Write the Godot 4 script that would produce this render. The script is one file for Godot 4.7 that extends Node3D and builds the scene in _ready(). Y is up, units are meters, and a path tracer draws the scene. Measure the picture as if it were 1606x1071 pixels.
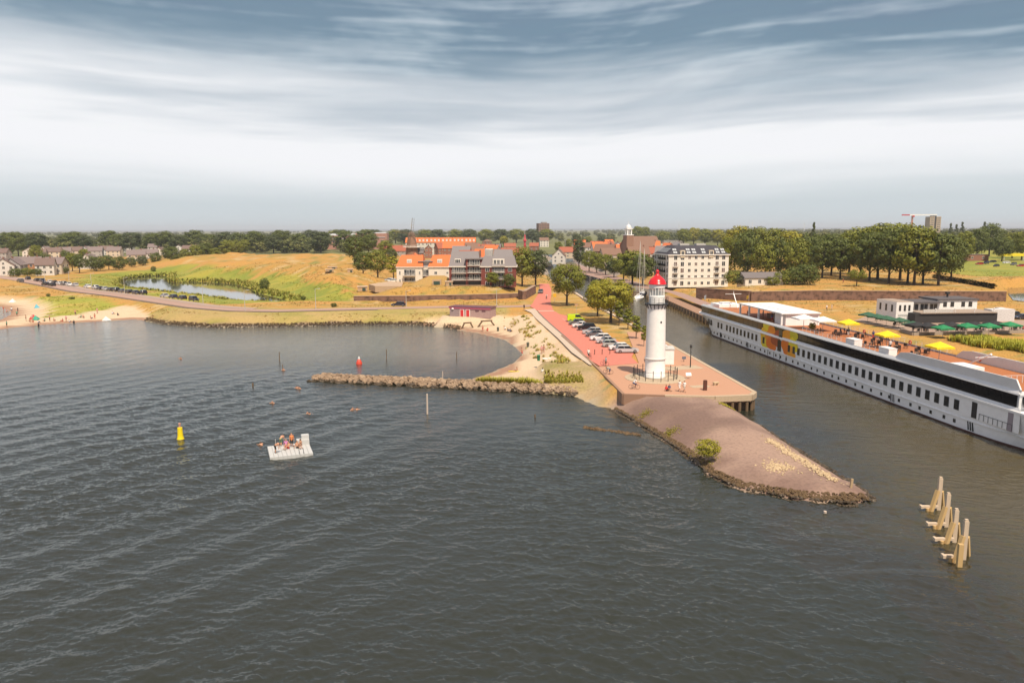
extends Node3D

# Everything is in metres; y is up, the camera looks towards -z over a harbour mouth.

class Geo:
	var v := PackedVector3Array()
	var n := PackedVector3Array()
	var c := PackedColorArray()
	var col := Color(1, 1, 1)
	func tri(a: Vector3, b: Vector3, d: Vector3) -> void:
		var m := (b - a).cross(d - a).normalized()
		v.append(a); v.append(d); v.append(b)
		n.append(m); n.append(m); n.append(m)
		c.append(col); c.append(col); c.append(col)
	func tri_n(a: Vector3, b: Vector3, d: Vector3, na: Vector3, nb: Vector3, nd: Vector3) -> void:
		v.append(a); v.append(d); v.append(b)
		n.append(na); n.append(nd); n.append(nb)
		c.append(col); c.append(col); c.append(col)
	func quad(a: Vector3, b: Vector3, d: Vector3, e: Vector3) -> void:
		tri(a, b, d); tri(a, d, e)
	func box(p: Vector3, s: Vector3, b := Basis.IDENTITY) -> void:
		var h := s / 2
		var k := []
		for i in 8:
			k.append(p + b * Vector3(h.x * (1 if i & 1 else -1), h.y * (1 if i & 2 else -1), h.z * (1 if i & 4 else -1)))
		quad(k[4], k[5], k[7], k[6]); quad(k[1], k[0], k[2], k[3]); quad(k[5], k[1], k[3], k[7])
		quad(k[0], k[4], k[6], k[2]); quad(k[6], k[7], k[3], k[2]); quad(k[0], k[1], k[5], k[4])
	func bar(a: Vector3, b: Vector3, w: float, h: float) -> void:
		var z := (b - a)
		var l := z.length()
		if l < 0.001: return
		z /= l
		var x := Vector3.UP.cross(z)
		x = Vector3.RIGHT if x.length() < 0.01 else x.normalized()
		box((a + b) / 2, Vector3(w, h, l), Basis(x, z.cross(x), z))
	func cyl(a: Vector3, b: Vector3, r0: float, r1: float, k := 8, caps := true) -> void:
		var z := (b - a).normalized()
		var x := z.cross(Vector3.RIGHT if absf(z.x) < 0.9 else Vector3.FORWARD).normalized()
		var y := z.cross(x)
		for i in k:
			var d0 := x * cos(TAU * i / k) + y * sin(TAU * i / k)
			var d1 := x * cos(TAU * (i + 1) / k) + y * sin(TAU * (i + 1) / k)
			tri_n(a + d0 * r0, a + d1 * r0, b + d1 * r1, d0, d1, d1)
			if r1 > 0.0: tri_n(a + d0 * r0, b + d1 * r1, b + d0 * r1, d0, d1, d0)
			if caps:
				if r1 > 0.0: tri(b, b + d0 * r1, b + d1 * r1)
				tri(a, a + d1 * r0, a + d0 * r0)
	func lathe(pts: Array, k: int, o := Vector3.ZERO, sharp := 0.6) -> void:
		for j in pts.size() - 1:
			var p: Vector2 = pts[j]
			var q: Vector2 = pts[j + 1]
			var t := (q - p).normalized()
			var np := Vector2(t.y, -t.x)
			var n0 := np
			var n1 := np
			if j > 0:
				var u: Vector2 = (p - pts[j - 1]).normalized()
				if u.dot(t) > sharp: n0 = (np + Vector2(u.y, -u.x)).normalized()
			if j < pts.size() - 2:
				var w: Vector2 = (pts[j + 2] - q).normalized()
				if w.dot(t) > sharp: n1 = (np + Vector2(w.y, -w.x)).normalized()
			for i in k:
				var a0 := TAU * i / k
				var a1 := TAU * (i + 1) / k
				var e0 := Vector3(cos(a0), 0, -sin(a0))
				var e1 := Vector3(cos(a1), 0, -sin(a1))
				var A := o + e0 * p.x + Vector3.UP * p.y
				var B := o + e1 * p.x + Vector3.UP * p.y
				var C := o + e1 * q.x + Vector3.UP * q.y
				var D := o + e0 * q.x + Vector3.UP * q.y
				if p.x > 0.0001: tri_n(A, B, C, e0 * n0.x + Vector3.UP * n0.y, e1 * n0.x + Vector3.UP * n0.y, e1 * n1.x + Vector3.UP * n1.y)
				if q.x > 0.0001: tri_n(A, C, D, e0 * n0.x + Vector3.UP * n0.y, e1 * n1.x + Vector3.UP * n1.y, e0 * n1.x + Vector3.UP * n1.y)
	func ball(o: Vector3, r: Vector3, k := 8, m := 5) -> void:
		for j in m:
			for i in k:
				var q := []
				for u in [[i, j], [i + 1, j], [i + 1, j + 1], [i, j + 1]]:
					var a: float = TAU * u[0] / k
					var b: float = PI * u[1] / m - PI / 2
					q.append(Vector3(cos(a) * cos(b), sin(b), -sin(a) * cos(b)))
				tri_n(o + q[0] * r, o + q[1] * r, o + q[2] * r, q[0], q[1], q[2])
				tri_n(o + q[0] * r, o + q[2] * r, o + q[3] * r, q[0], q[2], q[3])
	func sheet(poly: PackedVector2Array, y: float, up := true) -> void:
		var ix := Geometry2D.triangulate_polygon(poly)
		for i in range(0, ix.size(), 3):
			var a := Vector3(poly[ix[i]].x, y, poly[ix[i]].y)
			var b := Vector3(poly[ix[i + 1]].x, y, poly[ix[i + 1]].y)
			var d := Vector3(poly[ix[i + 2]].x, y, poly[ix[i + 2]].y)
			if ((b - a).cross(d - a).y > 0) == up: tri(a, b, d)
			else: tri(a, d, b)
	func prism(poly: PackedVector2Array, y0: float, y1: float, bottom := false) -> void:
		sheet(poly, y1)
		if bottom: sheet(poly, y0, false)
		var s := 0.0
		for i in poly.size(): s += poly[i].cross(poly[(i + 1) % poly.size()])
		for i in poly.size():
			var p := poly[i]
			var q := poly[(i + 1) % poly.size()]
			if s > 0:
				var t := p; p = q; q = t
			quad(Vector3(p.x, y0, p.y), Vector3(q.x, y0, q.y), Vector3(q.x, y1, q.y), Vector3(p.x, y1, p.y))
	# a ribbon of width w along points that carry their own height
	func ribbon(pts: Array, w: float, side := 0.0) -> void:
		var L := []
		var R := []
		for i in pts.size():
			var a: Vector3 = pts[maxi(i - 1, 0)]
			var b: Vector3 = pts[mini(i + 1, pts.size() - 1)]
			var s := Vector3(b.x - a.x, 0, b.z - a.z).cross(Vector3.UP).normalized()
			L.append(pts[i] + s * (side - w / 2)); R.append(pts[i] + s * (side + w / 2))
		for i in pts.size() - 1:
			quad(L[i], R[i], R[i + 1], L[i + 1])
	func commit() -> ArrayMesh:
		var a := []
		a.resize(Mesh.ARRAY_MAX)
		a[Mesh.ARRAY_VERTEX] = v; a[Mesh.ARRAY_NORMAL] = n; a[Mesh.ARRAY_COLOR] = c
		var m := ArrayMesh.new()
		m.add_surface_from_arrays(Mesh.PRIMITIVE_TRIANGLES, a)
		return m

var mats := {}
var used := {}
var tex := {}
var rng := RandomNumberGenerator.new()

func lin(r: float, g: float, b: float) -> Color:
	return Color(r, g, b).linear_to_srgb()

func grain(called: String, freq: float, lo: float, hi: float, octaves := 4, size := 512) -> Texture2D:
	if not tex.has(called):
		var f := FastNoiseLite.new()
		f.seed = called.hash() % 9999
		f.noise_type = FastNoiseLite.TYPE_SIMPLEX_SMOOTH
		f.frequency = freq
		f.fractal_octaves = octaves
		f.fractal_gain = 0.6
		var im := f.get_seamless_image(size, size)
		im.convert(Image.FORMAT_RGB8)
		for y in size:
			for x in size:
				var k := lerpf(lo, hi, clampf((im.get_pixel(x, y).r - 0.5) * 1.5 + 0.5, 0, 1))
				im.set_pixel(x, y, Color(k, k, k).linear_to_srgb())
		im.generate_mipmaps()
		tex[called] = ImageTexture.create_from_image(im)
	return tex[called]

# colour is the linear base colour of the thing; texture gives it grain (world metres per repeat in "rep")
func mat(called: String, c: Color, rough := 0.8, metal := 0.0, texture: Texture2D = null, rep := 4.0, vcol := false) -> StandardMaterial3D:
	if mats.has(called): return mats[called]
	var m := StandardMaterial3D.new()
	m.resource_name = called
	m.albedo_color = c.linear_to_srgb()
	m.roughness = rough
	m.metallic = metal
	m.vertex_color_use_as_albedo = vcol
	if texture:
		m.albedo_texture = texture
		m.uv1_triplanar = true
		m.uv1_world_triplanar = true
		m.uv1_scale = Vector3.ONE / rep
	mats[called] = m
	return m

func numbered(called: String) -> String:
	if not used.has(called):
		used[called] = 0
		return called
	used[called] += 1
	return "%s_%03d" % [called, used[called]]

func tag(o: Node, label: String, category: String, group := "") -> Node:
	o.set_meta("label", label)
	o.set_meta("category", category)
	if group != "": o.set_meta("group", group)
	return o

func thing(called: String, label: String, category: String, at := Vector3.ZERO, turn := 0.0, group := "") -> Node3D:
	var o := Node3D.new()
	o.name = numbered(called)
	add_child(o)
	o.position = at
	o.rotation.y = turn
	return tag(o, label, category, group)

func part(g, called: String, m: Material, parent: Node) -> MeshInstance3D:
	var o := MeshInstance3D.new()
	o.mesh = g.commit() if g is Geo else g
	o.material_override = m
	o.name = called
	parent.add_child(o, true)
	return o

func single(g, called: String, m: Material, label: String, category: String, group := "") -> MeshInstance3D:
	var o := part(g, numbered(called), m, self)
	tag(o, label, category, group)
	return o

func struct(g, called: String, m: Material) -> MeshInstance3D:
	var o := part(g, numbered(called), m, self)
	o.set_meta("kind", "structure")
	return o

func stuff(o: Node) -> Node:
	o.set_meta("kind", "stuff")
	return o

func copy(src: Node3D, at: Vector3, turn: float, label: String, group := "", s := 1.0) -> Node3D:
	var o := src.duplicate()
	o.name = numbered(src.get_meta("base"))
	add_child(o)
	o.position = at
	o.rotation = Vector3(0, turn, 0)
	o.scale = Vector3.ONE * s
	o.set_meta("label", label)
	if group != "": o.set_meta("group", group)
	return o

func ordinal(i: int) -> String:
	var low := ["first", "second", "third", "fourth", "fifth", "sixth", "seventh", "eighth", "ninth", "tenth", "eleventh", "twelfth", "thirteenth", "fourteenth", "fifteenth", "sixteenth", "seventeenth", "eighteenth", "nineteenth"]
	if i < 19: return low[i]
	var tens := (i + 1) / 10
	if (i + 1) % 10 == 0: return ["twentieth", "thirtieth", "fortieth", "fiftieth"][tens - 2]
	return ["twenty-", "thirty-", "forty-", "fifty-"][tens - 2] + low[(i + 1) % 10 - 1]

func pv(a: Array) -> PackedVector2Array:
	return PackedVector2Array(a)

func smooth(a: float, b: float, x: float) -> float:
	return smoothstep(a, b, x)

func _ready() -> void:
	rng.seed = 7
	var cam := Camera3D.new()
	cam.name = "camera"
	cam.position = Vector3(0, 27, 0)
	cam.rotation_degrees = Vector3(-8.54, 0, -0.2)
	cam.fov = 49.0
	cam.near = 0.5
	cam.far = 30000
	add_child(cam)
	cam.current = true
	var env := Environment.new()
	env.background_mode = Environment.BG_SKY
	env.tonemap_mode = Environment.TONE_MAPPER_LINEAR
	env.tonemap_exposure = 1.2
	env.sdfgi_enabled = true
	env.ssao_enabled = true
	env.ssil_enabled = true
	var sky := Sky.new()
	var pano := PanoramaSkyMaterial.new()
	pano.panorama = cloudy_sky()
	sky.sky_material = pano
	env.sky = sky
	env.sky_rotation = Vector3(0, PI, 0)
	env.fog_enabled = true
	env.fog_density = 0.000085
	env.fog_light_color = Color(0.86, 0.88, 0.92)
	var we := WorldEnvironment.new()
	we.name = "surroundings"
	we.environment = env
	add_child(we)
	var sun := DirectionalLight3D.new()
	sun.name = "sun"
	sun.light_energy = 1.5
	sun.light_color = Color(1.0, 0.93, 0.83)
	sun.light_angular_distance = 0.6
	sun.shadow_enabled = true
	add_child(sun)
	# the sun stands high behind the camera's right shoulder
	sun.look_at_from_position(Vector3(0.30, 1.35, 0.80), Vector3.ZERO)
	build_terrain()
	build_water()
	build_all()

# layered stratus low down, cirrus streaks and slate blue gaps higher up, lightened overhead for the water
func cloudy_sky() -> Texture2D:
	var w := 4096
	var h := 2048
	var f := FastNoiseLite.new()
	f.seed = 21
	f.noise_type = FastNoiseLite.TYPE_SIMPLEX_SMOOTH
	f.frequency = 1.0
	f.fractal_octaves = 5
	f.fractal_gain = 0.55
	var g := FastNoiseLite.new()
	g.seed = 5
	g.noise_type = FastNoiseLite.TYPE_SIMPLEX_SMOOTH
	g.frequency = 1.0
	g.fractal_octaves = 2
	var im := Image.create(w, h, false, Image.FORMAT_RGB8)
	# the high part is smooth: computed at a quarter of the size
	var up := Image.create(w / 4, h / 8, false, Image.FORMAT_RGB8)
	for y in up.get_height():
		for x in up.get_width():
			up.set_pixel(x, y, sky_colour(f, g, x * TAU / up.get_width(), 90.0 - (y + 0.5) * 360.0 / 4 / up.get_height()))
	up.resize(w, h / 2, Image.INTERPOLATE_CUBIC)
	im.blit_rect(up, Rect2i(0, 0, w, h / 2), Vector2i.ZERO)
	var low := Image.create(w / 2, 250, false, Image.FORMAT_RGB8)
	for y in 250:
		for x in w / 2:
			low.set_pixel(x, y, sky_colour(f, g, x * TAU / (w / 2.0), 90.0 - (y + 0.5 + 774) * 180.0 / h))
	low.resize(w, 250, Image.INTERPOLATE_CUBIC)
	im.blit_rect(low, Rect2i(0, 0, w, 250), Vector2i(0, 774))
	im.fill_rect(Rect2i(0, 1024, w, 1024), Color(0.42, 0.45, 0.46))
	return ImageTexture.create_from_image(im)

func sky_colour(f: FastNoiseLite, g: FastNoiseLite, a: float, e: float) -> Color:
	var s := Vector2(cos(a), sin(a))
	e = maxf(e, 0.05)
	# clouds lie in thin layers: seen low down they are drawn out sideways
	var u := e / (1.0 + e * 0.03)
	var lean := g.get_noise_3d(s.x * 1.2, s.y * 1.2, 0.3 + e * 0.015)
	var streak := f.get_noise_3d(s.x * 1.3, s.y * 1.3, u * 0.34 + lean * 0.5)
	var fine := f.get_noise_3d(s.x * 2.2 + 9.0, s.y * 2.2, u * 1.5 + lean * 1.6 + 7.0)
	var wisp := f.get_noise_3d(s.x * 4.5, s.y * 4.5 + 5.0, u * 0.45 + lean * 2.0)
	var broad := g.get_noise_3d(s.x * 1.0 + 4.0, s.y * 1.0, e * 0.03 - 2.0)
	var drift := cos(a - PI + 0.9)
	# height in the cloud deck, stirred by the streaks
	var t := e + 1.0 - drift * 3.4 + streak * 3.2 + fine * 1.3 + broad * 3.0
	var c := Color(0.75, 0.785, 0.80).lerp(Color(0.895, 0.90, 0.91), smooth(1.6, 5.4, e + streak * 1.2 + broad * 1.5))
	c = c.lerp(Color(0.73, 0.76, 0.79), smooth(6.2, 9.6, t))
	c = c.lerp(Color(0.445, 0.535, 0.605), smooth(8.6, 13.6, t))
	c = c.lerp(Color(0.42, 0.485, 0.57), smooth(13.0, 18.0, t) * 0.8)
	var veil := clampf(fine * 0.9 + wisp * 0.55 + 0.02, 0, 0.55) * smooth(7.0, 11.0, e)
	c = c.lerp(Color(0.82, 0.845, 0.865), veil)
	return c.lerp(Color(0.75, 0.74, 0.775), smooth(16.0, 34.0, e) * 0.85)  # unseen upper sky made paler so the water mirrors it brighter

# ---------------------------------------------------------------- ground and sea
var LAND := PackedVector2Array()
var DIKE := []
var POND := PackedVector2Array()
var LAGOON := PackedVector2Array()
var FORT := PackedVector2Array()
var TERRACE := PackedVector2Array()
var RIGHT := PackedVector2Array()
var PLATEAU := PackedVector2Array()
var CANAL := PackedVector2Array()
var RAMP := PackedVector2Array()
var MOAT := PackedVector2Array()
var SAND := PackedVector2Array()
var BANK := PackedVector2Array()
var hn := FastNoiseLite.new()
var hm := FastNoiseLite.new()

func outlines() -> void:
	LAND = pv([Vector2(-700, -190)] + [Vector2(-148.24, -200.06), Vector2(-141.31, -205.05), Vector2(-136.73, -214.62), Vector2(-126.01, -221.81), Vector2(-115.33, -227.86), Vector2(-109.81, -222.9), Vector2(-101.06, -215.09), Vector2(-84.23, -207.57), Vector2(-64.9, -208.42), Vector2(-44.19, -212.08), Vector2(-29.58, -211.68), Vector2(-20.08, -207.22), Vector2(-14.27, -200.42), Vector2(-7.95, -192.82), Vector2(-2.04, -182.49), Vector2(1.32, -170.38), Vector2(2.35, -160.62), Vector2(1.17, -151.93), Vector2(-1.9, -144.83), Vector2(-5.15, -137.73), Vector2(-7.55, -133.57), Vector2(-7.34, -129.6), Vector2(-0.35, -124.2), Vector2(6, -121.61), Vector2(10.55, -119.15), Vector2(12.51, -113.32), Vector2(14.66, -110.79), Vector2(15.4, -109.17), Vector2(16.66, -104.96), Vector2(18.24, -98.38), Vector2(19.86, -91.7), Vector2(21.11, -85.09), Vector2(21.58, -79.12), Vector2(23.65, -74.84), Vector2(27.92, -72.01), Vector2(32.96, -70.39), Vector2(35.72, -71.05), Vector2(36.29, -72.65), Vector2(36.16, -76.08), Vector2(35.54, -82.77), Vector2(34.6, -91.23), Vector2(34.01, -100.49), Vector2(33.42, -110.51)] + [Vector2(33, -108), Vector2(34, -128), Vector2(31, -152)] + [Vector2(34.33, -192.95), Vector2(32.07, -217.31), Vector2(27.86, -237.28), Vector2(25.86, -277.24), Vector2(23.77, -319.55), Vector2(20.22, -363.87), Vector2(21.86, -433.44), Vector2(23.9, -518.06), Vector2(29.03, -618.17)] + [Vector2(40, -720), Vector2(-700, -720)])
	RIGHT = pv([Vector2(53.98, -667.92), Vector2(54.01, -524.58), Vector2(56.88, -484.31), Vector2(57.89, -414.44), Vector2(60, -370.51), Vector2(62.6, -305.54), Vector2(63.12, -266.48), Vector2(61.43, -247.51), Vector2(59.69, -219.59)] + [Vector2(66, -193), Vector2(78, -168), Vector2(92, -142), Vector2(110, -100), Vector2(130, -40), Vector2(700, -40), Vector2(700, -720), Vector2(62, -720)])
	DIKE = [Vector2(-317.52, -433.76), Vector2(-266.33, -390.65), Vector2(-242.43, -369.68), Vector2(-218.26, -346.53), Vector2(-173.91, -301.29), Vector2(-146.8, -279.67), Vector2(-121.07, -256.15), Vector2(-99.28, -236.24), Vector2(-82.96, -226.26), Vector2(-70.29, -224.05), Vector2(-59, -226.39), Vector2(-35.19, -230.23), Vector2(-19.32, -233.52), Vector2(-5.74, -233.06), Vector2(4.05, -234.68), Vector2(9.62, -238.49)]
	POND = pv([Vector2(-202.53, -384.94), Vector2(-218.6, -426.25), Vector2(-213, -443.39), Vector2(-206.59, -449.16), Vector2(-189.14, -408.58), Vector2(-176.48, -385.97), Vector2(-164.04, -392.4), Vector2(-142.8, -377.53), Vector2(-123.44, -347.93), Vector2(-108.01, -316.23), Vector2(-94.73, -297.92), Vector2(-81.44, -276.61), Vector2(-82.74, -270.73), Vector2(-101.98, -278.57), Vector2(-116.88, -297.38), Vector2(-127.86, -304.92), Vector2(-154.69, -327.9), Vector2(-177.25, -346.56), Vector2(-193.2, -367.01)])
	LAGOON = pv([Vector2(-214.28, -291.04), Vector2(-190.36, -277.69), Vector2(-180.33, -270.36), Vector2(-166.69, -254.9), Vector2(-159.87, -244.95), Vector2(-153.44, -230.63), Vector2(-150, -217.93), Vector2(-155.07, -209.47)])
	FORT = pv([Vector2(-160.05, -352.06), Vector2(-151.62, -369.64), Vector2(-115.78, -329.75), Vector2(-97.18, -291.91), Vector2(-73.56, -259.06), Vector2(-53.52, -258.31), Vector2(-40.65, -272.78), Vector2(-49.12, -355.16)] + [Vector2(-62, -420), Vector2(-75, -640), Vector2(-330, -640), Vector2(-240, -470)])
	TERRACE = pv([Vector2(-53.24, -256.92), Vector2(-22.74, -259.3), Vector2(2.77, -265.63), Vector2(4.28, -260.67), Vector2(8.62, -286.94), Vector2(9.93, -330.32)] + [Vector2(6, -345), Vector2(-62, -345), Vector2(-60, -300)])
	PLATEAU = pv([Vector2(66.08, -260.49), Vector2(80.12, -250.71), Vector2(102.79, -254.41), Vector2(132.31, -251.05), Vector2(163.77, -247.67)] + [Vector2(260, -262), Vector2(700, -262), Vector2(700, -720), Vector2(120, -720), Vector2(98, -345), Vector2(96, -300), Vector2(76, -283)])
	MOAT = pv([Vector2(200.99, -302.79), Vector2(211.42, -309.05), Vector2(237.86, -318.48), Vector2(183.41, -244.77), Vector2(171.22, -249.62), Vector2(170.85, -254.2), Vector2(185.48, -279.14)])
	RAMP = pv([Vector2(15.4, -109.17), Vector2(16.66, -104.96), Vector2(18.24, -98.38), Vector2(19.86, -91.7), Vector2(21.11, -85.09), Vector2(21.58, -79.12), Vector2(23.65, -74.84), Vector2(27.92, -72.01), Vector2(32.96, -70.39), Vector2(35.72, -71.05), Vector2(36.29, -72.65), Vector2(36.16, -76.08), Vector2(35.54, -82.77), Vector2(34.6, -91.23), Vector2(34.01, -100.49), Vector2(33.42, -110.51)] + [Vector2(33.5, -108.5), Vector2(33.5, -117), Vector2(14.8, -117)])
	SAND = pv([Vector2(-168.37, -222.69), Vector2(-195.17, -284.97), Vector2(-175.49, -269.45), Vector2(-141.67, -225.16), Vector2(-135.46, -235.3), Vector2(-127.74, -258.77), Vector2(-112.98, -234.6), Vector2(-105.74, -214.65), Vector2(-113.94, -203.44), Vector2(-129.4, -187.58), Vector2(-138.3, -182.19)])
	BANK = pv([Vector2(14.6, -104.5), Vector2(14.6, -134), Vector2(11.0, -174), Vector2(5.4, -214), Vector2(4, -240), Vector2(7, -330), Vector2(40, -330), Vector2(40, -104.5)])
	hn.seed = 3; hn.frequency = 0.02; hn.fractal_octaves = 4
	hm.seed = 8; hm.frequency = 0.09; hm.fractal_octaves = 3

func edge_distance(p: Vector2, poly: PackedVector2Array) -> float:
	var best := 1e9
	var k := poly.size()
	for i in k:
		best = minf(best, p.distance_squared_to(Geometry2D.get_closest_point_to_segment(p, poly[i], poly[(i + 1) % k])))
	var d := sqrt(best)
	return d if Geometry2D.is_point_in_polygon(p, poly) else -d

func line_distance(p: Vector2, pts: Array) -> float:
	var best := 1e9
	for i in pts.size() - 1:
		best = minf(best, p.distance_squared_to(Geometry2D.get_closest_point_to_segment(p, pts[i], pts[i + 1])))
	return sqrt(best)

func bank_height(z: float) -> float:
	return 2.5 + 0.7 * smooth(-186.0, -238.0, z)

# height of the ground and the zone it belongs to:
# 0 bottom, 1 sand, 2 dry grass, 3 green grass, 4 stone, 5 dune grass, 6 town ground
func ground(x: float, z: float) -> Vector2:
	var p := Vector2(x, z)
	var d := maxf(edge_distance(p, LAND), edge_distance(p, RIGHT) if x > 20 else -1e9)
	if d < -26: return Vector2(-3.0, 0)
	var dr := edge_distance(p, RAMP) if (x > 8 and x < 44 and z > -112.5 and z < -62) else -99.0
	var wob := hn.get_noise_2d(x, z)
	if dr > -1.0:
		var crown := 0.25 + 1.5 * smooth(0.0, 5.5, dr) * smooth(-68.0, -103.0, z) + 0.75 * smooth(0, 3.0, dr)
		return Vector2(minf(crown, 2.36) + hm.get_noise_2d(x * 3.0, z * 3.0) * 0.05 if dr > 0 else dr * 0.5, 4)
	var h := 0.0
	var zone := 2
	if d < 0:
		return Vector2(maxf(d * (0.10 if z > -205 and x < 6 else 0.3), -3.0), 0)
	var dd := line_distance(p, DIKE)
	var beach := (x > -26 and x < 14 and z > -215 and z < -112) or Geometry2D.is_point_in_polygon(p, SAND)
	if beach:
		h = minf(0.05 + d * 0.075, 2.4) + hm.get_noise_2d(x, z) * 0.12 * minf(d * 0.2, 1.0)
		zone = 1
	elif x < -110 and d < 75 and z > -330:
		h = minf(d * 0.06, 2.6)
		zone = 5
	else:
		h = minf(d * 0.45, 2.5)
		zone = 4 if d < 1.7 and x < 0 else 2
	if z < -420 and x > -45 and x < 330: zone = 6
	# dike crest with the road
	var crest := 3.0 - 3.0 * smooth(6.5, 16.5, dd)
	if x > -128 and x < 6: crest = 3.0 - 3.0 * smooth(5.6, 13.5, dd)
	if z > -260 and x < 8: crest = minf(crest, 0.12 + d * 0.72)
	if crest > h:
		h = crest
		if zone != 4 or d > 1.7: zone = 2
	if x > -21 and x < -2 and z > -219 and z < -207.5: h = maxf(h, 2.35 - 0.25 * maxf(-209.0 - z, 0.0) * 0.0 - smooth(-211.0, -207.5, z) * 0.9)
	# the promenade between the beach and the canal
	if x > 0 and x < 45 and z < -104 and z > -330:
		var db := edge_distance(p, BANK)
		if db > 0:
			h = minf(d * 1.6 + 0.1, bank_height(z) - 0.14)
			zone = 2
		elif z < -140 and db > -14:
			h = maxf(h, minf(bank_height(z) - 0.12 + db * 0.17, d * 0.3))
		elif z > -140 and db > -9:
			h = minf(0.1 + d * 0.33, 2.3)
			zone = 5
	# the old fort: dry mounds
	if x < -40 and z < -225:
		var df := edge_distance(p, FORT)
		if df > 0:
			var t := smooth(0, 42, df)
			h = maxf(h, 2.2 + t * 5.2 + (wob * 3.4 + hm.get_noise_2d(x, z) * 1.5) * smooth(4, 26, df))
			if z > -300 and df < 24 and x > -120: zone = 3 if df < 15 + wob * 10 else 2
			else: zone = 2
	if x > -75 and x < 16 and z < -238 and z > -350:
		var dt := edge_distance(p, TERRACE)
		if dt > -2:
			h = maxf(h if dt > 0 else 0.0, lerpf(3.0, 6.0, smooth(2.5, 16, dt)))
			zone = 2
	# pond and the small lagoon
	if x < -50 and z < -190:
		var dp := edge_distance(p, POND)
		if dp > -34 and dd > 6.0:
			h = minf(h, 0.35 + maxf(-dp, 0.0) * 0.20 + maxf(-dp - 12.0, 0.0) * 0.3)
			if dp > -1.0: h = minf(h, 0.1 - (dp + 1.0) * 0.4)
			if dp < 0 and dp > -20 + wob * 18: zone = 3
		var dl := edge_distance(p, LAGOON)
		if dl > -8:
			h = minf(h, 0.3 - dl * 0.07)
			if dl < 0: zone = 1
	# raised green behind the brick rampart on the right
	if x > 60:
		var dq := edge_distance(p, PLATEAU)
		if dq > 0:
			h = lerpf(2.5, 5.6, smooth(4.0, 10.0, dq)) + wob * 0.25 * smooth(8, 24, dq)
			zone = 3 if (x > 205 and z < -330) else 2
		var dm := edge_distance(p, MOAT) if x > 150 else -99.0
		if dm > -4: h = minf(h, 2.3)
	if z < -320 and x > -60 and x < 60 and h > 3.6 and zone == 6: h = 3.6
	return Vector2(h, zone)

func build_terrain() -> void:
	outlines()
	var xs := []
	var x := -560.0
	while x < 560.0:
		xs.append(x)
		x += 2.0 if absf(x + 20) < 112 else (4.0 if absf(x) < 240 else 10.0)
	var zs := []
	var z := -62.0
	while z > -712.0:
		zs.append(z)
		z -= 1.6 if z > -260 else (3.0 if z > -360 else 8.0)
	var nx := xs.size()
	var nz := zs.size()
	var hs := PackedFloat32Array()
	var zn := PackedByteArray()
	hs.resize(nx * nz); zn.resize(nx * nz)
	var pn := FastNoiseLite.new()
	pn.seed = 12; pn.frequency = 0.035; pn.fractal_octaves = 5; pn.fractal_gain = 0.65
	var cols := PackedColorArray()
	cols.resize(nx * nz)
	for j in nz:
		for i in nx:
			var r := ground(xs[i], zs[j])
			hs[j * nx + i] = r.x
			zn[j * nx + i] = int(r.y)
			cols[j * nx + i] = zone_colour(int(r.y), pn.get_noise_2d(xs[i], zs[j]), pn.get_noise_2d(xs[i] * 4.0 + 500, zs[j] * 4.0), xs[i], zs[j], r.x)
	var names := ["seabed", "beach", "ground", "grassland", "stone_slope", "dune", "town_ground"]
	var geos := []
	for k in 7: geos.append(Geo.new())
	for j in nz - 1:
		for i in nx - 1:
			var q := [j * nx + i, j * nx + i + 1, (j + 1) * nx + i + 1, (j + 1) * nx + i]
			var g: Geo = geos[zn[q[0]]]
			var P := []
			var N := []
			for k in 4:
				var a: int = q[k] % nx
				var b: int = q[k] / nx
				P.append(Vector3(xs[a], hs[q[k]], zs[b]))
				var a0 := maxi(a - 1, 0)
				var a1 := mini(a + 1, nx - 1)
				var b0 := maxi(b - 1, 0)
				var b1 := mini(b + 1, nz - 1)
				N.append(Vector3(-(hs[b * nx + a1] - hs[b * nx + a0]) / (xs[a1] - xs[a0]), 1, -(hs[b1 * nx + a] - hs[b0 * nx + a]) / (zs[b1] - zs[b0])).normalized())
			for t in [[0, 1, 2], [0, 2, 3]]:
				for k in [0, 2, 1]:
					g.v.append(P[t[k]]); g.n.append(N[t[k]]); g.c.append(cols[q[t[k]]])
	var gm := mat("turf", Color(1, 1, 1), 0.95, 0, grain("turf", 0.03, 0.5, 1.35, 5), 9.0, true)
	var sm := mat("sand", Color(1, 1, 1), 0.95, 0, grain("sand", 0.02, 0.72, 1.16, 6), 6.0, true)
	for k in 7:
		if geos[k].v.size() == 0: continue
		struct(geos[k], names[k], sm if k in [0, 1, 4] else gm)
	var deep := Geo.new()
	deep.col = Color(0.07, 0.07, 0.05)
	deep.quad(Vector3(-3000, -3, 1500), Vector3(3000, -3, 1500), Vector3(3000, -3, -62), Vector3(-3000, -3, -62))
	struct(deep, "deep_seabed", sm)
	# the country beyond, to the horizon
	var far := Geo.new()
	far.col = Color(0.15, 0.155, 0.05)
	far.quad(Vector3(-9000, 3.0, -708), Vector3(9000, 3.0, -708), Vector3(12000, 2.0, -14000), Vector3(-12000, 2.0, -14000))
	far.quad(Vector3(-9000, 2.9, -190), Vector3(-554, 2.9, -190), Vector3(-554, 2.9, -708), Vector3(-9000, 2.9, -708))
	far.quad(Vector3(554, 2.9, -40), Vector3(9000, 2.9, -40), Vector3(9000, 2.9, -708), Vector3(554, 2.9, -708))
	struct(far, "far_country", mat("far_land", Color(1, 1, 1), 0.95, 0, grain("fields", 0.012, 0.55, 1.3, 4), 900.0, true))

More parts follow.
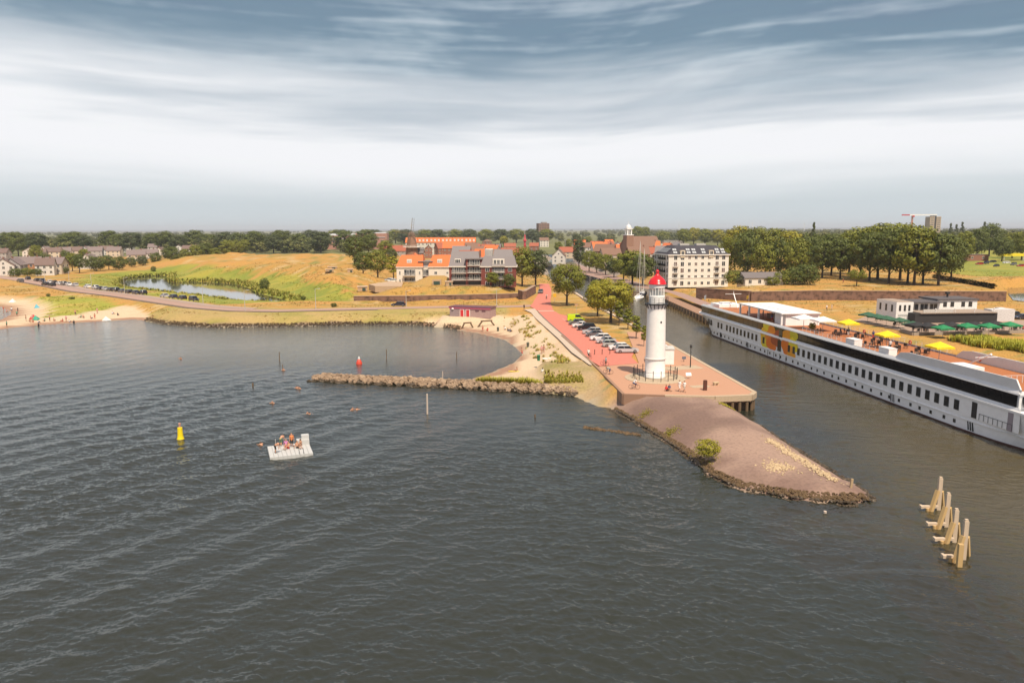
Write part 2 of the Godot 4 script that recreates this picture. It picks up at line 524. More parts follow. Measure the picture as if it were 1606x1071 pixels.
func zone_colour(k: int, n: float, f: float, x: float, z: float, h: float) -> Color:
	n += f * 0.5
	match k:
		0: return Color(0.36, 0.31, 0.23) if h > -1.6 - n else Color(0.07, 0.07, 0.05)
		1: return Color(0.60, 0.46, 0.31).lerp(Color(0.50, 0.36, 0.23), clampf(n * 1.2, 0, 1)) if h > 0.28 else Color(0.33, 0.19, 0.12)
		3: return Color(0.20, 0.235, 0.025).lerp(Color(0.35, 0.30, 0.04), clampf(n * 1.6 + 0.35, 0, 1))
		4:
			if x > 0: return Color(0.185, 0.118, 0.095).lerp(Color(0.33, 0.225, 0.175), clampf(n * 1.9 + 0.45, 0, 1))
			return Color(0.16, 0.12, 0.09).lerp(Color(0.22, 0.15, 0.11), clampf(n + 0.5, 0, 1)) if h > 0.5 else Color(0.06, 0.05, 0.04)
		5 when x > 4: return Color(0.40, 0.29, 0.155).lerp(Color(0.26, 0.22, 0.06), clampf(n * 2.0 + 0.1, 0, 1))
		5: return Color(0.29, 0.30, 0.03).lerp(Color(0.46, 0.33, 0.08), clampf(n * 2.2 + (0.8 if z < -300 else -0.1), 0, 1))
		6: return Color(0.30, 0.24, 0.20).lerp(Color(0.16, 0.16, 0.06), clampf(n * 2.0, 0, 1))
	# dry grass
	var dry := Color(0.47, 0.25, 0.06).lerp(Color(0.38, 0.24, 0.05), clampf(n * 1.8 + 0.4, 0, 1))
	if f + n > 0.55: dry = Color(0.47, 0.33, 0.15)
	if f < -0.32: dry = Color(0.22, 0.20, 0.05)
	if x > -130 and x < 0 and z > -236: dry = Color(0.40, 0.29, 0.11).lerp(Color(0.29, 0.25, 0.06), clampf(n * 1.6 + 0.3, 0, 1))
	return dry

func sea_height(f: FastNoiseLite, x: float, z: float) -> float:
	var amp := 0.16 + 0.3 * smooth(-150.0, -118.0, z) + 0.54 * smooth(-125.0, -52.0, z) * (1.0 - smooth(34.0, 46.0, x + (z + 72.0) * 0.12) * 0.62)
	var h := f.get_noise_2d(x * 1.5 + z * 0.4, z * 3.0 - x * 0.4) * 0.115
	h += f.get_noise_2d(x * 4.0 - z * 0.8 + 300, z * 7.0 + x * 0.8) * 0.08
	h += 0.03 * sin(0.75 * x + 1.9 * z + 1.6 * sin(z * 0.05)) + 0.025 * sin(-0.6 * x + 2.3 * z + 1.9 * sin(x * 0.06))
	h *= 1.0 + hn.get_noise_2d(x * 0.8 + 900, z * 1.3) * 0.8
	var w := 0.5 + 0.5 * sin(0.98 * x + 0.6 * z + 1.5 * sin(x * 0.045 + z * 0.03) + hm.get_noise_2d(x * 0.3, z * 0.3) * 1.5)
	h += 0.17 * w * w * smooth(8.0, -24.0, x)
	w = 0.5 + 0.5 * sin(-0.72 * x + 0.8 * z + 1.5 * sin(z * 0.06) + hm.get_noise_2d(x * 0.3, z * 0.3) * 2.0)
	h += 0.09 * w * w * smooth(-8.0, 24.0, x)
	return h * amp

# the canal carries brown silt; bay painted paler for shallows and reflected sky
func silt_and_sheen(x: float, z: float) -> Color:
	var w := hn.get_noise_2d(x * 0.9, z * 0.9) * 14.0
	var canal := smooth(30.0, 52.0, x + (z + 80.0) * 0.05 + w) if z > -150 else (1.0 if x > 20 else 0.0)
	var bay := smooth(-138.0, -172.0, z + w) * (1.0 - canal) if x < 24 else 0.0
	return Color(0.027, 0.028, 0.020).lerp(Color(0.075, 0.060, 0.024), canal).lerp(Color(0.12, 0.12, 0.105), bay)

func water_patch(g: Geo, f: FastNoiseLite, x0: float, x1: float, z0: float, z1: float, s: float, sz: float) -> void:
	var nx := int((x1 - x0) / s) + 1
	var nz := int((z1 - z0) / sz) + 1
	s = (x1 - x0) / (nx - 1)
	sz = (z1 - z0) / (nz - 1)
	var hs := PackedFloat32Array()
	hs.resize(nx * nz)
	for j in nz:
		for i in nx: hs[j * nx + i] = sea_height(f, x0 + i * s, z0 + j * sz)
	var N := PackedVector3Array()
	N.resize(nx * nz)
	for j in nz:
		for i in nx:
			var a0 := maxi(i - 1, 0)
			var a1 := mini(i + 1, nx - 1)
			var b0 := maxi(j - 1, 0)
			var b1 := mini(j + 1, nz - 1)
			N[j * nx + i] = Vector3(-(hs[j * nx + a1] - hs[j * nx + a0]) / (s * (a1 - a0)), 1, -(hs[b1 * nx + i] - hs[b0 * nx + i]) / (sz * (b1 - b0))).normalized()
	for j in nz - 1:
		for i in nx - 1:
			var a := j * nx + i
			for k in [a, a + 1, a + nx + 1, a, a + nx + 1, a + nx]:
				g.v.append(Vector3(x0 + (k % nx) * s, hs[k], z0 + (k / nx) * sz))
				g.n.append(N[k])
				g.c.append(silt_and_sheen(x0 + (k % nx) * s, z0 + (k / nx) * sz))

func build_water() -> void:
	var f := FastNoiseLite.new()
	f.seed = 17
	f.noise_type = FastNoiseLite.TYPE_SIMPLEX_SMOOTH
	f.frequency = 0.16
	f.fractal_type = FastNoiseLite.FRACTAL_RIDGED
	f.fractal_octaves = 3
	f.fractal_gain = 0.45
	var g := Geo.new()
	water_patch(g, f, -66, 66, -92, -33, 0.2, 0.16)
	water_patch(g, f, -112, 100, -148, -92, 0.4, 0.28)
	water_patch(g, f, -240, 110, -338, -148, 1.0, 1.0)
	for r in [[-3000, 3000, -33, 1500], [-3000, -66, -92, -33], [66, 3000, -92, -33], [-3000, -112, -148, -92], [100, 3000, -148, -92], [-3000, -240, -338, -148], [110, 700, -338, -148], [-240, 200, -716, -338]]:
		g.col = silt_and_sheen((r[0] + r[1]) / 2.0, r[2] if r[2] > -200 else -400.0) if r[3] < 0 else Color(0.027, 0.028, 0.020)
		g.quad(Vector3(r[0], 0, r[3]), Vector3(r[1], 0, r[3]), Vector3(r[1], 0, r[2]), Vector3(r[0], 0, r[2]))
	# fine ripples
	var rn := FastNoiseLite.new()
	rn.seed = 4
	rn.noise_type = FastNoiseLite.TYPE_SIMPLEX_SMOOTH
	rn.frequency = 0.022
	rn.fractal_octaves = 4
	var im := rn.get_seamless_image(512, 512)
	im.convert(Image.FORMAT_RGBA8)
	im.bump_map_to_normal_map(6.0)
	var m := mat("sea_water", Color(1, 1, 1), 0.07, 0, null, 1, true)
	m.normal_enabled = true
	m.normal_texture = ImageTexture.create_from_image(im)
	m.normal_scale = 0.55
	m.uv1_triplanar = true
	m.uv1_world_triplanar = true
	m.uv1_scale = Vector3(1 / 6.0, 1 / 6.0, 1 / 3.0)
	m.metallic_specular = 0.5
	m.transparency = BaseMaterial3D.TRANSPARENCY_ALPHA
	m.albedo_color.a = 0.88
	struct(g, "sea", m)
	var pg := Geo.new()
	pg.col = Color(0.05, 0.05, 0.04)
	pg.sheet(Geometry2D.offset_polygon(POND, 2.5)[0], 0.26)
	var pm := mat("pond_water", Color(1, 1, 1), 0.05, 0, null, 1, true)
	struct(pg, "pond", pm)
	pg = Geo.new()
	pg.col = Color(0.05, 0.05, 0.04)
	pg.sheet(MOAT, 2.5)
	struct(pg, "moat", pm)

# ---------------------------------------------------------------- quay, promenade, groyne
var rocks := []

func rock_mesh(s: int) -> ArrayMesh:
	var r := RandomNumberGenerator.new()
	r.seed = s
	var g := Geo.new()
	var pts := {}
	var k := 6
	var m := 4
	for j in m + 1:
		for i in k:
			var b := PI * j / m - PI / 2
			var a := TAU * (i + 0.5 * (j % 2)) / k
			var q := Vector3(cos(a) * cos(b), sin(b) * 0.75, sin(a) * cos(b)) * r.randf_range(0.72, 1.12)
			if j == 0 or j == m: q = Vector3(0, -0.7 if j == 0 else 0.7, 0)
			pts[[i, j]] = q * Vector3(0.62, 0.5, 0.5)
	for j in m:
		for i in k:
			var i2 := (i + 1) % k
			var t := r.randf_range(0.75, 1.2)
			g.col = Color(t, t, t)
			var A: Vector3 = pts[[i, j]]
			var B: Vector3 = pts[[i2, j]]
			var C: Vector3 = pts[[i2, j + 1]]
			var D: Vector3 = pts[[i, j + 1]]
			if j > 0: g.tri(A, C, B) if false else g.tri(A, D, C)
			if j > 0: g.tri(A, C, B)
			else: g.tri(A, D, C)
	return g.commit()

func multi(mesh: Mesh, m: Material, called: String, xf: Array, parent: Node, tints := []) -> MultiMeshInstance3D:
	var mm := MultiMesh.new()
	mm.transform_format = MultiMesh.TRANSFORM_3D
	mm.use_colors = tints.size() > 0
	mm.mesh = mesh
	mm.instance_count = xf.size()
	for i in xf.size():
		mm.set_instance_transform(i, xf[i])
		if tints.size() > 0: mm.set_instance_color(i, tints[i])
	var o := MultiMeshInstance3D.new()
	o.multimesh = mm
	o.material_override = m
	o.name = called if parent != self else numbered(called)
	parent.add_child(o, true)
	stuff(o)
	return o

func rand_turn(s: float, tilt := 0.5) -> Basis:
	return Basis.from_euler(Vector3(rng.randf_range(-tilt, tilt), rng.randf() * TAU, rng.randf_range(-tilt, tilt))).scaled(Vector3.ONE * s)

func tuft_mesh(s: int, k := 14, h := 1.0, spread := 0.5) -> ArrayMesh:
	var r := RandomNumberGenerator.new()
	r.seed = s
	var g := Geo.new()
	for i in k:
		var a := r.randf() * TAU
		var b := Vector3(cos(a), 0, sin(a)) * r.randf() * spread * 0.5
		var t := b + Vector3(cos(a), 0, sin(a)) * r.randf_range(0.1, spread) + Vector3.UP * h * r.randf_range(0.55, 1.1)
		var w := Vector3(-sin(a), 0, cos(a)) * 0.075
		var q := r.randf_range(0.7, 1.25)
		g.col = Color(q, q, q * 0.9)
		var up := (Vector3.UP + Vector3(cos(a), 0, sin(a)) * 0.4).normalized()
		g.tri_n(b - w, b + w, t, up, up, up)
	return g.commit()

# quads between two edges; each row is [left, right] with heights
func strip(g: Geo, rows: Array) -> void:
	for i in rows.size() - 1:
		g.quad(rows[i][0], rows[i][1], rows[i + 1][1], rows[i + 1][0])

func build_quay() -> void:
	var top := pv([Vector2(16.68, -109.73), Vector2(22.69, -108.77), Vector2(29.86, -108.01), Vector2(35.47, -108.78), Vector2(36.66, -110.74)] + [Vector2(34.2, -150), Vector2(32.5, -178), Vector2(27.6, -178), Vector2(23.4, -136), Vector2(15.2, -132)])
	var brick := mat("quay_brick", Color(0.47, 0.26, 0.165), 0.85, 0, grain("brick", 0.05, 0.78, 1.18, 4), 3.0)
	var conc := mat("pale_concrete", Color(0.46, 0.36, 0.25), 0.85, 0, grain("concrete", 0.03, 0.75, 1.15, 5), 4.0)
	var g := Geo.new()
	g.prism(top, 1.45, 2.5)
	struct(g, "quay", brick)
	# coping beam round the head of the quay and the piles under it
	var rim := Geo.new()
	var e := [top[1], top[2], top[3], top[4], top[5], top[6]]
	for i in e.size() - 1:
		var a := Vector3(e[i].x, 2.12, e[i].y)
		var b := Vector3(e[i + 1].x, 2.12, e[i + 1].y)
		rim.bar(a, b, 0.7, 0.86)
	var k := thing("quay_edge", "pale concrete coping beam on dark piles round the lighthouse quay", "quay edge")
	part(rim, "coping_beam", conc, k)
	var dark := mat("wet_timber", Color(0.16, 0.105, 0.06), 0.8, 0, grain("wood", 0.06, 0.6, 1.2, 4), 1.0)
	for i in range(1, e.size() - 1):
		var a: Vector2 = e[i]
		var b: Vector2 = e[i + 1]
		var n := int(a.distance_to(b) / 1.1)
		for j in n:
			if i > 3 and j > 8: break
			var q := a.lerp(b, (j + 0.5) / n)
			var pg := Geo.new()
			pg.cyl(Vector3(q.x, -1.5, q.y), Vector3(q.x, 1.7, q.y), 0.26, 0.26, 8)
			part(pg, "pile", dark, k)
	var core := Geo.new()
	var inner := Geometry2D.offset_polygon(top, -0.8)
	core.prism(inner[0], -2, 1.4)
	part(core, "sheet_pile_wall", mat("sheet_pile", Color(0.17, 0.10, 0.065), 0.9), k)
	# low wall towards the sloping stone pier and the one along the beach
	var w := thing("retaining_wall", "low brick retaining wall between the quay and the sandy slope", "wall")
	for s in [[Vector3(16.68, 2.5, -109.73), Vector3(15.2, 2.5, -132)], [Vector3(15.2, 2.5, -132), Vector3(11.6, 2.6, -172)], [Vector3(16.68, 2.5, -109.73), Vector3(22.69, 2.5, -108.77)]]:
		var wg := Geo.new()
		wg.bar(s[0] + Vector3(0, -0.75, 0), s[1] + Vector3(0, -0.75, 0), 0.45, 1.62)
		part(wg, "wall_section", mat("wall_brick", Color(0.30, 0.18, 0.12), 0.9, 0, grain("brick", 0.05, 0.78, 1.18, 4), 2.0), w)
	# round paving under the lighthouse
	var c := Geo.new()
	c.lathe([Vector2(5.0, 0), Vector2(5.0, 0.06), Vector2(4.9, 0.08), Vector2(0, 0.08)], 48, Vector3(23.7, 2.5, -121.8))
	struct(c, "round_paving", conc)
	for q in [[Vector3(29.98, 2.5, -130.82), 7.5, 3.2], [Vector3(29.45, 2.5, -115.03), 3.0, 1.6]]:
		var pg := Geo.new()
		pg.box(q[0] + Vector3(0, 0.01, 0), Vector3(q[1], 0.03, q[2]), Basis(Vector3.UP, 0.25))
		struct(pg, "paving", conc)

func rd(x: float, z: float, up: float) -> Vector3:
	return Vector3(x, bank_height(z) + up, z)

func build_roads() -> void:
	var red := mat("red_asphalt", Color(0.57, 0.185, 0.135), 0.9, 0, grain("asphalt", 0.02, 0.76, 1.13, 6), 7.0)
	var pale := mat("pale_paving", Color(0.52, 0.42, 0.33), 0.9, 0, grain("concrete", 0.03, 0.75, 1.15, 5), 4.0)
	var tan := mat("clay_paving", Color(0.38, 0.25, 0.20), 0.9, 0, grain("brick", 0.05, 0.78, 1.18, 4), 3.0)
	var g := Geo.new()
	strip(g, [[rd(15.8, -132.5, 0.03), rd(23.2, -135.6, 0.03)], [rd(14.6, -140, 0.03), rd(23.0, -142, 0.03)], [rd(14.0, -150, 0.03), rd(25.0, -150, 0.03)], [rd(12.5, -168, 0.03), rd(22.8, -168, 0.03)], [rd(10.6, -188, 0.03), rd(20.6, -188, 0.03)], [rd(9.0, -204, 0.03), rd(18.8, -204, 0.03)], [rd(8.2, -213, 0.03), rd(13.6, -213, 0.03)], [rd(7.6, -221, 0.03), rd(12.4, -221, 0.03)], [rd(5.6, -232, 0.03), rd(12.4, -232, 0.03)], [rd(6.6, -240, 0.03), rd(12.6, -240, 0.03)], [rd(7.6, -252, 0.03), rd(13.0, -252, 0.03)], [rd(9.6, -275, 0.03), rd(14.6, -275, 0.03)], [rd(11.2, -300, 0.03), rd(15.8, -300, 0.03)], [rd(12.0, -328, 0.03), rd(16.2, -328, 0.03)]])
	struct(g, "road", red)
	var l := Geo.new()
	strip(l, [[rd(15.9, -136, 0.04), rd(16.0, -136, 0.04)], [rd(20.0, -150, 0.04), rd(20.12, -150, 0.04)], [rd(17.6, -168, 0.04), rd(17.72, -168, 0.04)], [rd(15.6, -188, 0.04), rd(15.72, -188, 0.04)], [rd(13.8, -204, 0.04), rd(13.92, -204, 0.04)]].slice(1))
	struct(l, "parking_line", pale)
	var x := Geo.new()
	strip(x, [[rd(7.7, -219.3, 0.04), rd(12.6, -219.3, 0.04)], [rd(7.6, -220.8, 0.04), rd(12.4, -220.8, 0.04)]])
	struct(x, "crossing_line", pale)
	var w := Geo.new()
	strip(w, [[rd(14.1, -134, 0.02), rd(14.6, -134, 0.02)], [rd(12.0, -148, 0.02), rd(13.9, -148, 0.02)], [rd(10.4, -168, 0.02), rd(12.3, -168, 0.02)], [rd(8.4, -188, 0.02), rd(10.4, -188, 0.02)], [rd(6.6, -204, 0.02), rd(8.8, -204, 0.02)], [rd(5.6, -216, 0.02), rd(7.7, -216, 0.02)], [rd(3.6, -224, 0.02), rd(7.0, -226, 0.02)]])
	struct(w, "footpath", pale)
	var kerb := Geo.new()
	for s in [[14.0, -148, 12.4, -168], [12.4, -168, 10.5, -188], [10.5, -188, 8.9, -204], [8.9, -204, 7.8, -216]]:
		kerb.bar(rd(s[0], s[1], 0.0), rd(s[2], s[3], 0.0), 0.25, 0.3)
	struct(kerb, "kerb", mat("kerb_stone", Color(0.22, 0.15, 0.13), 0.9))
	# the road on the dike
	var pts := []
	for i in DIKE.size():
		pts.append(Vector3(DIKE[i].x, 3.06, DIKE[i].y))
	var fine := []
	for i in pts.size() - 1:
		for j in 4: fine.append(pts[i].lerp(pts[i + 1], j / 4.0))
	fine.append(pts[-1])
	var d := Geo.new()
	d.ribbon(fine, 5.4, 0.5)
	struct(d, "dike_road", tan)
	var s2 := Geo.new()
	s2.ribbon(fine.slice(0, 34), 3.6, -4.2)
	struct(s2, "parking_strip", mat("parking_paving", Color(0.36, 0.27, 0.22), 0.9, 0, grain("brick", 0.05, 0.78, 1.18, 4), 3.0))
	var s3 := Geo.new()
	s3.ribbon(fine.slice(10, 44), 1.4, 4.3)
	struct(s3, "dike_footpath", mat("dark_asphalt", Color(0.13, 0.10, 0.09), 0.9, 0, grain("asphalt", 0.02, 0.76, 1.13, 6), 7.0))
	# pale stone edge along the canal
	var b := Geo.new()
	var edge := [Vector2(31.79, -178.73), Vector2(30.62, -190.77), Vector2(29, -207.5), Vector2(26.57, -226.48), Vector2(24.62, -259.31), Vector2(22.95, -298.32)]
	for i in edge.size() - 1:
		b.bar(Vector3(edge[i].x + 0.2, bank_height(edge[i].y) - 0.1, edge[i].y), Vector3(edge[i + 1].x + 0.2, bank_height(edge[i + 1].y) - 0.1, edge[i + 1].y), 1.0, 0.5)
	struct(b, "canal_bank_edge", pale)

func build_groyne() -> void:
	for i in 6: rocks.append(rock_mesh(40 + i))
	var m := []
	for i in 3: m.append(mat("boulder_%d" % i, [Color(0.34, 0.24, 0.16), Color(0.25, 0.175, 0.115), Color(0.42, 0.31, 0.21)][i], 0.9, 0, grain("stone", 0.06, 0.6, 1.25, 4), 1.2, true))
	var wet := mat("wet_boulder", Color(0.085, 0.06, 0.035), 0.55, 0, grain("stone", 0.06, 0.6, 1.25, 4), 1.2, true)
	var a := Vector3(-36.33, 0, -134.66)
	var b := Vector3(11.37, 0, -122.51)
	var t := thing("groyne", "long low groyne of piled tan boulders reaching from the beach", "breakwater", Vector3.ZERO)
	var core := Geo.new()
	core.bar(a + Vector3(1.5, -0.5, -0.3), b + Vector3(0, -0.45, -0.8), 3.2, 1.7)
	part(core, "rubble_core", mats["boulder_1"], t)
	var side := (b - a).cross(Vector3.UP).normalized()
	var L := a.distance_to(b)
	var lots := []
	for i in 1200:
		var u := rng.randf()
		var c := rng.randf_range(-1, 1)
		var half := lerpf(2.4, 3.3, u)
		var y := 0.8 * (1.0 - c * c) + 0.05
		if u < 0.03: y *= 0.6
		lots.append([a.lerp(b, u) + side * c * half + Vector3(0, y * rng.randf_range(0.8, 1.1) - 0.05, 0), rng.randf_range(0.5, 1.15), c])
	lots.sort_custom(func(p, q): return p[0].y + p[0].z * 0.02 > q[0].y + q[0].z * 0.02)
	var rest := []
	for i in lots.size():
		var q: Array = lots[i]
		var xf := Transform3D(rand_turn(q[1]), q[0])
		if i < 290:
			var o := MeshInstance3D.new()
			o.mesh = rocks[i % 6]
			o.material_override = wet if q[0].y < 0.22 else m[rng.randi() % 3]
			o.transform = xf
			o.name = "boulder"
			t.add_child(o, true)
		else: rest.append(xf)
	var dry := []
	var low := []
	for xf in rest:
		if xf.origin.y < 0.25: low.append(xf)
		else: dry.append(xf)
	multi(rocks[1], m[0], "small_boulders", dry, t)
	multi(rocks[2], wet, "wet_boulders", low, t)
	# grass behind its landward end
	var gx := []
	var tint := []
	for i in 900:
		var u := rng.randf()
		var p := Vector3(lerpf(-6.0, 12.0, u), 0, 0)
		p.z = lerpf(-127.6, -123.2, u) - absf(rng.randfn()) * lerpf(0.8, 1.9, u)
		p.y = maxf(ground(p.x, p.z).x, 0.3)
		gx.append(Transform3D(rand_turn(rng.randf_range(0.8, 1.5) * lerpf(1.0, 0.45, smooth(2.0, 8.0, p.x)), 0.1), p))
		var k := rng.randf()
		tint.append(Color(0.36, 0.38, 0.03).lerp(Color(0.55, 0.46, 0.08), k))
	var leafy := mat("tuft_blades", Color(1, 1, 1), 0.8, 0, null, 1, true)
	tag(multi(tuft_mesh(3), leafy, "beach_grass", gx, self, tint), "strip of bright green grass behind the boulder groyne", "grass")
	gx = []
	tint = []
	for i in 520:
		var u := rng.randf()
		var p := Vector3(lerpf(11.5, 4.0, u), 0, lerpf(-136, -215, u))
		p.x -= absf(rng.randfn(1.5, 2.2))
		var cl := hm.get_noise_2d(p.x * 2.4, p.z * 2.0)
		if cl < 0.08: continue
		p.y = ground(p.x, p.z).x - 0.02
		gx.append(Transform3D(rand_turn(rng.randf_range(0.5, 1.0), 0.1), p))
		tint.append(Color(0.38, 0.40, 0.05).lerp(Color(0.62, 0.42, 0.10), clampf(rng.randf() + cl - 0.3, 0, 1)))
	tag(multi(tuft_mesh(9, 16, 0.8, 0.7), leafy, "dune_grass", gx, self, tint), "yellow green marram tufts on the sand beside the footpath", "grass")

func build_pier() -> void:
	# dark stones along the foot of the sloping pier
	var wet: Material = mats["wet_boulder"]
	var tan := mat("riprap_stone", Color(0.135, 0.085, 0.04), 0.85, 0, grain("stone", 0.06, 0.6, 1.25, 4), 1.2, true)
	var edge := [Vector2(15.03, -109.98), Vector2(16.66, -104.96), Vector2(18.24, -98.38), Vector2(19.86, -91.7), Vector2(21.11, -85.09), Vector2(21.58, -79.12), Vector2(23.65, -74.84), Vector2(27.92, -72.01), Vector2(32.96, -70.39), Vector2(35.72, -71.05)]
	var xf := []
	var xl := []
	for i in edge.size() - 1:
		var a: Vector2 = edge[i]
		var b: Vector2 = edge[i + 1]
		var n := (b - a).orthogonal().normalized()
		for j in int(a.distance_to(b) * 42):
			var q := a.lerp(b, rng.randf())
			var o := rng.randf_range(-0.4, 0.55 + 0.12 * i)
			q += n * o
			var y := maxf(ground(q.x, q.y).x, -0.05) + 0.05
			var s := Transform3D(rand_turn(rng.randf_range(0.2, 0.42)), Vector3(q.x, y, q.y))
			if o < 0.2: xl.append(s)
			else: xf.append(s)
	var t := thing("riprap_edge", "band of dark wet stones along the foot of the sloping pier", "rocks")
	multi(rocks[3], tan, "edge_stones", xf, t)
	multi(rocks[4], wet, "wet_stones", xl, t)
	edge = [Vector2(35.72, -71.05), Vector2(36.29, -72.65), Vector2(36.16, -76.08), Vector2(35.54, -82.77), Vector2(34.6, -91.23), Vector2(34.01, -100.49)]
	xf = []
	for i in edge.size() - 1:
		for j in int(edge[i].distance_to(edge[i + 1]) * 7):
			var q: Vector2 = edge[i].lerp(edge[i + 1], rng.randf())
			xf.append(Transform3D(rand_turn(rng.randf_range(0.25, 0.55)), Vector3(q.x + rng.randf_range(-0.4, 0.3), 0.1, q.y)))
	multi(rocks[0], wet, "canal_side_stones", xf, t)
	xf = []
	for i in 110:
		var q := Vector3(9.92, 0, -99.81).lerp(Vector3(16.78, 0, -95.87), rng.randf())
		xf.append(Transform3D(rand_turn(rng.randf_range(0.35, 0.7)), q + Vector3(0, 0.0, rng.randf_range(-0.5, 0.5))))
	tag(multi(rocks[5], tan, "stone_row", xf, self), "low row of brown stones awash left of the sloping pier", "rocks")
	# stones along the foot of the dike
	var foot := [Vector2(-110.97, -224.51), Vector2(-101.06, -215.09), Vector2(-84.23, -207.57), Vector2(-64.9, -208.42), Vector2(-44.19, -212.08), Vector2(-29.58, -211.68), Vector2(-20.08, -207.22), Vector2(-13.93, -200.41)]
	xf = []
	xl = []
	for i in foot.size() - 1:
		for j in int(foot[i].distance_to(foot[i + 1]) * 12):
			var q: Vector2 = foot[i].lerp(foot[i + 1], rng.randf())
			var o := rng.randf_range(-0.4, 1.5)
			var sx := Transform3D(rand_turn(rng.randf_range(0.3, 0.6)), Vector3(q.x, 0.08 + o * 0.6, q.y - o))
			if o < 0.5: xl.append(sx)
			else: xf.append(sx)
	t = thing("dike_stones", "line of dark stones along the foot of the dike", "rocks")
	multi(rocks[1], tan, "dry_stones", xf, t)
	multi(rocks[3], wet, "wet_stones", xl, t)
	# shell and stone litter
	xf = []
	for i in 900:
		var c := rng.randi() % 3
		var q := Vector3(28.99, 1.2, -78.48) if c == 0 else Vector3(31.03, 1.6, -88.01).lerp(Vector3(33.59, 1.2, -74.66), rng.randf())
		q += Vector3(rng.randfn(0, 0.75 if c == 0 else 0.45), 0, rng.randfn(0, 0.75 if c == 0 else 0.6))
		var gz := ground(q.x, q.z)
		if gz.y != 4: continue
		q.y = gz.x + 0.02
		xf.append(Transform3D(rand_turn(rng.randf_range(0.1, 0.3)), q))
	tag(multi(rocks[2], mat("pale_stone", Color(0.52, 0.40, 0.25), 0.9), "loose_stones", xf, self), "scattered pale stones on the sloping pier", "stones")
	xf = []
	var tint := []
	for i in 1000:
		var c := rng.randi() % 6
		var q: Vector3 = [Vector3(20.32, 1.5, -94.12), Vector3(20.32, 1.5, -94.12), Vector3(21.6, 1.5, -85.77), Vector3(22.17, 1.5, -82.72), Vector3(18.76, 1.5, -103.05), Vector3(30.77, 1.5, -104.77)][c]
		q += Vector3(rng.randfn(0, 0.6), 0, rng.randfn(0, 0.7))
		var gz := ground(q.x, q.z)
		if gz.y != 4: continue
		q.y = gz.x
		xf.append(Transform3D(rand_turn(rng.randf_range(0.1, 0.24), 0.2), q))
		tint.append(Color(0.55, 0.44, 0.05).lerp(Color(0.36, 0.38, 0.04), rng.randf()))
	tag(multi(tuft_mesh(9, 16, 0.8, 0.7), mats["tuft_blades"], "pier_grass", xf, self, tint), "thin patches of yellow grass growing on the sloping pier", "grass")
	var pg := Geo.new()
	pg.bar(Vector3(34.63, 0.9, -73.55) - Vector3(0, 0.4, 0), Vector3(34.63, 0.9, -73.55) + Vector3(0.1, 0.75, 0), 0.22, 0.22)
	single(pg, "stake", mat("weathered_wood", Color(0.46, 0.34, 0.2), 0.85, 0, grain("wood", 0.06, 0.6, 1.2, 4), 1.0), "short leaning wooden stake near the pier's tip", "post")

# ---------------------------------------------------------------- trees and bushes
var tree_kind := {}

# a tree one metre tall: [trunk, crown]; the crown is leaves spread over clumps that hang on limbs
func grow(s: int, leaves: int, leaf: float, rx: float, y0: float, y1: float, clumps: int, cr: float, taper := 0.0, trunk := 0.022, open := 0.0) -> Array:
	var r := RandomNumberGenerator.new()
	r.seed = s
	var t := Geo.new()
	var c := Geo.new()
	var mid := Vector3(0, (y0 + y1) / 2, 0)
	var ry := (y1 - y0) / 2
	t.cyl(Vector3(0, -0.03, 0), Vector3(r.randf_range(-0.01, 0.01), y0 + 0.06, 0), trunk * 1.25, trunk * 0.8, 7, false)
	t.cyl(Vector3(0, y0 + 0.05, 0), Vector3(0, lerpf(y0, y1, 0.75), 0), trunk * 0.8, trunk * 0.2, 6, false)
	var cs := []
	for i in clumps:
		var a := i * 2.39996 + r.randf_range(-0.3, 0.3)
		var v := clampf((i + 0.5) / clumps + r.randf_range(-0.06, 0.06), 0.02, 0.98)
		var ph := lerpf(-0.92, 0.95, v)
		var ring := sqrt(1.0 - ph * ph) * lerpf(1.0, 1.0 - v, taper)
		var rr := rx * ring * r.randf_range(0.62, 1.02)
		var p := mid + Vector3(cos(a) * rr, ph * ry * 0.88, sin(a) * rr)
		var q := cr * r.randf_range(0.7, 1.25) * lerpf(1.0, 1.25 - v * 0.8, taper)
		cs.append([p, q])
		if i % 2 == 0:
			var st := Vector3(0, clampf(p.y - 0.16, y0 * 0.7, y1 * 0.7), 0)
			t.cyl(st, p, trunk * 0.42, trunk * 0.1, 5, false)
	for i in leaves:
		var k: Array = cs[r.randi() % cs.size()]
		var d := Vector3(r.randfn(), r.randfn() + 0.35, r.randfn()).normalized()
		var p: Vector3 = k[0] + d * k[1] * (1.0 - pow(r.randf(), 2.2) * (0.55 + open)) * Vector3(1.1, 0.85, 1.1)
		if p.y < y0 * 0.75: continue
		var out := ((p - mid) / Vector3(rx, ry, rx)).normalized()
		var n := (d * 0.75 + out * 0.45 + Vector3(r.randfn(), r.randfn(), r.randfn()) * 0.33).normalized()
		var x := n.cross(Vector3(r.randfn(), r.randfn(), r.randfn())).normalized()
		var y := n.cross(x)
		var sz := leaf * r.randf_range(0.6, 1.25)
		x *= sz; y *= sz * r.randf_range(0.5, 0.8)
		var b := r.randf_range(0.72, 1.3)
		c.col = Color(b * r.randf_range(0.88, 1.15), b, b * r.randf_range(0.7, 1.1))
		c.tri_n(p - x, p - y * 0.6, p + x, n, n, n)
		c.tri_n(p - x, p + x, p + y * 0.9, n, n, n)
	return [t.commit(), c.commit()]

func leaf_mat(called: String, c: Color) -> StandardMaterial3D:
	if mats.has(called): return mats[called]
	var m := mat(called, c, 0.65, 0, null, 1, true)
	m.backlight_enabled = true
	m.backlight = Color(0.5, 0.52, 0.15)
	return m

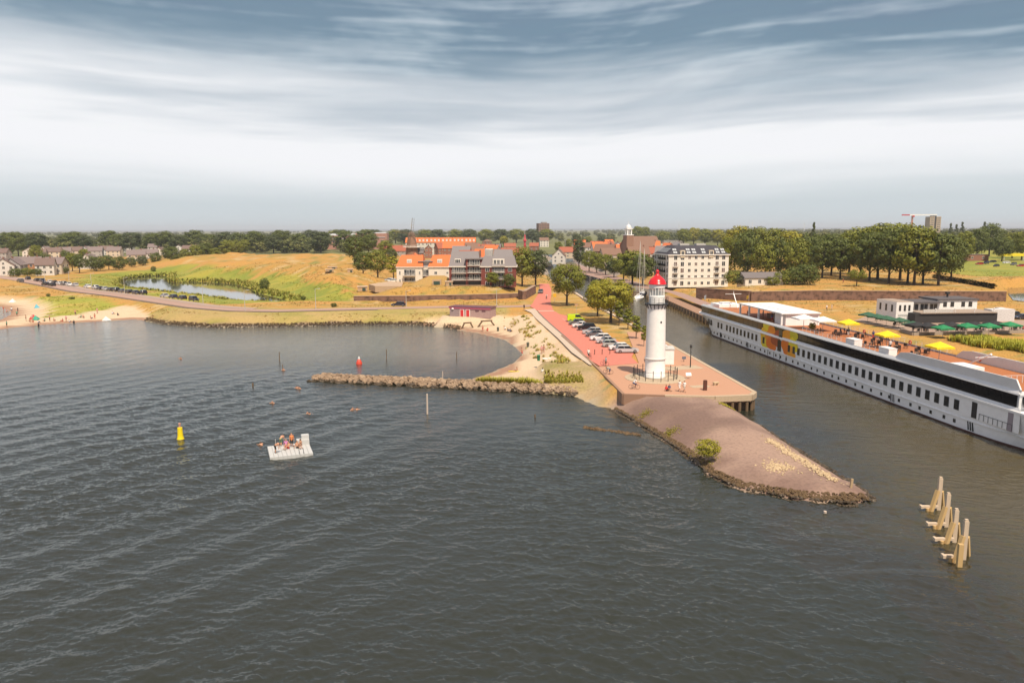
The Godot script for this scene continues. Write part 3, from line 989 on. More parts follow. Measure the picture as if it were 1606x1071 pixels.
func tree_library() -> void:
	for i in 2: tree_kind["broad%d" % i] = grow(11 + i, 8500, 0.020, 0.40, 0.27, 0.99, 46, 0.115)
	for i in 4: tree_kind["round%d" % i] = grow(31 + i, 3800, 0.028, 0.33, 0.20, 0.99, 34, 0.115)
	for i in 2: tree_kind["tall%d" % i] = grow(51 + i, 3400, 0.027, 0.24, 0.16, 0.995, 34, 0.095)
	for i in 3: tree_kind["bush%d" % i] = grow(61 + i, 2600, 0.045, 0.52, 0.02, 0.98, 26, 0.20)
	for i in 2: tree_kind["slim%d" % i] = grow(71 + i, 1500, 0.030, 0.16, 0.24, 0.99, 18, 0.075, 0.3, 0.014, 0.3)
	tree_kind["fir0"] = grow(81, 2400, 0.028, 0.20, 0.06, 1.0, 34, 0.075, 0.85)
	tree_kind["flat0"] = grow(91, 3000, 0.035, 0.56, 0.42, 0.97, 26, 0.16, 0.0, 0.03)
	for i in 3: tree_kind["wood%d" % i] = grow(95 + i, 700, 0.065, 0.36, 0.06, 0.99, 22, 0.13)
	leaf_mat("leaves_dark", Color(0.095, 0.12, 0.014))
	leaf_mat("leaves_mid", Color(0.175, 0.19, 0.013))
	leaf_mat("leaves_yellow", Color(0.30, 0.275, 0.015))
	leaf_mat("leaves_blue", Color(0.07, 0.092, 0.026))
	leaf_mat("leaves_grey", Color(0.10, 0.105, 0.05))
	mat("bark", Color(0.075, 0.055, 0.04), 0.9)

# x, z, height; wide stretches the crown sideways
func tree(called: String, kind: String, leaves: String, x: float, z: float, h: float, wide: float, y: float, label: String, group := "", cat := "tree") -> Node3D:
	var o := thing(called, label, cat, Vector3(x, y, z), rng.randf() * TAU, group)
	o.scale = Vector3(h * wide, h, h * wide)
	part(tree_kind[kind][0], "trunk" if cat == "tree" else "stem", mats["bark"], o)
	part(tree_kind[kind][1], "crown" if cat == "tree" else "foliage", mats[leaves], o)
	return o

# rows: [x, z, height, wide, kind, leaves] from left to right
func trees(called: String, rows: Array, y: float, desc: String, where: String, group: String, cat := "tree") -> void:
	for i in rows.size():
		var r: Array = rows[i]
		var label := "%s, %s from the left %s" % [desc, ordinal(i), where]
		if rows.size() == 1: label = desc + " " + where
		var gy := y
		if y < 0: gy = ground(r[0], r[1]).x - 0.1
		tree(called, r[4], r[5], r[0], r[1], r[2], r[3], gy, label, group, cat)

func build_trees() -> void:

	var gr := "trees along the canal bank"
	tree("canal_tree", "broad0", "leaves_mid", 17.25, -234.25, 13.15, 1.05, 3.2, "big round green tree on the bank left of the parked lime van", gr)
	tree("canal_tree", "broad1", "leaves_yellow", 26.05, -195.91, 11.58, 1.32, 2.4, "wide yellow green tree on the bank behind the parked cars", gr)
	tree("canal_tree", "round1", "leaves_mid", 24.01, -209, 10.55, 1.0, 2.4, "smaller tree just behind and left of the wide yellow green tree", gr)
	tree("sapling", "slim0", "leaves_mid", 27.48, -190.58, 6.56, 1.1, 2.4, "slim young tree right under the wide yellow green tree", "saplings by the lighthouse")
	tree("sapling", "slim1", "leaves_mid", 28.62, -183.13, 5.37, 1.4, 2.4, "slim young tree by the water, middle of the three saplings", "saplings by the lighthouse")
	tree("sapling", "slim0", "leaves_mid", 27.99, -166.85, 5.63, 1.3, 2.4, "thin stemmed young tree nearest the lighthouse", "saplings by the lighthouse")
	tree("sapling", "slim1", "leaves_mid", 27.77, -155.73, 4.73, 0.8, 2.4, "thin sapling half hidden behind the white lighthouse", "saplings by the lighthouse")
	tree("canal_tree", "round2", "leaves_mid", 4.31, -310.57, 15.74, 1.0, 3.9, "leafy green tree beside the right end of the brick apartments", gr)
	tree("canal_tree", "round0", "leaves_blue", 9.97, -313.92, 14.59, 1.0, 3.9, "darker tree on the quay between brick apartments and canal", gr)
	tree("garden_tree", "round1", "leaves_mid", -7.26, -277.71, 5.42, 1.3, 5.9, "small garden tree before the brick apartments, left of the pair", "garden trees before the brick apartments")
	tree("garden_tree", "bush1", "leaves_dark", -1.11, -277.42, 4.71, 0.9, 5.9, "small dark garden tree before the brick apartments, right of the pair", "garden trees before the brick apartments")
	tree("garden_tree", "slim1", "leaves_yellow", -51.55, -326.71, 10.49, 1.5, 5.5, "slim yellow green tree touching the left end of the white apartments", "garden trees before the brick apartments")
	# grove on the fort
	trees("grove_tree", [[-90.53, -433.25, 14.91, 1.1, "round0", "leaves_dark"], [-73.67, -371.72, 12.2, 1.15, "round1", "leaves_dark"], [-107.71, -566.98, 15.2, 1.2, "round2", "leaves_dark"], [-65.32, -365.51, 13.84, 1.15, "round3", "leaves_mid"], [-95.03, -565.75, 13.28, 1.2, "round0", "leaves_mid"], [-83.75, -527.6, 10.19, 1.1, "round1", "leaves_dark"]], -1, "dark leafy tree", "in the grove on the dry mound", "grove on the fort mound")
	# row along the right quay of the canal
	trees("quay_tree", [[41.05, -459.17, 18.9, 0.8, "tall0", "leaves_blue"], [43.73, -424.44, 12.16, 1.0, "round1", "leaves_mid"], [46.64, -411.85, 11.12, 1.1, "round2", "leaves_mid"], [49.36, -394.37, 10.98, 1.1, "round3", "leaves_mid"], [50.87, -373.32, 9.78, 1.1, "round0", "leaves_blue"], [52.18, -349.97, 13.01, 1.1, "round1", "leaves_mid"], [52.45, -325.56, 14.86, 1.2, "round2", "leaves_mid"], [55.57, -318.01, 13.45, 1.1, "round3", "leaves_dark"]], 2.8, "green quay tree", "in the row behind the moored yachts", "trees along the yacht quay")
	# lone tree and park row on the right
	tree("lone_tree", "flat0", "leaves_mid", 127.55, -276.77, 6.11, 1.0, 5.5, "small lone flat topped tree on the dry lawn", "", "tree")
	trees("park_tree", [[134.1, -323.73, 16.63, 1.05, "round0", "leaves_dark"], [145.25, -341.02, 18.93, 1.05, "round1", "leaves_dark"], [138.12, -315.23, 17.52, 1.0, "tall0", "leaves_dark"], [157.37, -350.02, 20, 1.05, "round2", "leaves_mid"], [150.21, -322.86, 21.7, 1.0, "round3", "leaves_mid"], [144.78, -303.24, 20.16, 0.95, "round0", "leaves_dark"], [153.54, -314.42, 23.5, 1.0, "round1", "leaves_mid"], [147.07, -292.3, 21.15, 0.9, "round2", "leaves_dark"], [158.73, -306.31, 23.16, 1.0, "round3", "leaves_mid"], [154.34, -291.95, 21.61, 0.9, "round0", "leaves_dark"], [151.55, -282.01, 22.53, 0.95, "round1", "leaves_mid"], [156.56, -285.05, 20.16, 0.9, "tall1", "leaves_dark"], [158.67, -278.47, 19.71, 1.0, "round2", "leaves_dark"], [176.85, -301.61, 17.53, 0.9, "round3", "leaves_dark"]], 5.5, "tall dark park tree", "in the park row", "tall trees of the park row")
	trees("park_tree", [[277.01, -460.74, 19.31, 0.85, "round1", "leaves_mid"], [306.57, -496.15, 20.78, 0.9, "round0", "leaves_dark"], [355.98, -561.15, 24.4, 1.0, "round2", "leaves_dark"], [310.48, -476.23, 15.19, 1.1, "round3", "leaves_dark"], [349.13, -524.92, 18.03, 1.1, "round0", "leaves_mid"], [334.8, -493.76, 19.03, 1.1, "round1", "leaves_mid"]], 5.5, "green tree", "beside the car park", "trees by the car park")
	trees("wood_tree", [[110.7, -379.6, 18.52, 0.6, "bush0", "leaves_mid"], [144.56, -479.8, 22.92, 1.1, "round3", "leaves_yellow"], [115.72, -368.82, 20.47, 0.62, "bush1", "leaves_dark"], [143.17, -440.25, 22.16, 1.1, "round2", "leaves_mid"], [121.07, -358.58, 15.11, 0.8, "bush0", "leaves_mid"], [157.72, -454.28, 21.34, 1.1, "round3", "leaves_mid"], [128.25, -358.19, 16.9, 0.75, "bush2", "leaves_dark"], [162.12, -438.96, 19.9, 1.2, "round2", "leaves_yellow"], [132.53, -348.56, 16.45, 0.75, "bush1", "leaves_mid"], [144.54, -367.18, 18.54, 0.65, "bush0", "leaves_dark"], [208.5, -522.03, 26.65, 0.5, "fir0", "leaves_blue"], [178.07, -437.87, 17.66, 1.1, "round3", "leaves_dark"]], -1, "leafy tree", "in the dense wood right of the white flats", "dense wood beside the white flats")
	trees("shrub", [[85.65, -289.8, 5.41, 1.2, "bush0", "leaves_mid"], [88.54, -286.33, 3.65, 1.5, "bush1", "leaves_grey"], [93.1, -286.12, 2.67, 1.5, "bush2", "leaves_dark"], [98.47, -282.61, 3.6, 1.4, "bush0", "leaves_mid"], [103.88, -285.61, 5.57, 1.2, "bush1", "leaves_mid"], [108.18, -285.41, 6.54, 1.2, "bush2", "leaves_dark"], [112.47, -285.2, 8.46, 1.0, "bush0", "leaves_dark"]], 5.5, "rounded green shrub", "along the lawn's edge by the white bungalow", "shrubs by the bungalow", "shrub")
	# firs far right
	trees("fir_tree", [[685.04, -1180.4, 32.47, 0.7, "fir0", "leaves_blue"], [693.08, -1178.81, 30.47, 0.8, "fir0", "leaves_blue"], [701.09, -1177.23, 34.33, 0.7, "fir0", "leaves_blue"], [800.06, -1280.21, 35.2, 0.8, "fir0", "leaves_blue"]], 3.0, "dark pointed fir", "rising behind the park", "firs behind the park")
	# the housing estate on the left
	trees("estate_tree", [[-530.22, -793.33, 22.57, 1.0, "round0", "leaves_dark"], [-467.13, -713.01, 23.27, 1.0, "round1", "leaves_dark"], [-359.94, -569.25, 13.39, 1.0, "round3", "leaves_mid"], [-340.36, -546.92, 8.29, 1.0, "bush1", "leaves_dark"], [-300.5, -506.76, 11.09, 0.9, "round2", "leaves_dark"], [-267.62, -457.51, 10.8, 1.0, "round0", "leaves_mid"], [-251.16, -436.14, 10.67, 1.0, "round3", "leaves_dark"], [-298.05, -524.51, 11.47, 1.0, "round1", "leaves_mid"], [-252.74, -456.56, 9.24, 1.2, "bush0", "leaves_dark"], [-252.78, -471.18, 8.74, 1.2, "round2", "leaves_dark"], [-246.16, -470.74, 7.94, 1.2, "bush1", "leaves_dark"], [-254.63, -503.53, 6.37, 1.0, "bush2", "leaves_dark"], [-256.12, -521.45, 7.03, 1.0, "bush0", "leaves_blue"], [-260.73, -551.01, 7.88, 1.0, "bush1", "leaves_dark"], [-256.95, -561.19, 11.32, 1.0, "round0", "leaves_dark"], [-238.06, -529.5, 12.91, 1.1, "round1", "leaves_dark"], [-243.18, -560.11, 10.36, 1.1, "round3", "leaves_mid"], [-235.33, -559.49, 13.16, 1.1, "round2", "leaves_mid"], [-236.73, -581.71, 14.65, 1.1, "round0", "leaves_dark"], [-224.05, -569.43, 11.01, 1.1, "round1", "leaves_mid"], [-238.79, -631.77, 15.9, 1.1, "round2", "leaves_mid"], [-241.69, -660.31, 15.51, 1.0, "round3", "leaves_mid"], [-257.26, -726.75, 15.23, 1.0, "round0", "leaves_mid"]], 2.9, "leafy tree", "along the estate edge beyond the pond", "trees along the housing estate")
	trees("hedge_shrub", [[-261.64, -395.65, 4.69, 1.3, "bush0", "leaves_dark"], [-262.63, -406.65, 4.13, 1.4, "bush1", "leaves_mid"], [-256.9, -406.32, 3.78, 1.3, "bush2", "leaves_dark"], [-261.76, -430.4, 4, 1.4, "bush0", "leaves_dark"], [-256.46, -430.08, 3.64, 1.3, "bush1", "leaves_dark"]], 2.9, "dark garden shrub", "before the estate houses", "garden shrubs before the estate houses", "shrub")
	# belts of tall trees
	var belt := []
	for i in 24:
		belt.append([lerpf(-540, -165, i / 23.0), -780.0 - (i % 3) * 40, 18.0 + (i * 7 % 6), 1.5, "round%d" % (i % 4), "leaves_dark" if i % 3 else "leaves_blue"])
	trees("belt_tree", belt, 4.0, "tall dark tree", "in the belt behind the fort", "tall tree belt behind the fort")
	belt = []
	for i in 16:
		belt.append([lerpf(-330, 60, i / 15.0), -1240.0 - (i % 2) * 60, 24.0 + (i * 5 % 5), 1.7, "round%d" % ((i + 1) % 4), "leaves_mid" if i % 2 else "leaves_blue"])
	trees("belt_tree", belt, 3.0, "distant tall tree", "in the belt behind the windmill", "distant belt behind the windmill")
	# town trees
	trees("town_tree", [[-11.2, -1063.55, 14.23, 1.2, "round0", "leaves_yellow"], [45.95, -739.42, 11.16, 1.1, "round1", "leaves_mid"], [62.59, -827.53, 12.47, 1.0, "round2", "leaves_mid"], [76.17, -879.42, 17.65, 1.0, "round3", "leaves_blue"], [105.46, -1044.89, 13.11, 1.2, "round0", "leaves_mid"], [153.57, -1285.66, 15.03, 1.0, "bush0", "leaves_blue"], [234.03, -1404.15, 28.1, 1.2, "round0", "leaves_mid"], [275.76, -1560.09, 27.31, 1.2, "round2", "leaves_mid"], [279.43, -1394.21, 18.62, 1.4, "bush1", "leaves_mid"], [233.17, -1024.48, 23.1, 1.2, "round3", "leaves_mid"], [277.41, -1150.89, 24.97, 1.2, "round1", "leaves_yellow"], [271.49, -1059.32, 23, 1.2, "round0", "leaves_mid"], [288.61, -1056.47, 22.05, 1.2, "round3", "leaves_yellow"]], 3.4, "town tree", "among the roofs of the old town", "trees among the town roofs")
	# far woods to the horizon
	var xf := []
	var tint := []
	var wn := FastNoiseLite.new()
	wn.seed = 6; wn.frequency = 0.0016; wn.fractal_octaves = 3
	for i in 5200:
		var z := -780.0 - pow(rng.randf(), 1.7) * 6500.0
		var x := rng.randf_range(-0.95, 0.95) * (-z)
		var n := wn.get_noise_2d(x, z * 0.45)
		if n < -0.03 and rng.randf() > 0.08: continue
		if z > -1300 and x > -170 and x < 330: continue
		var s := rng.randf_range(9, 16) * (1.25 if x > 500 else 1.0)
		xf.append(Transform3D(Basis(Vector3.UP, rng.randf() * TAU).scaled(Vector3(s * 1.5, s, s * 1.5)), Vector3(x, 2.5, z)))
		var k := rng.randf()
		tint.append(Color(0.075, 0.095, 0.025).lerp(Color(0.17, 0.17, 0.045), k))
	var wm := mat("far_leaves", Color(1, 1, 1), 0.8, 0, null, 1, true)
	tag(multi(tree_kind["wood0"][1], wm, "far_wood", xf, self, tint), "distant woods spread to the horizon", "wood")
	# the bush on the sloping pier
	tree("pier_bush", "bush1", "leaves_yellow", 22.23, -82.39, 1.94, 1.35, 1.3, "single bright green bush on the sloping stone pier", "", "bush")
	trees("bank_bush", [[-107.7, -325.62, 4.98, 0.8, "bush2", "leaves_dark"], [-73.44, -262.78, 1.57, 1.1, "bush1", "leaves_dark"], [-57.1, -239.02, 1.43, 1.3, "bush0", "leaves_dark"], [-216.8, -454.26, 3.07, 0.9, "bush2", "leaves_dark"]], -1, "lone dark bush", "on the green pond bank", "bushes on the pond bank", "bush")
	trees("dune_bush", [[-173.4, -279.41, 1.19, 1.1, "bush2", "leaves_dark"], [-158.33, -268.64, 0.92, 2.0, "bush1", "leaves_dark"], [-135.73, -231.74, 1, 0.7, "slim0", "leaves_dark"]], -1, "tiny dark bush", "on the grassy dune by the beach", "bushes on the dune", "bush")
	# reeds round the pond and along the right bank
	xf = []
	tint = []
	for i in POND.size():
		var a := POND[i]
		var b := POND[(i + 1) % POND.size()]
		for j in int(a.distance_to(b) * 3.5):
			var q := a.lerp(b, rng.randf())
			if line_distance(q, DIKE) < 9.5 and rng.randf() < 0.5: continue
			var c := Vector2(-140, -330)
			var out := (q - c).normalized() * rng.randf_range(-0.6, 4.5)
			if i < 12 and i > 2: out = Vector2(rng.randf_range(0, 4), -rng.randf_range(0.0, 6.0))
			q += out
			xf.append(Transform3D(rand_turn(rng.randf_range(0.7, 1.9), 0.12), Vector3(q.x, maxf(ground(q.x, q.y).x, 0.1) - 0.1, q.y)))
			tint.append(Color(0.30, 0.36, 0.04).lerp(Color(0.58, 0.50, 0.12), rng.randf()))
	tag(multi(tuft_mesh(21, 22, 1.0, 0.5), mats["tuft_blades"], "pond_reeds", xf, self, tint), "green reeds fringing the pond", "reeds")
	xf = []
	tint = []
	for i in 700:
		var q := Vector3(99.19, 0.8, -157.09).lerp(Vector3(105.65, 0.8, -146.06), rng.randf()) + Vector3(rng.randf_range(-4, 4), 0, rng.randf_range(-7, 4))
		xf.append(Transform3D(rand_turn(rng.randf_range(0.9, 1.7), 0.1), Vector3(q.x, maxf(ground(q.x, q.z).x, 0.1), q.z)))
		tint.append(Color(0.36, 0.40, 0.03).lerp(Color(0.52, 0.46, 0.05), rng.randf()))
	tag(multi(tuft_mesh(22, 22, 1.0, 0.7), mats["tuft_blades"], "shore_reeds", xf, self, tint), "yellow green reeds on the far bank behind the ship's bow", "reeds")
	# rough grass over the fort, the dike and the dune
	xf = []
	tint = []
	while xf.size() < 15000:
		var q := Vector2(rng.randf_range(-230, 16), -rng.randf_range(200, 430)) if xf.size() < 9500 else Vector2(rng.randf_range(66, 240), -rng.randf_range(212, 420))
		if absf(q.x) > -q.y * 0.72: continue
		if hm.get_noise_2d(q.x * 0.5, q.y * 0.5) + rng.randf_range(-0.25, 0.25) < 0.0: continue
		if line_distance(q, DIKE) < 7.0: continue
		var gz := ground(q.x, q.y)
		if gz.x < 0.4 or gz.y == 1 or gz.y == 4 or gz.y == 6: continue
		if q.x > 3 and q.x < 20 and q.y > -330: continue
		xf.append(Transform3D(rand_turn(rng.randf_range(0.35, 0.9), 0.15), Vector3(q.x, gz.x - 0.05, q.y)))
		var dryc := Color(0.62, 0.40, 0.13).lerp(Color(0.42, 0.32, 0.09), rng.randf())
		tint.append(dryc if gz.y == 2 else Color(0.34, 0.38, 0.04).lerp(Color(0.52, 0.44, 0.08), rng.randf()))
	tag(multi(tuft_mesh(31, 12, 0.55, 0.8), mats["tuft_blades"], "rough_grass", xf, self, tint), "tufts of rough dry grass over the mounds and lawns", "grass")
	# clipped hedge in the park
	var hp := [Vector3(180.85, 5.6, -321.21), Vector3(175.1, 5.6, -290.93), Vector3(169.67, 5.6, -262.99)]
	var hg := Geo.new()
	for i in 2600:
		var u := rng.randf() * 2
		var q: Vector3 = hp[int(u)].lerp(hp[int(u) + 1], u - int(u)) + Vector3(rng.randf_range(-0.8, 0.8), rng.randf_range(0, 1.7), rng.randf_range(-0.8, 0.8))
		var n := Vector3(rng.randfn(), rng.randfn() + 0.8, rng.randfn() + 0.4).normalized()
		var x := n.cross(Vector3(rng.randfn(), rng.randfn(), rng.randfn())).normalized() * 0.3
		var b := rng.randf_range(0.7, 1.3)
		hg.col = Color(b, b, b)
		hg.tri_n(q - x, q + n.cross(x), q + x, n, n, n)
	single(hg, "hedge", mats["leaves_dark"], "long dark clipped hedge running diagonally across the park lawn", "hedge")

# ---------------------------------------------------------------- lighthouse and what stands on the quay
func build_lighthouse() -> void:
	var at := Vector3(23.7, 2.55, -122.0)
	var white := mat("white_paint", Color(0.84, 0.83, 0.82), 0.55, 0, grain("paint", 0.012, 0.93, 1.03, 5), 6.0)
	var black := mat("black_iron", Color(0.02, 0.02, 0.022), 0.5)
	var red := mat("red_dome_paint", Color(0.62, 0.012, 0.02), 0.28)
	var t := thing("lighthouse", "white round lighthouse with red domed cap on the quay", "lighthouse", at)
	var g := Geo.new()
	g.lathe([Vector2(1.72, 0), Vector2(1.70, 0.25), Vector2(1.66, 0.3), Vector2(1.62, 3.1), Vector2(1.50, 11.0), Vector2(1.50, 11.6), Vector2(1.66, 12.1), Vector2(1.66, 12.2), Vector2(0, 12.2)], 40)
	part(g, "tower", white, t)
	g = Geo.new()
	g.lathe([Vector2(1.80, -0.05), Vector2(1.80, 0.22), Vector2(1.70, 0.24)], 40)
	part(g, "plinth", mat("grey_plinth", Color(0.42, 0.38, 0.33), 0.8), t)
	g = Geo.new()
	g.lathe([Vector2(1.60, 3.16), Vector2(1.76, 3.2), Vector2(1.76, 3.36), Vector2(1.58, 3.42)], 40)
	part(g, "band", mat("grey_band", Color(0.60, 0.58, 0.56), 0.6), t)
	for a in [[0.35, 9.4, 0.16], [2.6, 6.5, 0.2]]:
		g = Geo.new()
		var d := Vector3(sin(a[0]), 0, cos(a[0]))
		var r := lerpf(1.62, 1.50, (a[1] - 3.1) / 7.9)
		g.cyl(d * (r - 0.1) + Vector3.UP * a[1], d * (r + 0.05) + Vector3.UP * a[1], a[2], a[2], 14)
		var w := part(g, "porthole", black, t)
		g = Geo.new()
		g.cyl(d * (r + 0.03) + Vector3.UP * a[1], d * (r + 0.07) + Vector3.UP * a[1], a[2] * 0.7, a[2] * 0.7, 14)
		part(g, "pane", mat("dark_glass", Color(0.03, 0.035, 0.04), 0.08), w)
	# gallery with brackets and railing
	g = Geo.new()
	g.lathe([Vector2(1.5, 12.12), Vector2(1.9, 12.2), Vector2(1.9, 12.36), Vector2(1.2, 12.36)], 40)
	var ga := part(g, "gallery", black, t)
	for i in 16:
		var a := TAU * i / 16
		var d := Vector3(cos(a), 0, sin(a))
		g = Geo.new()
		g.bar(d * 1.45 + Vector3.UP * 11.5, d * 1.84 + Vector3.UP * 12.18, 0.09, 0.12)
		part(g, "bracket", black, ga)
		g = Geo.new()
		g.cyl(d * 1.85 + Vector3.UP * 12.3, d * 1.85 + Vector3.UP * 13.35, 0.028, 0.028, 6)
		part(g, "railing_post", black, ga)
	for y in [12.65, 13.0, 13.35]:
		g = Geo.new()
		g.lathe([Vector2(1.83, y - 0.02), Vector2(1.87, y - 0.02), Vector2(1.87, y + 0.02), Vector2(1.83, y + 0.02)], 40)
		part(g, "rail", black, ga)
	# lantern room
	g = Geo.new()
	g.lathe([Vector2(1.30, 12.34), Vector2(1.28, 13.62), Vector2(1.22, 13.66), Vector2(0, 13.66)], 36)
	part(g, "lantern_wall", white, t)
	g = Geo.new()
	g.lathe([Vector2(1.17, 13.6), Vector2(1.17, 14.95)], 32)
	var glass := mat("lantern_glass", Color(0.55, 0.58, 0.60), 0.05)
	glass.transparency = BaseMaterial3D.TRANSPARENCY_ALPHA
	glass.albedo_color.a = 0.35
	part(g, "glazing", glass, t)
	for i in 16:
		var a := TAU * i / 16
		g = Geo.new()
		g.bar(Vector3(cos(a) * 1.2, 13.6, sin(a) * 1.2), Vector3(cos(a) * 1.2, 14.95, sin(a) * 1.2), 0.07, 0.07)
		part(g, "glazing_bar", white, t)
	g = Geo.new()
	g.lathe([Vector2(0.0, 13.7), Vector2(0.34, 13.75), Vector2(0.4, 14.3), Vector2(0.34, 14.8), Vector2(0, 14.85)], 16)
	part(g, "lens", mat("lens_glass", Color(0.35, 0.38, 0.36), 0.1), t)
	g = Geo.new()
	g.lathe([Vector2(1.16, 14.9), Vector2(1.30, 14.95), Vector2(1.32, 15.5), Vector2(1.2, 15.55)], 36)
	part(g, "fascia", white, t)
	g = Geo.new()
	g.lathe([Vector2(1.30, 15.46), Vector2(1.50, 15.5), Vector2(1.50, 15.6), Vector2(1.42, 15.68), Vector2(1.34, 15.95), Vector2(1.12, 16.3), Vector2(0.78, 16.62), Vector2(0.5, 16.82), Vector2(0.34, 17.0), Vector2(0.25, 17.2), Vector2(0.22, 17.38), Vector2(0.27, 17.42), Vector2(0.3, 17.52), Vector2(0.27, 17.66), Vector2(0.16, 17.76), Vector2(0.07, 17.8), Vector2(0, 17.95)], 40, Vector3.ZERO, 0.5)
	part(g, "dome", red, t)
	g = Geo.new()
	g.box(Vector3(0.4, 1.05, 1.62), Vector3(0.9, 2.0, 0.16), Basis(Vector3.UP, 2.8))
	# ring fence
	var f := thing("ring_fence", "round black iron fence enclosing the lighthouse foot", "fence", at + Vector3(0, 0.02, 0.2))
	for i in 18:
		var a := TAU * i / 18 + 0.1
		var d := Vector3(cos(a), 0, sin(a)) * 3.6
		g = Geo.new()
		g.bar(d, d + Vector3.UP * 1.62, 0.09, 0.09)
		g.ball(d + Vector3.UP * 1.66, Vector3.ONE * 0.08, 6, 4)
		part(g, "post", black, f)
		var e := Vector3(cos(a + TAU / 18), 0, sin(a + TAU / 18)) * 3.6
		for y in [0.35, 0.85, 1.4]:
			g = Geo.new()
			g.bar(d + Vector3.UP * y, e + Vector3.UP * y, 0.025, 0.03)
			part(g, "rail", black, f)
	# white hut behind
	var h := thing("white_hut", "small white hut with grey roof behind the lighthouse foot", "hut", Vector3(27.6, 2.5, -136.2), -0.12)
	g = Geo.new()
	g.box(Vector3(0, 1.35, 0), Vector3(4.2, 2.7, 3.6))
	part(g, "wall", white, h)
	g = Geo.new()
	g.box(Vector3(0, 2.8, 0), Vector3(4.4, 0.2, 3.8))
	g.box(Vector3(-0.3, 3.05, -0.2), Vector3(2.6, 0.35, 2.4))
	part(g, "roof", mat("grey_roofing", Color(0.50, 0.50, 0.48), 0.8), h)
	g = Geo.new()
	g.box(Vector3(-0.9, 1.0, 1.82), Vector3(0.95, 2.0, 0.06))
	part(g, "door", mat("grey_door", Color(0.45, 0.46, 0.46), 0.6), h)

func post_lamp(called: String, at: Vector3, h: float, arm: float, label: String, group: String, dark := false) -> Node3D:
	var t := thing(called, label, "lamp post", at, 0, group)
	var m := mat("black_iron", Color(0.02, 0.02, 0.022), 0.5) if dark else mat("galvanised", Color(0.55, 0.53, 0.50), 0.5, 0.3)
	var g := Geo.new()
	g.cyl(Vector3.ZERO, Vector3(0, h, 0), 0.11, 0.06, 8)
	part(g, "pole", m, t)
	g = Geo.new()
	if arm > 0:
		g.bar(Vector3(0, h - 0.05, 0), Vector3(arm, h + 0.1, 0), 0.07, 0.07)
		part(g, "arm", m, t)
		g = Geo.new()
		g.box(Vector3(arm + 0.25, h + 0.1, 0), Vector3(0.75, 0.14, 0.3))
		part(g, "lamp_head", m, t)
	else:
		g.lathe([Vector2(0.08, h), Vector2(0.2, h + 0.1), Vector2(0.24, h + 0.4), Vector2(0.1, h + 0.55), Vector2(0, h + 0.6)], 10)
		part(g, "lamp_head", m, t)
	return t

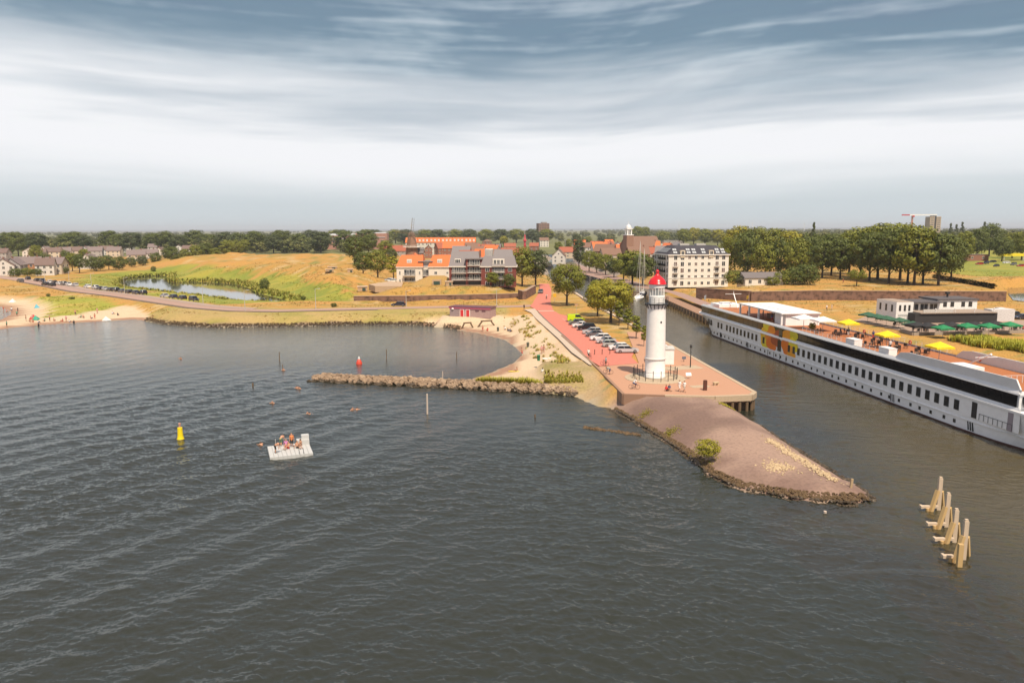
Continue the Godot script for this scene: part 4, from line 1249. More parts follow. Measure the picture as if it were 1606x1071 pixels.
func build_quay_things() -> void:
	post_lamp("quay_lamp", Vector3(31.82, 2.5, -131.4), 3.5, 0, "black quay lamp post standing between lighthouse and ship", "quay lamps", true)
	var g := Geo.new()
	g.prism(pv([Vector2(-0.27, -0.2), Vector2(0.27, -0.2), Vector2(0.27, 0.2), Vector2(-0.27, 0.2)]), 0, 1.5)
	g.prism(pv([Vector2(-0.22, -0.15), Vector2(0.22, -0.15), Vector2(0.22, 0.15), Vector2(-0.22, 0.15)]), 1.5, 1.58)
	var o := single(g, "rusty_pillar", mat("rust", Color(0.11, 0.04, 0.025), 0.85, 0, grain("stone", 0.06, 0.6, 1.25, 4), 1.0), "rust brown square pillar on the quay right of the lighthouse", "pillar")
	o.position = Vector3(29.53, 2.5, -112.21)
	var t := thing("stone_seat", "pale rough stone seat on the quay right of the rusty pillar", "bench", Vector3(32.2, 2.5, -115.95), 0.4)
	for s in [[Vector3(0, 0.42, 0), Vector3(1.0, 0.16, 0.5), "seat"], [Vector3(-0.32, 0.17, 0), Vector3(0.18, 0.34, 0.4), "leg"], [Vector3(0.32, 0.17, 0), Vector3(0.18, 0.34, 0.4), "leg"]]:
		g = Geo.new()
		g.box(s[0], s[1])
		part(g, s[2], mat("pale_stone", Color(0.52, 0.40, 0.25), 0.9), t)
	t = thing("notice_board", "low white notice board right of the lighthouse fence", "sign", Vector3(29.07, 2.5, -121.1), 0.1)
	g = Geo.new()
	g.box(Vector3(0, 0.75, 0), Vector3(0.9, 0.55, 0.06), Basis(Vector3.RIGHT, -0.6))
	part(g, "panel", mats["white_paint"], t)
	for s in [-0.3, 0.3]:
		g = Geo.new()
		g.bar(Vector3(s, 0, -0.05), Vector3(s, 0.75, -0.05), 0.06, 0.06)
		part(g, "leg", mats["galvanised"] if mats.has("galvanised") else mats["black_iron"], t)
	t = thing("sign_panel", "small dark framed sign at the quay's canal edge", "sign", Vector3(32.01, 2.5, -137.24), 0.3)
	g = Geo.new()
	g.box(Vector3(0, 0.7, 0), Vector3(0.8, 0.5, 0.06))
	part(g, "panel", mat("sign_blue", Color(0.12, 0.15, 0.2), 0.5), t)
	g = Geo.new()
	g.bar(Vector3(0, 0, -0.06), Vector3(0, 0.9, -0.06), 0.07, 0.07)
	part(g, "leg", mats["black_iron"], t)
	var bx := [Vector3(16.26, 2.53, -145.27), Vector3(17.77, 2.53, -145.61), Vector3(19.35, 2.53, -145.96)]
	for i in 3:
		g = Geo.new()
		g.lathe([Vector2(0.07, 0), Vector2(0.07, 0.85), Vector2(0.09, 0.9), Vector2(0.07, 1.0), Vector2(0, 1.02)], 10)
		o = single(g, "bollard", mats["black_iron"], "thin black bollard across the red road, %s of three" % ["leftmost", "middle", "rightmost"][i], "bollard", "bollards across the red road")
		o.position = bx[i]
	for s in [["yellow_sign", Vector3(14.1, 3.1, -245.73), Color(0.75, 0.42, 0.02), "yellow road sign on a post left of the big canal tree"], ["triangle_sign", Vector3(18.49, 2.9, -213.61), Color(0.5, 0.33, 0.2), "road sign on a pale post behind the lime van"]]:
		t = thing(s[0], s[3], "sign", s[1])
		g = Geo.new()
		g.cyl(Vector3.ZERO, Vector3(0, 2.6, 0), 0.05, 0.05, 6)
		part(g, "post", mat("galvanised", Color(0.55, 0.53, 0.50), 0.5, 0.3), t)
		g = Geo.new()
		if s[0] == "yellow_sign": g.box(Vector3(0, 2.3, 0.07), Vector3(0.95, 1.2, 0.04))
		else: g.prism(pv([Vector2(-0.6, 0), Vector2(0.6, 0), Vector2(0, 0.9)]), -0.02, 0.02, true)
		o = part(g, "plate", mat(s[0] + "_face", s[2], 0.6), t)
		if s[0] != "yellow_sign":
			o.rotation.x = PI / 2
			o.position = Vector3(0, 2.9, 0.1)
	var lamps := [[Vector3(-267.88, 3, -412.66), 6.0], [Vector3(-215.83, 3, -346.41), 6.0], [Vector3(-197.14, 3, -333.59), 6.0], [Vector3(-174.71, 3, -311.06), 6.3], [Vector3(-149.25, 3, -288.19), 6.0], [Vector3(-102.08, 3, -246.6), 6.0], [Vector3(-79.57, 3.05, -222.13), 6.2], [Vector3(-59.83, 3, -227.33), 6.2], [Vector3(-33.16, 3, -233.99), 5.0], [Vector3(-4.74, 3, -233.03), 5.4]]
	for i in lamps.size():
		post_lamp("street_lamp", lamps[i][0], lamps[i][1], 0.9, "slender pale street lamp on the dike road, %s from the left" % ordinal(i), "street lamps along the dike")

# ---------------------------------------------------------------- cars
var car_proto := {}

func car_parts(t: Node3D, paint: Material, style: String) -> void:
	var dark := mat("car_glass", Color(0.012, 0.014, 0.018), 0.06)
	var tyre := mat("tyre", Color(0.012, 0.012, 0.012), 0.8)
	var rim := mat("rim", Color(0.35, 0.35, 0.36), 0.35, 0.7)
	# side outline, nose towards -x
	var L := 2.12
	var sill := 0.24
	var body := []
	var roof := []
	var H := 1.46
	if style == "hatch":
		L = 1.98
		body = [Vector2(-L, 0.42), Vector2(-L + 0.05, 0.66), Vector2(-L + 0.35, 0.80), Vector2(-0.98, 0.93), Vector2(L - 0.12, 0.98), Vector2(L, 0.72), Vector2(L - 0.02, 0.34)]
		roof = [-1.02, -0.36, 1.45, 1.9]
	elif style == "wagon":
		L = 2.3
		body = [Vector2(-L, 0.42), Vector2(-L + 0.06, 0.64), Vector2(-L + 0.4, 0.78), Vector2(-1.05, 0.90), Vector2(L - 0.1, 0.95), Vector2(L, 0.7), Vector2(L - 0.02, 0.34)]
		roof = [-1.1, -0.4, 1.72, 2.2]
	elif style == "suv":
		L = 2.25
		H = 1.74
		sill = 0.32
		body = [Vector2(-L, 0.5), Vector2(-L + 0.05, 0.84), Vector2(-L + 0.35, 1.0), Vector2(-1.0, 1.10), Vector2(L - 0.1, 1.13), Vector2(L, 0.8), Vector2(L - 0.02, 0.4)]
		roof = [-1.05, -0.5, 1.75, 2.1]
	elif style == "van":
		L = 2.35
		H = 1.92
		sill = 0.30
		body = [Vector2(-L, 0.5), Vector2(-L + 0.05, 0.86), Vector2(-L + 0.3, 1.02), Vector2(-1.45, 1.16), Vector2(L - 0.04, 1.18), Vector2(L, 0.8), Vector2(L - 0.02, 0.4)]
		roof = [-1.5, -0.85, 2.15, 2.3]
	else:
		body = [Vector2(-L, 0.42), Vector2(-L + 0.05, 0.64), Vector2(-L + 0.4, 0.78), Vector2(-0.95, 0.92), Vector2(1.5, 0.96), Vector2(L - 0.06, 0.9), Vector2(L, 0.68), Vector2(L - 0.02, 0.34)]
		roof = [-1.0, -0.3, 0.95, 1.72]
	var W := 0.87
	var g := Geo.new()
	var low := [Vector2(L - 0.06, sill), Vector2(-L + 0.06, sill)]
	var ring := body + low
	var belt: float = body[3].y
	for i in ring.size():
		var p: Vector2 = ring[i]
		var q: Vector2 = ring[(i + 1) % ring.size()]
		g.quad(Vector3(p.x, p.y, W), Vector3(p.x, p.y, -W), Vector3(q.x, q.y, -W), Vector3(q.x, q.y, W))
	for s in [1, -1]:
		var c := Vector3(0, 0.6, W * s)
		for i in ring.size():
			var p: Vector2 = ring[i]
			var q: Vector2 = ring[(i + 1) % ring.size()]
			if s > 0: g.tri(c, Vector3(q.x, q.y, W), Vector3(p.x, p.y, W))
			else: g.tri(c, Vector3(p.x, p.y, -W), Vector3(q.x, q.y, -W))
	var b := part(g, "body", paint, t)
	# greenhouse: dark glass all round under a painted roof
	var y0 := belt - 0.02
	var y1 := H - 0.06
	var w1 := W - 0.17
	g = Geo.new()
	var lo := [Vector3(roof[0], y0, W - 0.04), Vector3(roof[3], y0, W - 0.04), Vector3(roof[3], y0, -W + 0.04), Vector3(roof[0], y0, -W + 0.04)]
	var hi := [Vector3(roof[1], y1, w1), Vector3(roof[2], y1, w1), Vector3(roof[2], y1, -w1), Vector3(roof[1], y1, -w1)]
	for i in 4: g.quad(lo[i], lo[(i + 1) % 4], hi[(i + 1) % 4], hi[i])
	part(g, "windows", dark, t)
	g = Geo.new()
	var e := Vector3(0, 0.07, 0)
	for i in 4: g.quad(hi[i] * Vector3(1.02, 1, 1.03), hi[(i + 1) % 4] * Vector3(1.02, 1, 1.03), hi[(i + 1) % 4] * Vector3(0.96, 1, 0.94) + e, hi[i] * Vector3(0.96, 1, 0.94) + e)
	g.quad(hi[0] * Vector3(0.96, 1, 0.94) + e, hi[1] * Vector3(0.96, 1, 0.94) + e, hi[2] * Vector3(0.96, 1, 0.94) + e, hi[3] * Vector3(0.96, 1, 0.94) + e)
	for s in [1, -1]:
		for k in [[0, 0], [1, 1], [0.5, 0.52]]:
			var a: Vector3 = lo[0].lerp(lo[1], k[0])
			var d: Vector3 = hi[0].lerp(hi[1], k[1])
			a.z = (a.z + 0.012) * s; d.z = (d.z + 0.012) * s
			g.bar(a, d, 0.09, 0.03)
	if style == "van":
		for s in [1, -1]: g.box(Vector3(1.25, (y0 + y1) / 2, s * (W - 0.08)), Vector3(1.9, y1 - y0 + 0.05, 0.14))
		g.box(Vector3(2.22, (y0 + y1) / 2, 0), Vector3(0.1, y1 - y0 + 0.05, W * 1.8))
	part(g, "roof", paint, t)
	for x in [-L + 0.8, L - 0.82]:
		for s in [1, -1]:
			g = Geo.new()
			g.cyl(Vector3(x, 0.32, s * (W - 0.17)), Vector3(x, 0.32, s * (W + 0.02)), 0.32, 0.32, 14)
			var wh := part(g, "wheel", tyre, t)
			g = Geo.new()
			g.cyl(Vector3(x, 0.32, s * (W - 0.05)), Vector3(x, 0.32, s * (W + 0.035)), 0.2, 0.19, 10)
			part(g, "rim", rim, wh)
	for s in [1, -1]:
		g = Geo.new()
		g.box(Vector3(-L + 0.07, 0.66, s * 0.62), Vector3(0.14, 0.13, 0.3))
		part(g, "headlight", mat("headlight_glass", Color(0.6, 0.6, 0.6), 0.1), t)
		g = Geo.new()
		g.box(Vector3(L - 0.06, 0.78, s * 0.68), Vector3(0.1, 0.2, 0.2))
		part(g, "tail_light", mat("tail_light_glass", Color(0.25, 0.01, 0.01), 0.2), t)

func paint(called: String) -> Material:
	var c: Color = {"white": Color(0.78, 0.78, 0.78), "silver": Color(0.48, 0.48, 0.50), "grey": Color(0.12, 0.12, 0.13), "black": Color(0.012, 0.012, 0.015), "dark blue": Color(0.015, 0.02, 0.045), "red": Color(0.42, 0.015, 0.015), "lime": Color(0.50, 0.72, 0.01), "pale grey green": Color(0.36, 0.40, 0.39)}[called]
	var m := mat("car_paint_" + called.replace(" ", "_"), c, 0.32, 0.0)
	m.clearcoat_enabled = true
	m.clearcoat = 0.6
	m.clearcoat_roughness = 0.08
	return m

func car(at: Vector3, turn: float, colour: String, style: String, label: String, group: String, called := "parked_car", cat := "car") -> Node3D:
	var key := colour + style
	if not car_proto.has(key):
		var o := thing(called, label, cat, at, turn, group)
		o.set_meta("base", called)
		car_parts(o, paint(colour), style)
		car_proto[key] = o
		return o
	return copy(car_proto[key], at, turn, label, group)

func build_cars() -> void:
	var row := "cars parked beside the red road"
	var y := 2.56
	var list := [["silver", "wagon", 22.9, -147.6, "silver estate car parked nearest the lighthouse"], ["white", "hatch", 21.75, -151.0, "white hatchback second from the lighthouse"], ["pale grey green", "hatch", 20.9, -155.2, "pale grey green hatchback third from the lighthouse"], ["silver", "sedan", 20.3, -160.2, "silver saloon car fourth from the lighthouse"], ["white", "wagon", 19.6, -164.6, "white estate car fifth from the lighthouse"], ["grey", "sedan", 19.0, -170.4, "dark grey saloon sixth from the lighthouse"], ["silver", "wagon", 18.9, -175.0, "silver estate car seventh from the lighthouse, beyond the dark grey saloon"], ["black", "suv", 18.2, -181.4, "black off-roader eighth from the lighthouse"], ["white", "sedan", 17.2, -186.2, "white saloon ninth from the lighthouse"], ["grey", "hatch", 16.6, -191.6, "dark grey hatchback parked in front of the lime van"]]
	for i in list.size():
		var c: Array = list[i]
		car(Vector3(c[2], y + (0.06 if i > 7 else 0.0), c[3]), 0.06 + (PI if i in [0, 2] else 0.0), c[0], c[1], c[4], row)
	car(Vector3(17.0, 2.72, -197.4), 0.05 + PI, "lime", "van", "bright lime green van at the far end of the car row", row, "parked_van", "van")
	car(Vector3(10.81, 3.25, -280.08), 1.45, "grey", "sedan", "dark grey car driving on the red road towards town", "", "driving_car")
	car(Vector3(-35.74, 3.08, -235.26), 0.0, "dark blue", "wagon", "dark blue car on the dike road below the earth mound", "", "driving_car")
	# the dike car park
	var d := [[Vector3(-240.08, 3, -371.91), "black"], [Vector3(-228.09, 3, -359.84), "black"], [Vector3(-221.07, 3, -352.96), "dark blue"], [Vector3(-213.71, 3, -346.3), "white"], [Vector3(-208.9, 3, -342), "black"], [Vector3(-203.48, 3, -336.59), "white"], [Vector3(-199.63, 3, -333.7), "grey"], [Vector3(-195.01, 3, -329.7), "white"], [Vector3(-190.08, 3, -325.76), "silver"], [Vector3(-179.41, 3, -316.38), "white"], [Vector3(-172.14, 3, -309.28), "silver"], [Vector3(-168.3, 3, -305.84), "dark blue"], [Vector3(-164.75, 3, -303.11), "silver"], [Vector3(-160.59, 3, -299.16), "black"], [Vector3(-156.73, 3, -295.92), "black"], [Vector3(-152.26, 3, -292.13), "grey"], [Vector3(-147.62, 3, -288.13), "black"], [Vector3(-142.86, 3, -284.22), "black"], [Vector3(-139.29, 3, -282.12), "black"], [Vector3(-125.38, 3, -269.62), "silver"], [Vector3(-120.51, 3, -265.67), "dark blue"], [Vector3(-115.46, 3, -261.34), "black"], [Vector3(-108.67, 3, -255.01), "black"]]
	for i in d.size():
		car(d[i][0] + Vector3(0, 0.06, 0), -0.75 + (PI if i % 5 == 2 else 0.0), d[i][1], ["hatch", "sedan", "suv", "wagon"][i * 7 % 4], "%s car in the dike car park, %s from the left" % [d[i][1], ordinal(i)], "cars parked along the dike")
	d = [[Vector3(-233.37, 3, -355.72), "grey"], [Vector3(-206.89, 3, -332.14), "black"], [Vector3(-200.95, 3, -327), "black"]]
	for i in 3: car(d[i][0] + Vector3(0, 0.06, 0), -0.55, d[i][1], "hatch", "dark car on the seaward side of the dike road, %s from the left" % ordinal(i), "cars on the seaward side of the dike")
	d = [[Vector3(270.83, 5.65, -435.25), "red", "red car at the left end of the far car park"], [Vector3(279.3, 5.65, -442.59), "dark blue", "dark blue car beside the red one in the far car park"], [Vector3(295.73, 5.65, -462.55), "black", "black car in the rear row of the far car park"], [Vector3(266.68, 5.65, -413.23), "black", "black car nearest the lawn in the far car park"], [Vector3(295.88, 5.65, -449.58), "white", "white car under the trees of the far car park"], [Vector3(284.97, 5.65, -426.52), "grey", "dark grey car right of the white one in the far car park"], [Vector3(279.73, 5.65, -412.31), "red", "red car at the right edge of the far car park"]]
	for i in d.size(): car(Vector3(d[i][0].x, 5.6, d[i][0].z), 0.1 + 0.5 * (i % 2), d[i][1], ["hatch", "suv", "wagon", "sedan"][i % 4], d[i][2], "cars in the far car park")
	d = [[Vector3(-58.25, 5.5, -354.23), "silver", "silver car at the back of the three left of the white apartments"], [Vector3(-53.91, 5.5, -335.41), "white", "white car in the middle of the three left of the white apartments"], [Vector3(-50.68, 5.5, -318.51), "white", "white car at the front of the three left of the white apartments"]]
	for i in 3: car(Vector3(d[i][0].x, ground(d[i][0].x, d[i][0].z).x, d[i][0].z), 0.4, d[i][1], "hatch", d[i][2], "cars left of the white apartments")
	d = [[Vector3(140.93, 2.6, -215.76), "white", "white car parked right of the harbour restaurant"], [Vector3(138.68, 2.6, -206.21), "black", "black car parked at the right of the restaurant terrace"], [Vector3(137.35, 2.6, -200.3), "dark blue", "dark blue car at the picture's right edge by the restaurant"]]
	for i in 3: car(Vector3(d[i][0].x, 2.55, d[i][0].z), 0.2, d[i][1], ["wagon", "hatch", "sedan"][i], d[i][2], "cars by the restaurant")

# ---------------------------------------------------------------- people
var pose_data := {}
var person_mesh := {}

# joints of a pose: hips at the origin's height; returns bones [a, b, ra, rb, zone]; zones 0 skin, 1 top, 2 legs wear, 3 hair, 4 shoes
func bones_of(pose: String) -> Array:
	var hip := Vector3(0, 0.92, 0)
	var chest := Vector3(0, 1.32, 0.01)
	var neck := Vector3(0, 1.47, 0)
	var head := Vector3(0, 1.63, 0.02)
	var kn := [Vector3(-0.1, 0.5, 0.03), Vector3(0.1, 0.5, 0.03)]
	var an := [Vector3(-0.1, 0.09, 0), Vector3(0.1, 0.09, 0)]
	var toe := [Vector3(-0.11, 0.05, 0.17), Vector3(0.11, 0.05, 0.17)]
	var el := [Vector3(-0.25, 1.13, -0.02), Vector3(0.25, 1.13, -0.02)]
	var ha := [Vector3(-0.27, 0.86, 0.06), Vector3(0.27, 0.86, 0.06)]
	if pose == "walk":
		kn = [Vector3(-0.09, 0.5, 0.2), Vector3(0.09, 0.5, -0.02)]
		an = [Vector3(-0.09, 0.1, 0.3), Vector3(0.09, 0.13, -0.33)]
		toe = [Vector3(-0.1, 0.07, 0.47), Vector3(0.1, 0.05, -0.2)]
		el = [Vector3(-0.23, 1.15, -0.16), Vector3(0.23, 1.15, 0.1)]
		ha = [Vector3(-0.24, 0.9, -0.1), Vector3(0.24, 0.95, 0.27)]
	elif pose == "sit":
		var d := Vector3(0, -0.80, 0)
		hip += d; chest += d + Vector3(0, -0.02, -0.12); neck += d + Vector3(0, -0.03, -0.13); head += d + Vector3(0, -0.03, -0.08)
		kn = [Vector3(-0.14, 0.42, 0.38), Vector3(0.14, 0.40, 0.40)]
		an = [Vector3(-0.14, 0.08, 0.62), Vector3(0.14, 0.08, 0.66)]
		toe = [Vector3(-0.15, 0.06, 0.8), Vector3(0.15, 0.06, 0.84)]
		el = [Vector3(-0.28, 0.30, -0.16), Vector3(0.25, 0.34, 0.1)]
		ha = [Vector3(-0.3, 0.06, -0.24), Vector3(0.2, 0.42, 0.34)]
	elif pose == "chair":
		var d := Vector3(0, -0.42, 0)
		hip += d; chest += d; neck += d; head += d
		kn = [Vector3(-0.12, 0.52, 0.44), Vector3(0.12, 0.52, 0.44)]
		an = [Vector3(-0.12, 0.09, 0.46), Vector3(0.12, 0.09, 0.44)]
		toe = [Vector3(-0.12, 0.05, 0.62), Vector3(0.12, 0.05, 0.6)]
		el = [Vector3(-0.26, 0.72, 0.04), Vector3(0.26, 0.72, 0.04)]
		ha = [Vector3(-0.16, 0.66, 0.3), Vector3(0.16, 0.66, 0.3)]
	elif pose == "bend":
		chest = Vector3(0, 1.12, 0.36); neck = Vector3(0, 1.16, 0.5); head = Vector3(0, 1.16, 0.66)
		el = [Vector3(-0.24, 0.86, 0.42), Vector3(0.24, 0.86, 0.42)]
		ha = [Vector3(-0.18, 0.6, 0.46), Vector3(0.18, 0.6, 0.46)]
	elif pose == "ride":
		var d := Vector3(0, 0.06, -0.1)
		hip += d; chest = Vector3(0, 1.34, 0.16); neck = Vector3(0, 1.46, 0.24); head = Vector3(0, 1.6, 0.3)
		kn = [Vector3(-0.12, 0.78, 0.32), Vector3(0.12, 0.6, 0.2)]
		an = [Vector3(-0.12, 0.42, 0.16), Vector3(0.12, 0.24, 0.06)]
		toe = [Vector3(-0.12, 0.38, 0.32), Vector3(0.12, 0.2, 0.22)]
		el = [Vector3(-0.26, 1.14, 0.3), Vector3(0.26, 1.14, 0.3)]
		ha = [Vector3(-0.24, 1.04, 0.58), Vector3(0.24, 1.04, 0.58)]
	elif pose == "swim":
		var d := Vector3(0, -1.36, 0)
		hip = Vector3(0, -0.3, -0.3); chest = Vector3(0, -0.03, -0.02); neck = Vector3(0, 0.08, 0.04); head = Vector3(0, 0.22, 0.08)
		kn = [Vector3(-0.1, -0.4, -0.6), Vector3(0.1, -0.45, -0.6)]
		an = [Vector3(-0.1, -0.45, -0.95), Vector3(0.1, -0.5, -0.95)]
		toe = [Vector3(-0.1, -0.5, -1.1), Vector3(0.1, -0.55, -1.1)]
		el = [Vector3(-0.36, 0.02, 0.12), Vector3(0.36, 0.02, 0.12)]
		ha = [Vector3(-0.34, 0.05, 0.38), Vector3(0.3, 0.0, 0.42)]
	var out := []
	var up := (neck - chest).normalized()
	out.append([hip + (chest - hip) * 0.02, chest, 0.145, 0.165, 1])
	out.append([hip + Vector3(-0.075, 0, 0), hip + Vector3(0.075, 0, 0), 0.125, 0.125, 2])
	var sh := [chest + up * 0.09 + Vector3(-0.18, 0, 0), chest + up * 0.09 + Vector3(0.18, 0, 0)]
	out.append([sh[0], sh[1], 0.075, 0.075, 1])
	out.append([chest, neck, 0.10, 0.058, 0])
	out.append([neck, head - (head - neck) * 0.3, 0.055, 0.062, 0])
	out.append([head + Vector3(0, -0.03, 0.015), head + Vector3(0, 0.035, 0), 0.092, 0.096, 0])
	out.append([head + Vector3(0, 0.055, -0.02), head + Vector3(0, -0.02, -0.045), 0.096, 0.088, 3])
	for i in 2:
		var s := -1 if i == 0 else 1
		var hj := hip + Vector3(0.095 * s, -0.03, 0)
		out.append([hj, kn[i], 0.092, 0.062, 2])
		out.append([kn[i], an[i], 0.06, 0.042, 0])
		out.append([an[i] + Vector3(0, -0.02, -0.03), toe[i], 0.046, 0.034, 4])
		out.append([sh[i], el[i], 0.056, 0.043, 1])
		out.append([el[i], ha[i], 0.042, 0.03, 0])
		var dir: Vector3 = (ha[i] - el[i]).normalized()
		out.append([ha[i], ha[i] + dir * 0.09, 0.036, 0.028, 0])
		out.append([ha[i] + dir * 0.02, ha[i] + dir * 0.07 + Vector3(-0.035 * s, 0, 0.03), 0.018, 0.014, 0])
	return out

func pose_mesh(pose: String) -> Dictionary:
	if pose_data.has(pose): return pose_data[pose]
	var bones := bones_of(pose)
	var lo := Vector3(9, 9, 9)
	var hi := -lo
	for b in bones:
		for e in 2:
			lo = lo.min(b[e] - Vector3.ONE * (b[2 + e] + 0.05)); hi = hi.max(b[e] + Vector3.ONE * (b[2 + e] + 0.05))
	var s := 0.036
	var n := Vector3i((hi - lo) / s) + Vector3i(2, 2, 2)
	var f := PackedFloat32Array()
	f.resize(n.x * n.y * n.z)
	f.fill(1.0)
	for b in bones:
		var A: Vector3 = b[0]
		var B: Vector3 = b[1]
		var ab := B - A
		var l2 := maxf(ab.length_squared(), 1e-6)
		var rm: float = maxf(b[2], b[3]) + 0.09
		var i0 := Vector3i((A.min(B) - Vector3.ONE * rm - lo) / s).max(Vector3i.ZERO)
		var i1 := (Vector3i((A.max(B) + Vector3.ONE * rm - lo) / s) + Vector3i.ONE).min(n - Vector3i.ONE)
		for z in range(i0.z, i1.z + 1):
			for y in range(i0.y, i1.y + 1):
				for x in range(i0.x, i1.x + 1):
					var p := lo + Vector3(x, y, z) * s
					var t := clampf((p - A).dot(ab) / l2, 0, 1)
					var d := p.distance_to(A + ab * t) - lerpf(b[2], b[3], t)
					var k := x + n.x * (y + n.y * z)
					var h := maxf(0.045 - absf(d - f[k]), 0.0) / 0.045
					f[k] = minf(d, f[k]) - h * h * 0.045 * 0.25
	var ix := {}
	var P := PackedVector3Array()
	var zone := PackedByteArray()
	for z in n.z - 1:
		for y in n.y - 1:
			for x in n.x - 1:
				var c := Vector3.ZERO
				var m := 0
				var k := x + n.x * (y + n.y * z)
				var first := f[k] < 0
				var mixed := false
				for q in 8:
					if (f[k + (q & 1) + n.x * ((q >> 1 & 1) + n.y * (q >> 2))] < 0) != first: mixed = true
				if not mixed: continue
				for e in [[0, 1], [2, 3], [4, 5], [6, 7], [0, 2], [1, 3], [4, 6], [5, 7], [0, 4], [1, 5], [2, 6], [3, 7]]:
					var fa := f[k + (e[0] & 1) + n.x * ((e[0] >> 1 & 1) + n.y * (e[0] >> 2))]
					var fb := f[k + (e[1] & 1) + n.x * ((e[1] >> 1 & 1) + n.y * (e[1] >> 2))]
					if (fa < 0) != (fb < 0):
						var t := fa / (fa - fb)
						c += Vector3(e[0] & 1, e[0] >> 1 & 1, e[0] >> 2).lerp(Vector3(e[1] & 1, e[1] >> 1 & 1, e[1] >> 2), t)
						m += 1
				ix[k] = P.size()
				var p := lo + (Vector3(x, y, z) + c / m) * s
				P.append(p)
				var best := 9.0
				var zb := 0
				for b in bones:
					var ab: Vector3 = b[1] - b[0]
					var t := clampf((p - b[0]).dot(ab) / maxf(ab.length_squared(), 1e-6), 0, 1)
					var d: float = p.distance_to(b[0] + ab * t) - lerpf(b[2], b[3], t)
					if d < best:
						best = d
						zb = b[4]
				zone.append(zb)
	var tris := PackedInt32Array()
	for z in range(1, n.z - 1):
		for y in range(1, n.y - 1):
			for x in range(1, n.x - 1):
				var k := x + n.x * (y + n.y * z)
				for a in 3:
					var step: int = [1, n.x, n.x * n.y][a]
					if (f[k] < 0) == (f[k + step] < 0): continue
					var u: int = [n.x, n.x * n.y, 1][a]
					var w: int = [n.x * n.y, 1, n.x][a]
					var q := [k, k - u, k - u - w, k - w]
					if not (ix.has(q[0]) and ix.has(q[1]) and ix.has(q[2]) and ix.has(q[3])): continue
					if f[k] < 0: tris.append_array([ix[q[0]], ix[q[3]], ix[q[2]], ix[q[0]], ix[q[2]], ix[q[1]]])
					else: tris.append_array([ix[q[0]], ix[q[1]], ix[q[2]], ix[q[0]], ix[q[2]], ix[q[3]]])
	var N := PackedVector3Array()
	N.resize(P.size())
	for i in range(0, tris.size(), 3):
		var m := (P[tris[i + 2]] - P[tris[i]]).cross(P[tris[i + 1]] - P[tris[i]])
		for j in 3: N[tris[i + j]] += m
	for i in N.size(): N[i] = N[i].normalized()
	pose_data[pose] = {"P": P, "N": N, "T": tris, "Z": zone}
	return pose_data[pose]

func body_mesh(pose: String, cols: Array) -> ArrayMesh:
	var key := pose + str(cols)
	if person_mesh.has(key): return person_mesh[key]
	var d := pose_mesh(pose)
	var C := PackedColorArray()
	for z in d.Z: C.append(cols[z])
	var a := []
	a.resize(Mesh.ARRAY_MAX)
	a[Mesh.ARRAY_VERTEX] = d.P; a[Mesh.ARRAY_NORMAL] = d.N; a[Mesh.ARRAY_COLOR] = C; a[Mesh.ARRAY_INDEX] = d.T
	var m := ArrayMesh.new()
	m.add_surface_from_arrays(Mesh.PRIMITIVE_TRIANGLES, a)
	person_mesh[key] = m
	return m

const SKIN := Color(0.50, 0.27, 0.17)
const HAIR := Color(0.05, 0.03, 0.02)

func wear(top: Color, legs: Color) -> Array:
	return [SKIN, top, legs, HAIR, Color(0.1, 0.08, 0.07)]

func person(pose: String, cols: Array, at: Vector3, turn: float, label: String, group := "") -> MeshInstance3D:
	var m := mat("person_surface", Color(1, 1, 1), 0.75, 0, null, 1, true)
	var o := part(body_mesh(pose, cols), numbered("person"), m, self)
	tag(o, label, "person", group)
	o.position = at
	o.rotation.y = turn
	return o

func bicycle(at: Vector3, turn: float, label: String, group := "") -> void:
	var t := thing("bicycle", label, "bicycle", at, turn, group)
	var m := mat("bike_frame", Color(0.05, 0.05, 0.055), 0.4)
	for z in [-0.53, 0.53]:
		var g := Geo.new()
		for i in 14:
			var a := TAU * i / 14
			var b := TAU * (i + 1) / 14
			g.cyl(Vector3(0, 0.34 + sin(a) * 0.33, z + cos(a) * 0.33), Vector3(0, 0.34 + sin(b) * 0.33, z + cos(b) * 0.33), 0.022, 0.022, 5, false)
		part(g, "wheel", mats["tyre"], t)
	var g := Geo.new()
	for s in [[Vector3(0, 0.34, -0.53), Vector3(0, 0.3, -0.05)], [Vector3(0, 0.3, -0.05), Vector3(0, 0.85, -0.2)], [Vector3(0, 0.3, -0.05), Vector3(0, 0.8, 0.36)], [Vector3(0, 0.8, -0.18), Vector3(0, 0.84, 0.36)], [Vector3(0, 0.34, 0.53), Vector3(0, 0.95, 0.34)], [Vector3(0, 0.34, -0.53), Vector3(0, 0.8, -0.18)]]:
		g.cyl(s[0], s[1], 0.022, 0.022, 5)
	part(g, "frame", m, t)
	g = Geo.new()
	g.box(Vector3(0, 0.92, -0.22), Vector3(0.16, 0.06, 0.26))
	part(g, "saddle", m, t)
	g = Geo.new()
	g.cyl(Vector3(-0.28, 1.02, 0.3), Vector3(0.28, 1.02, 0.3), 0.018, 0.018, 5)
	part(g, "handlebar", m, t)

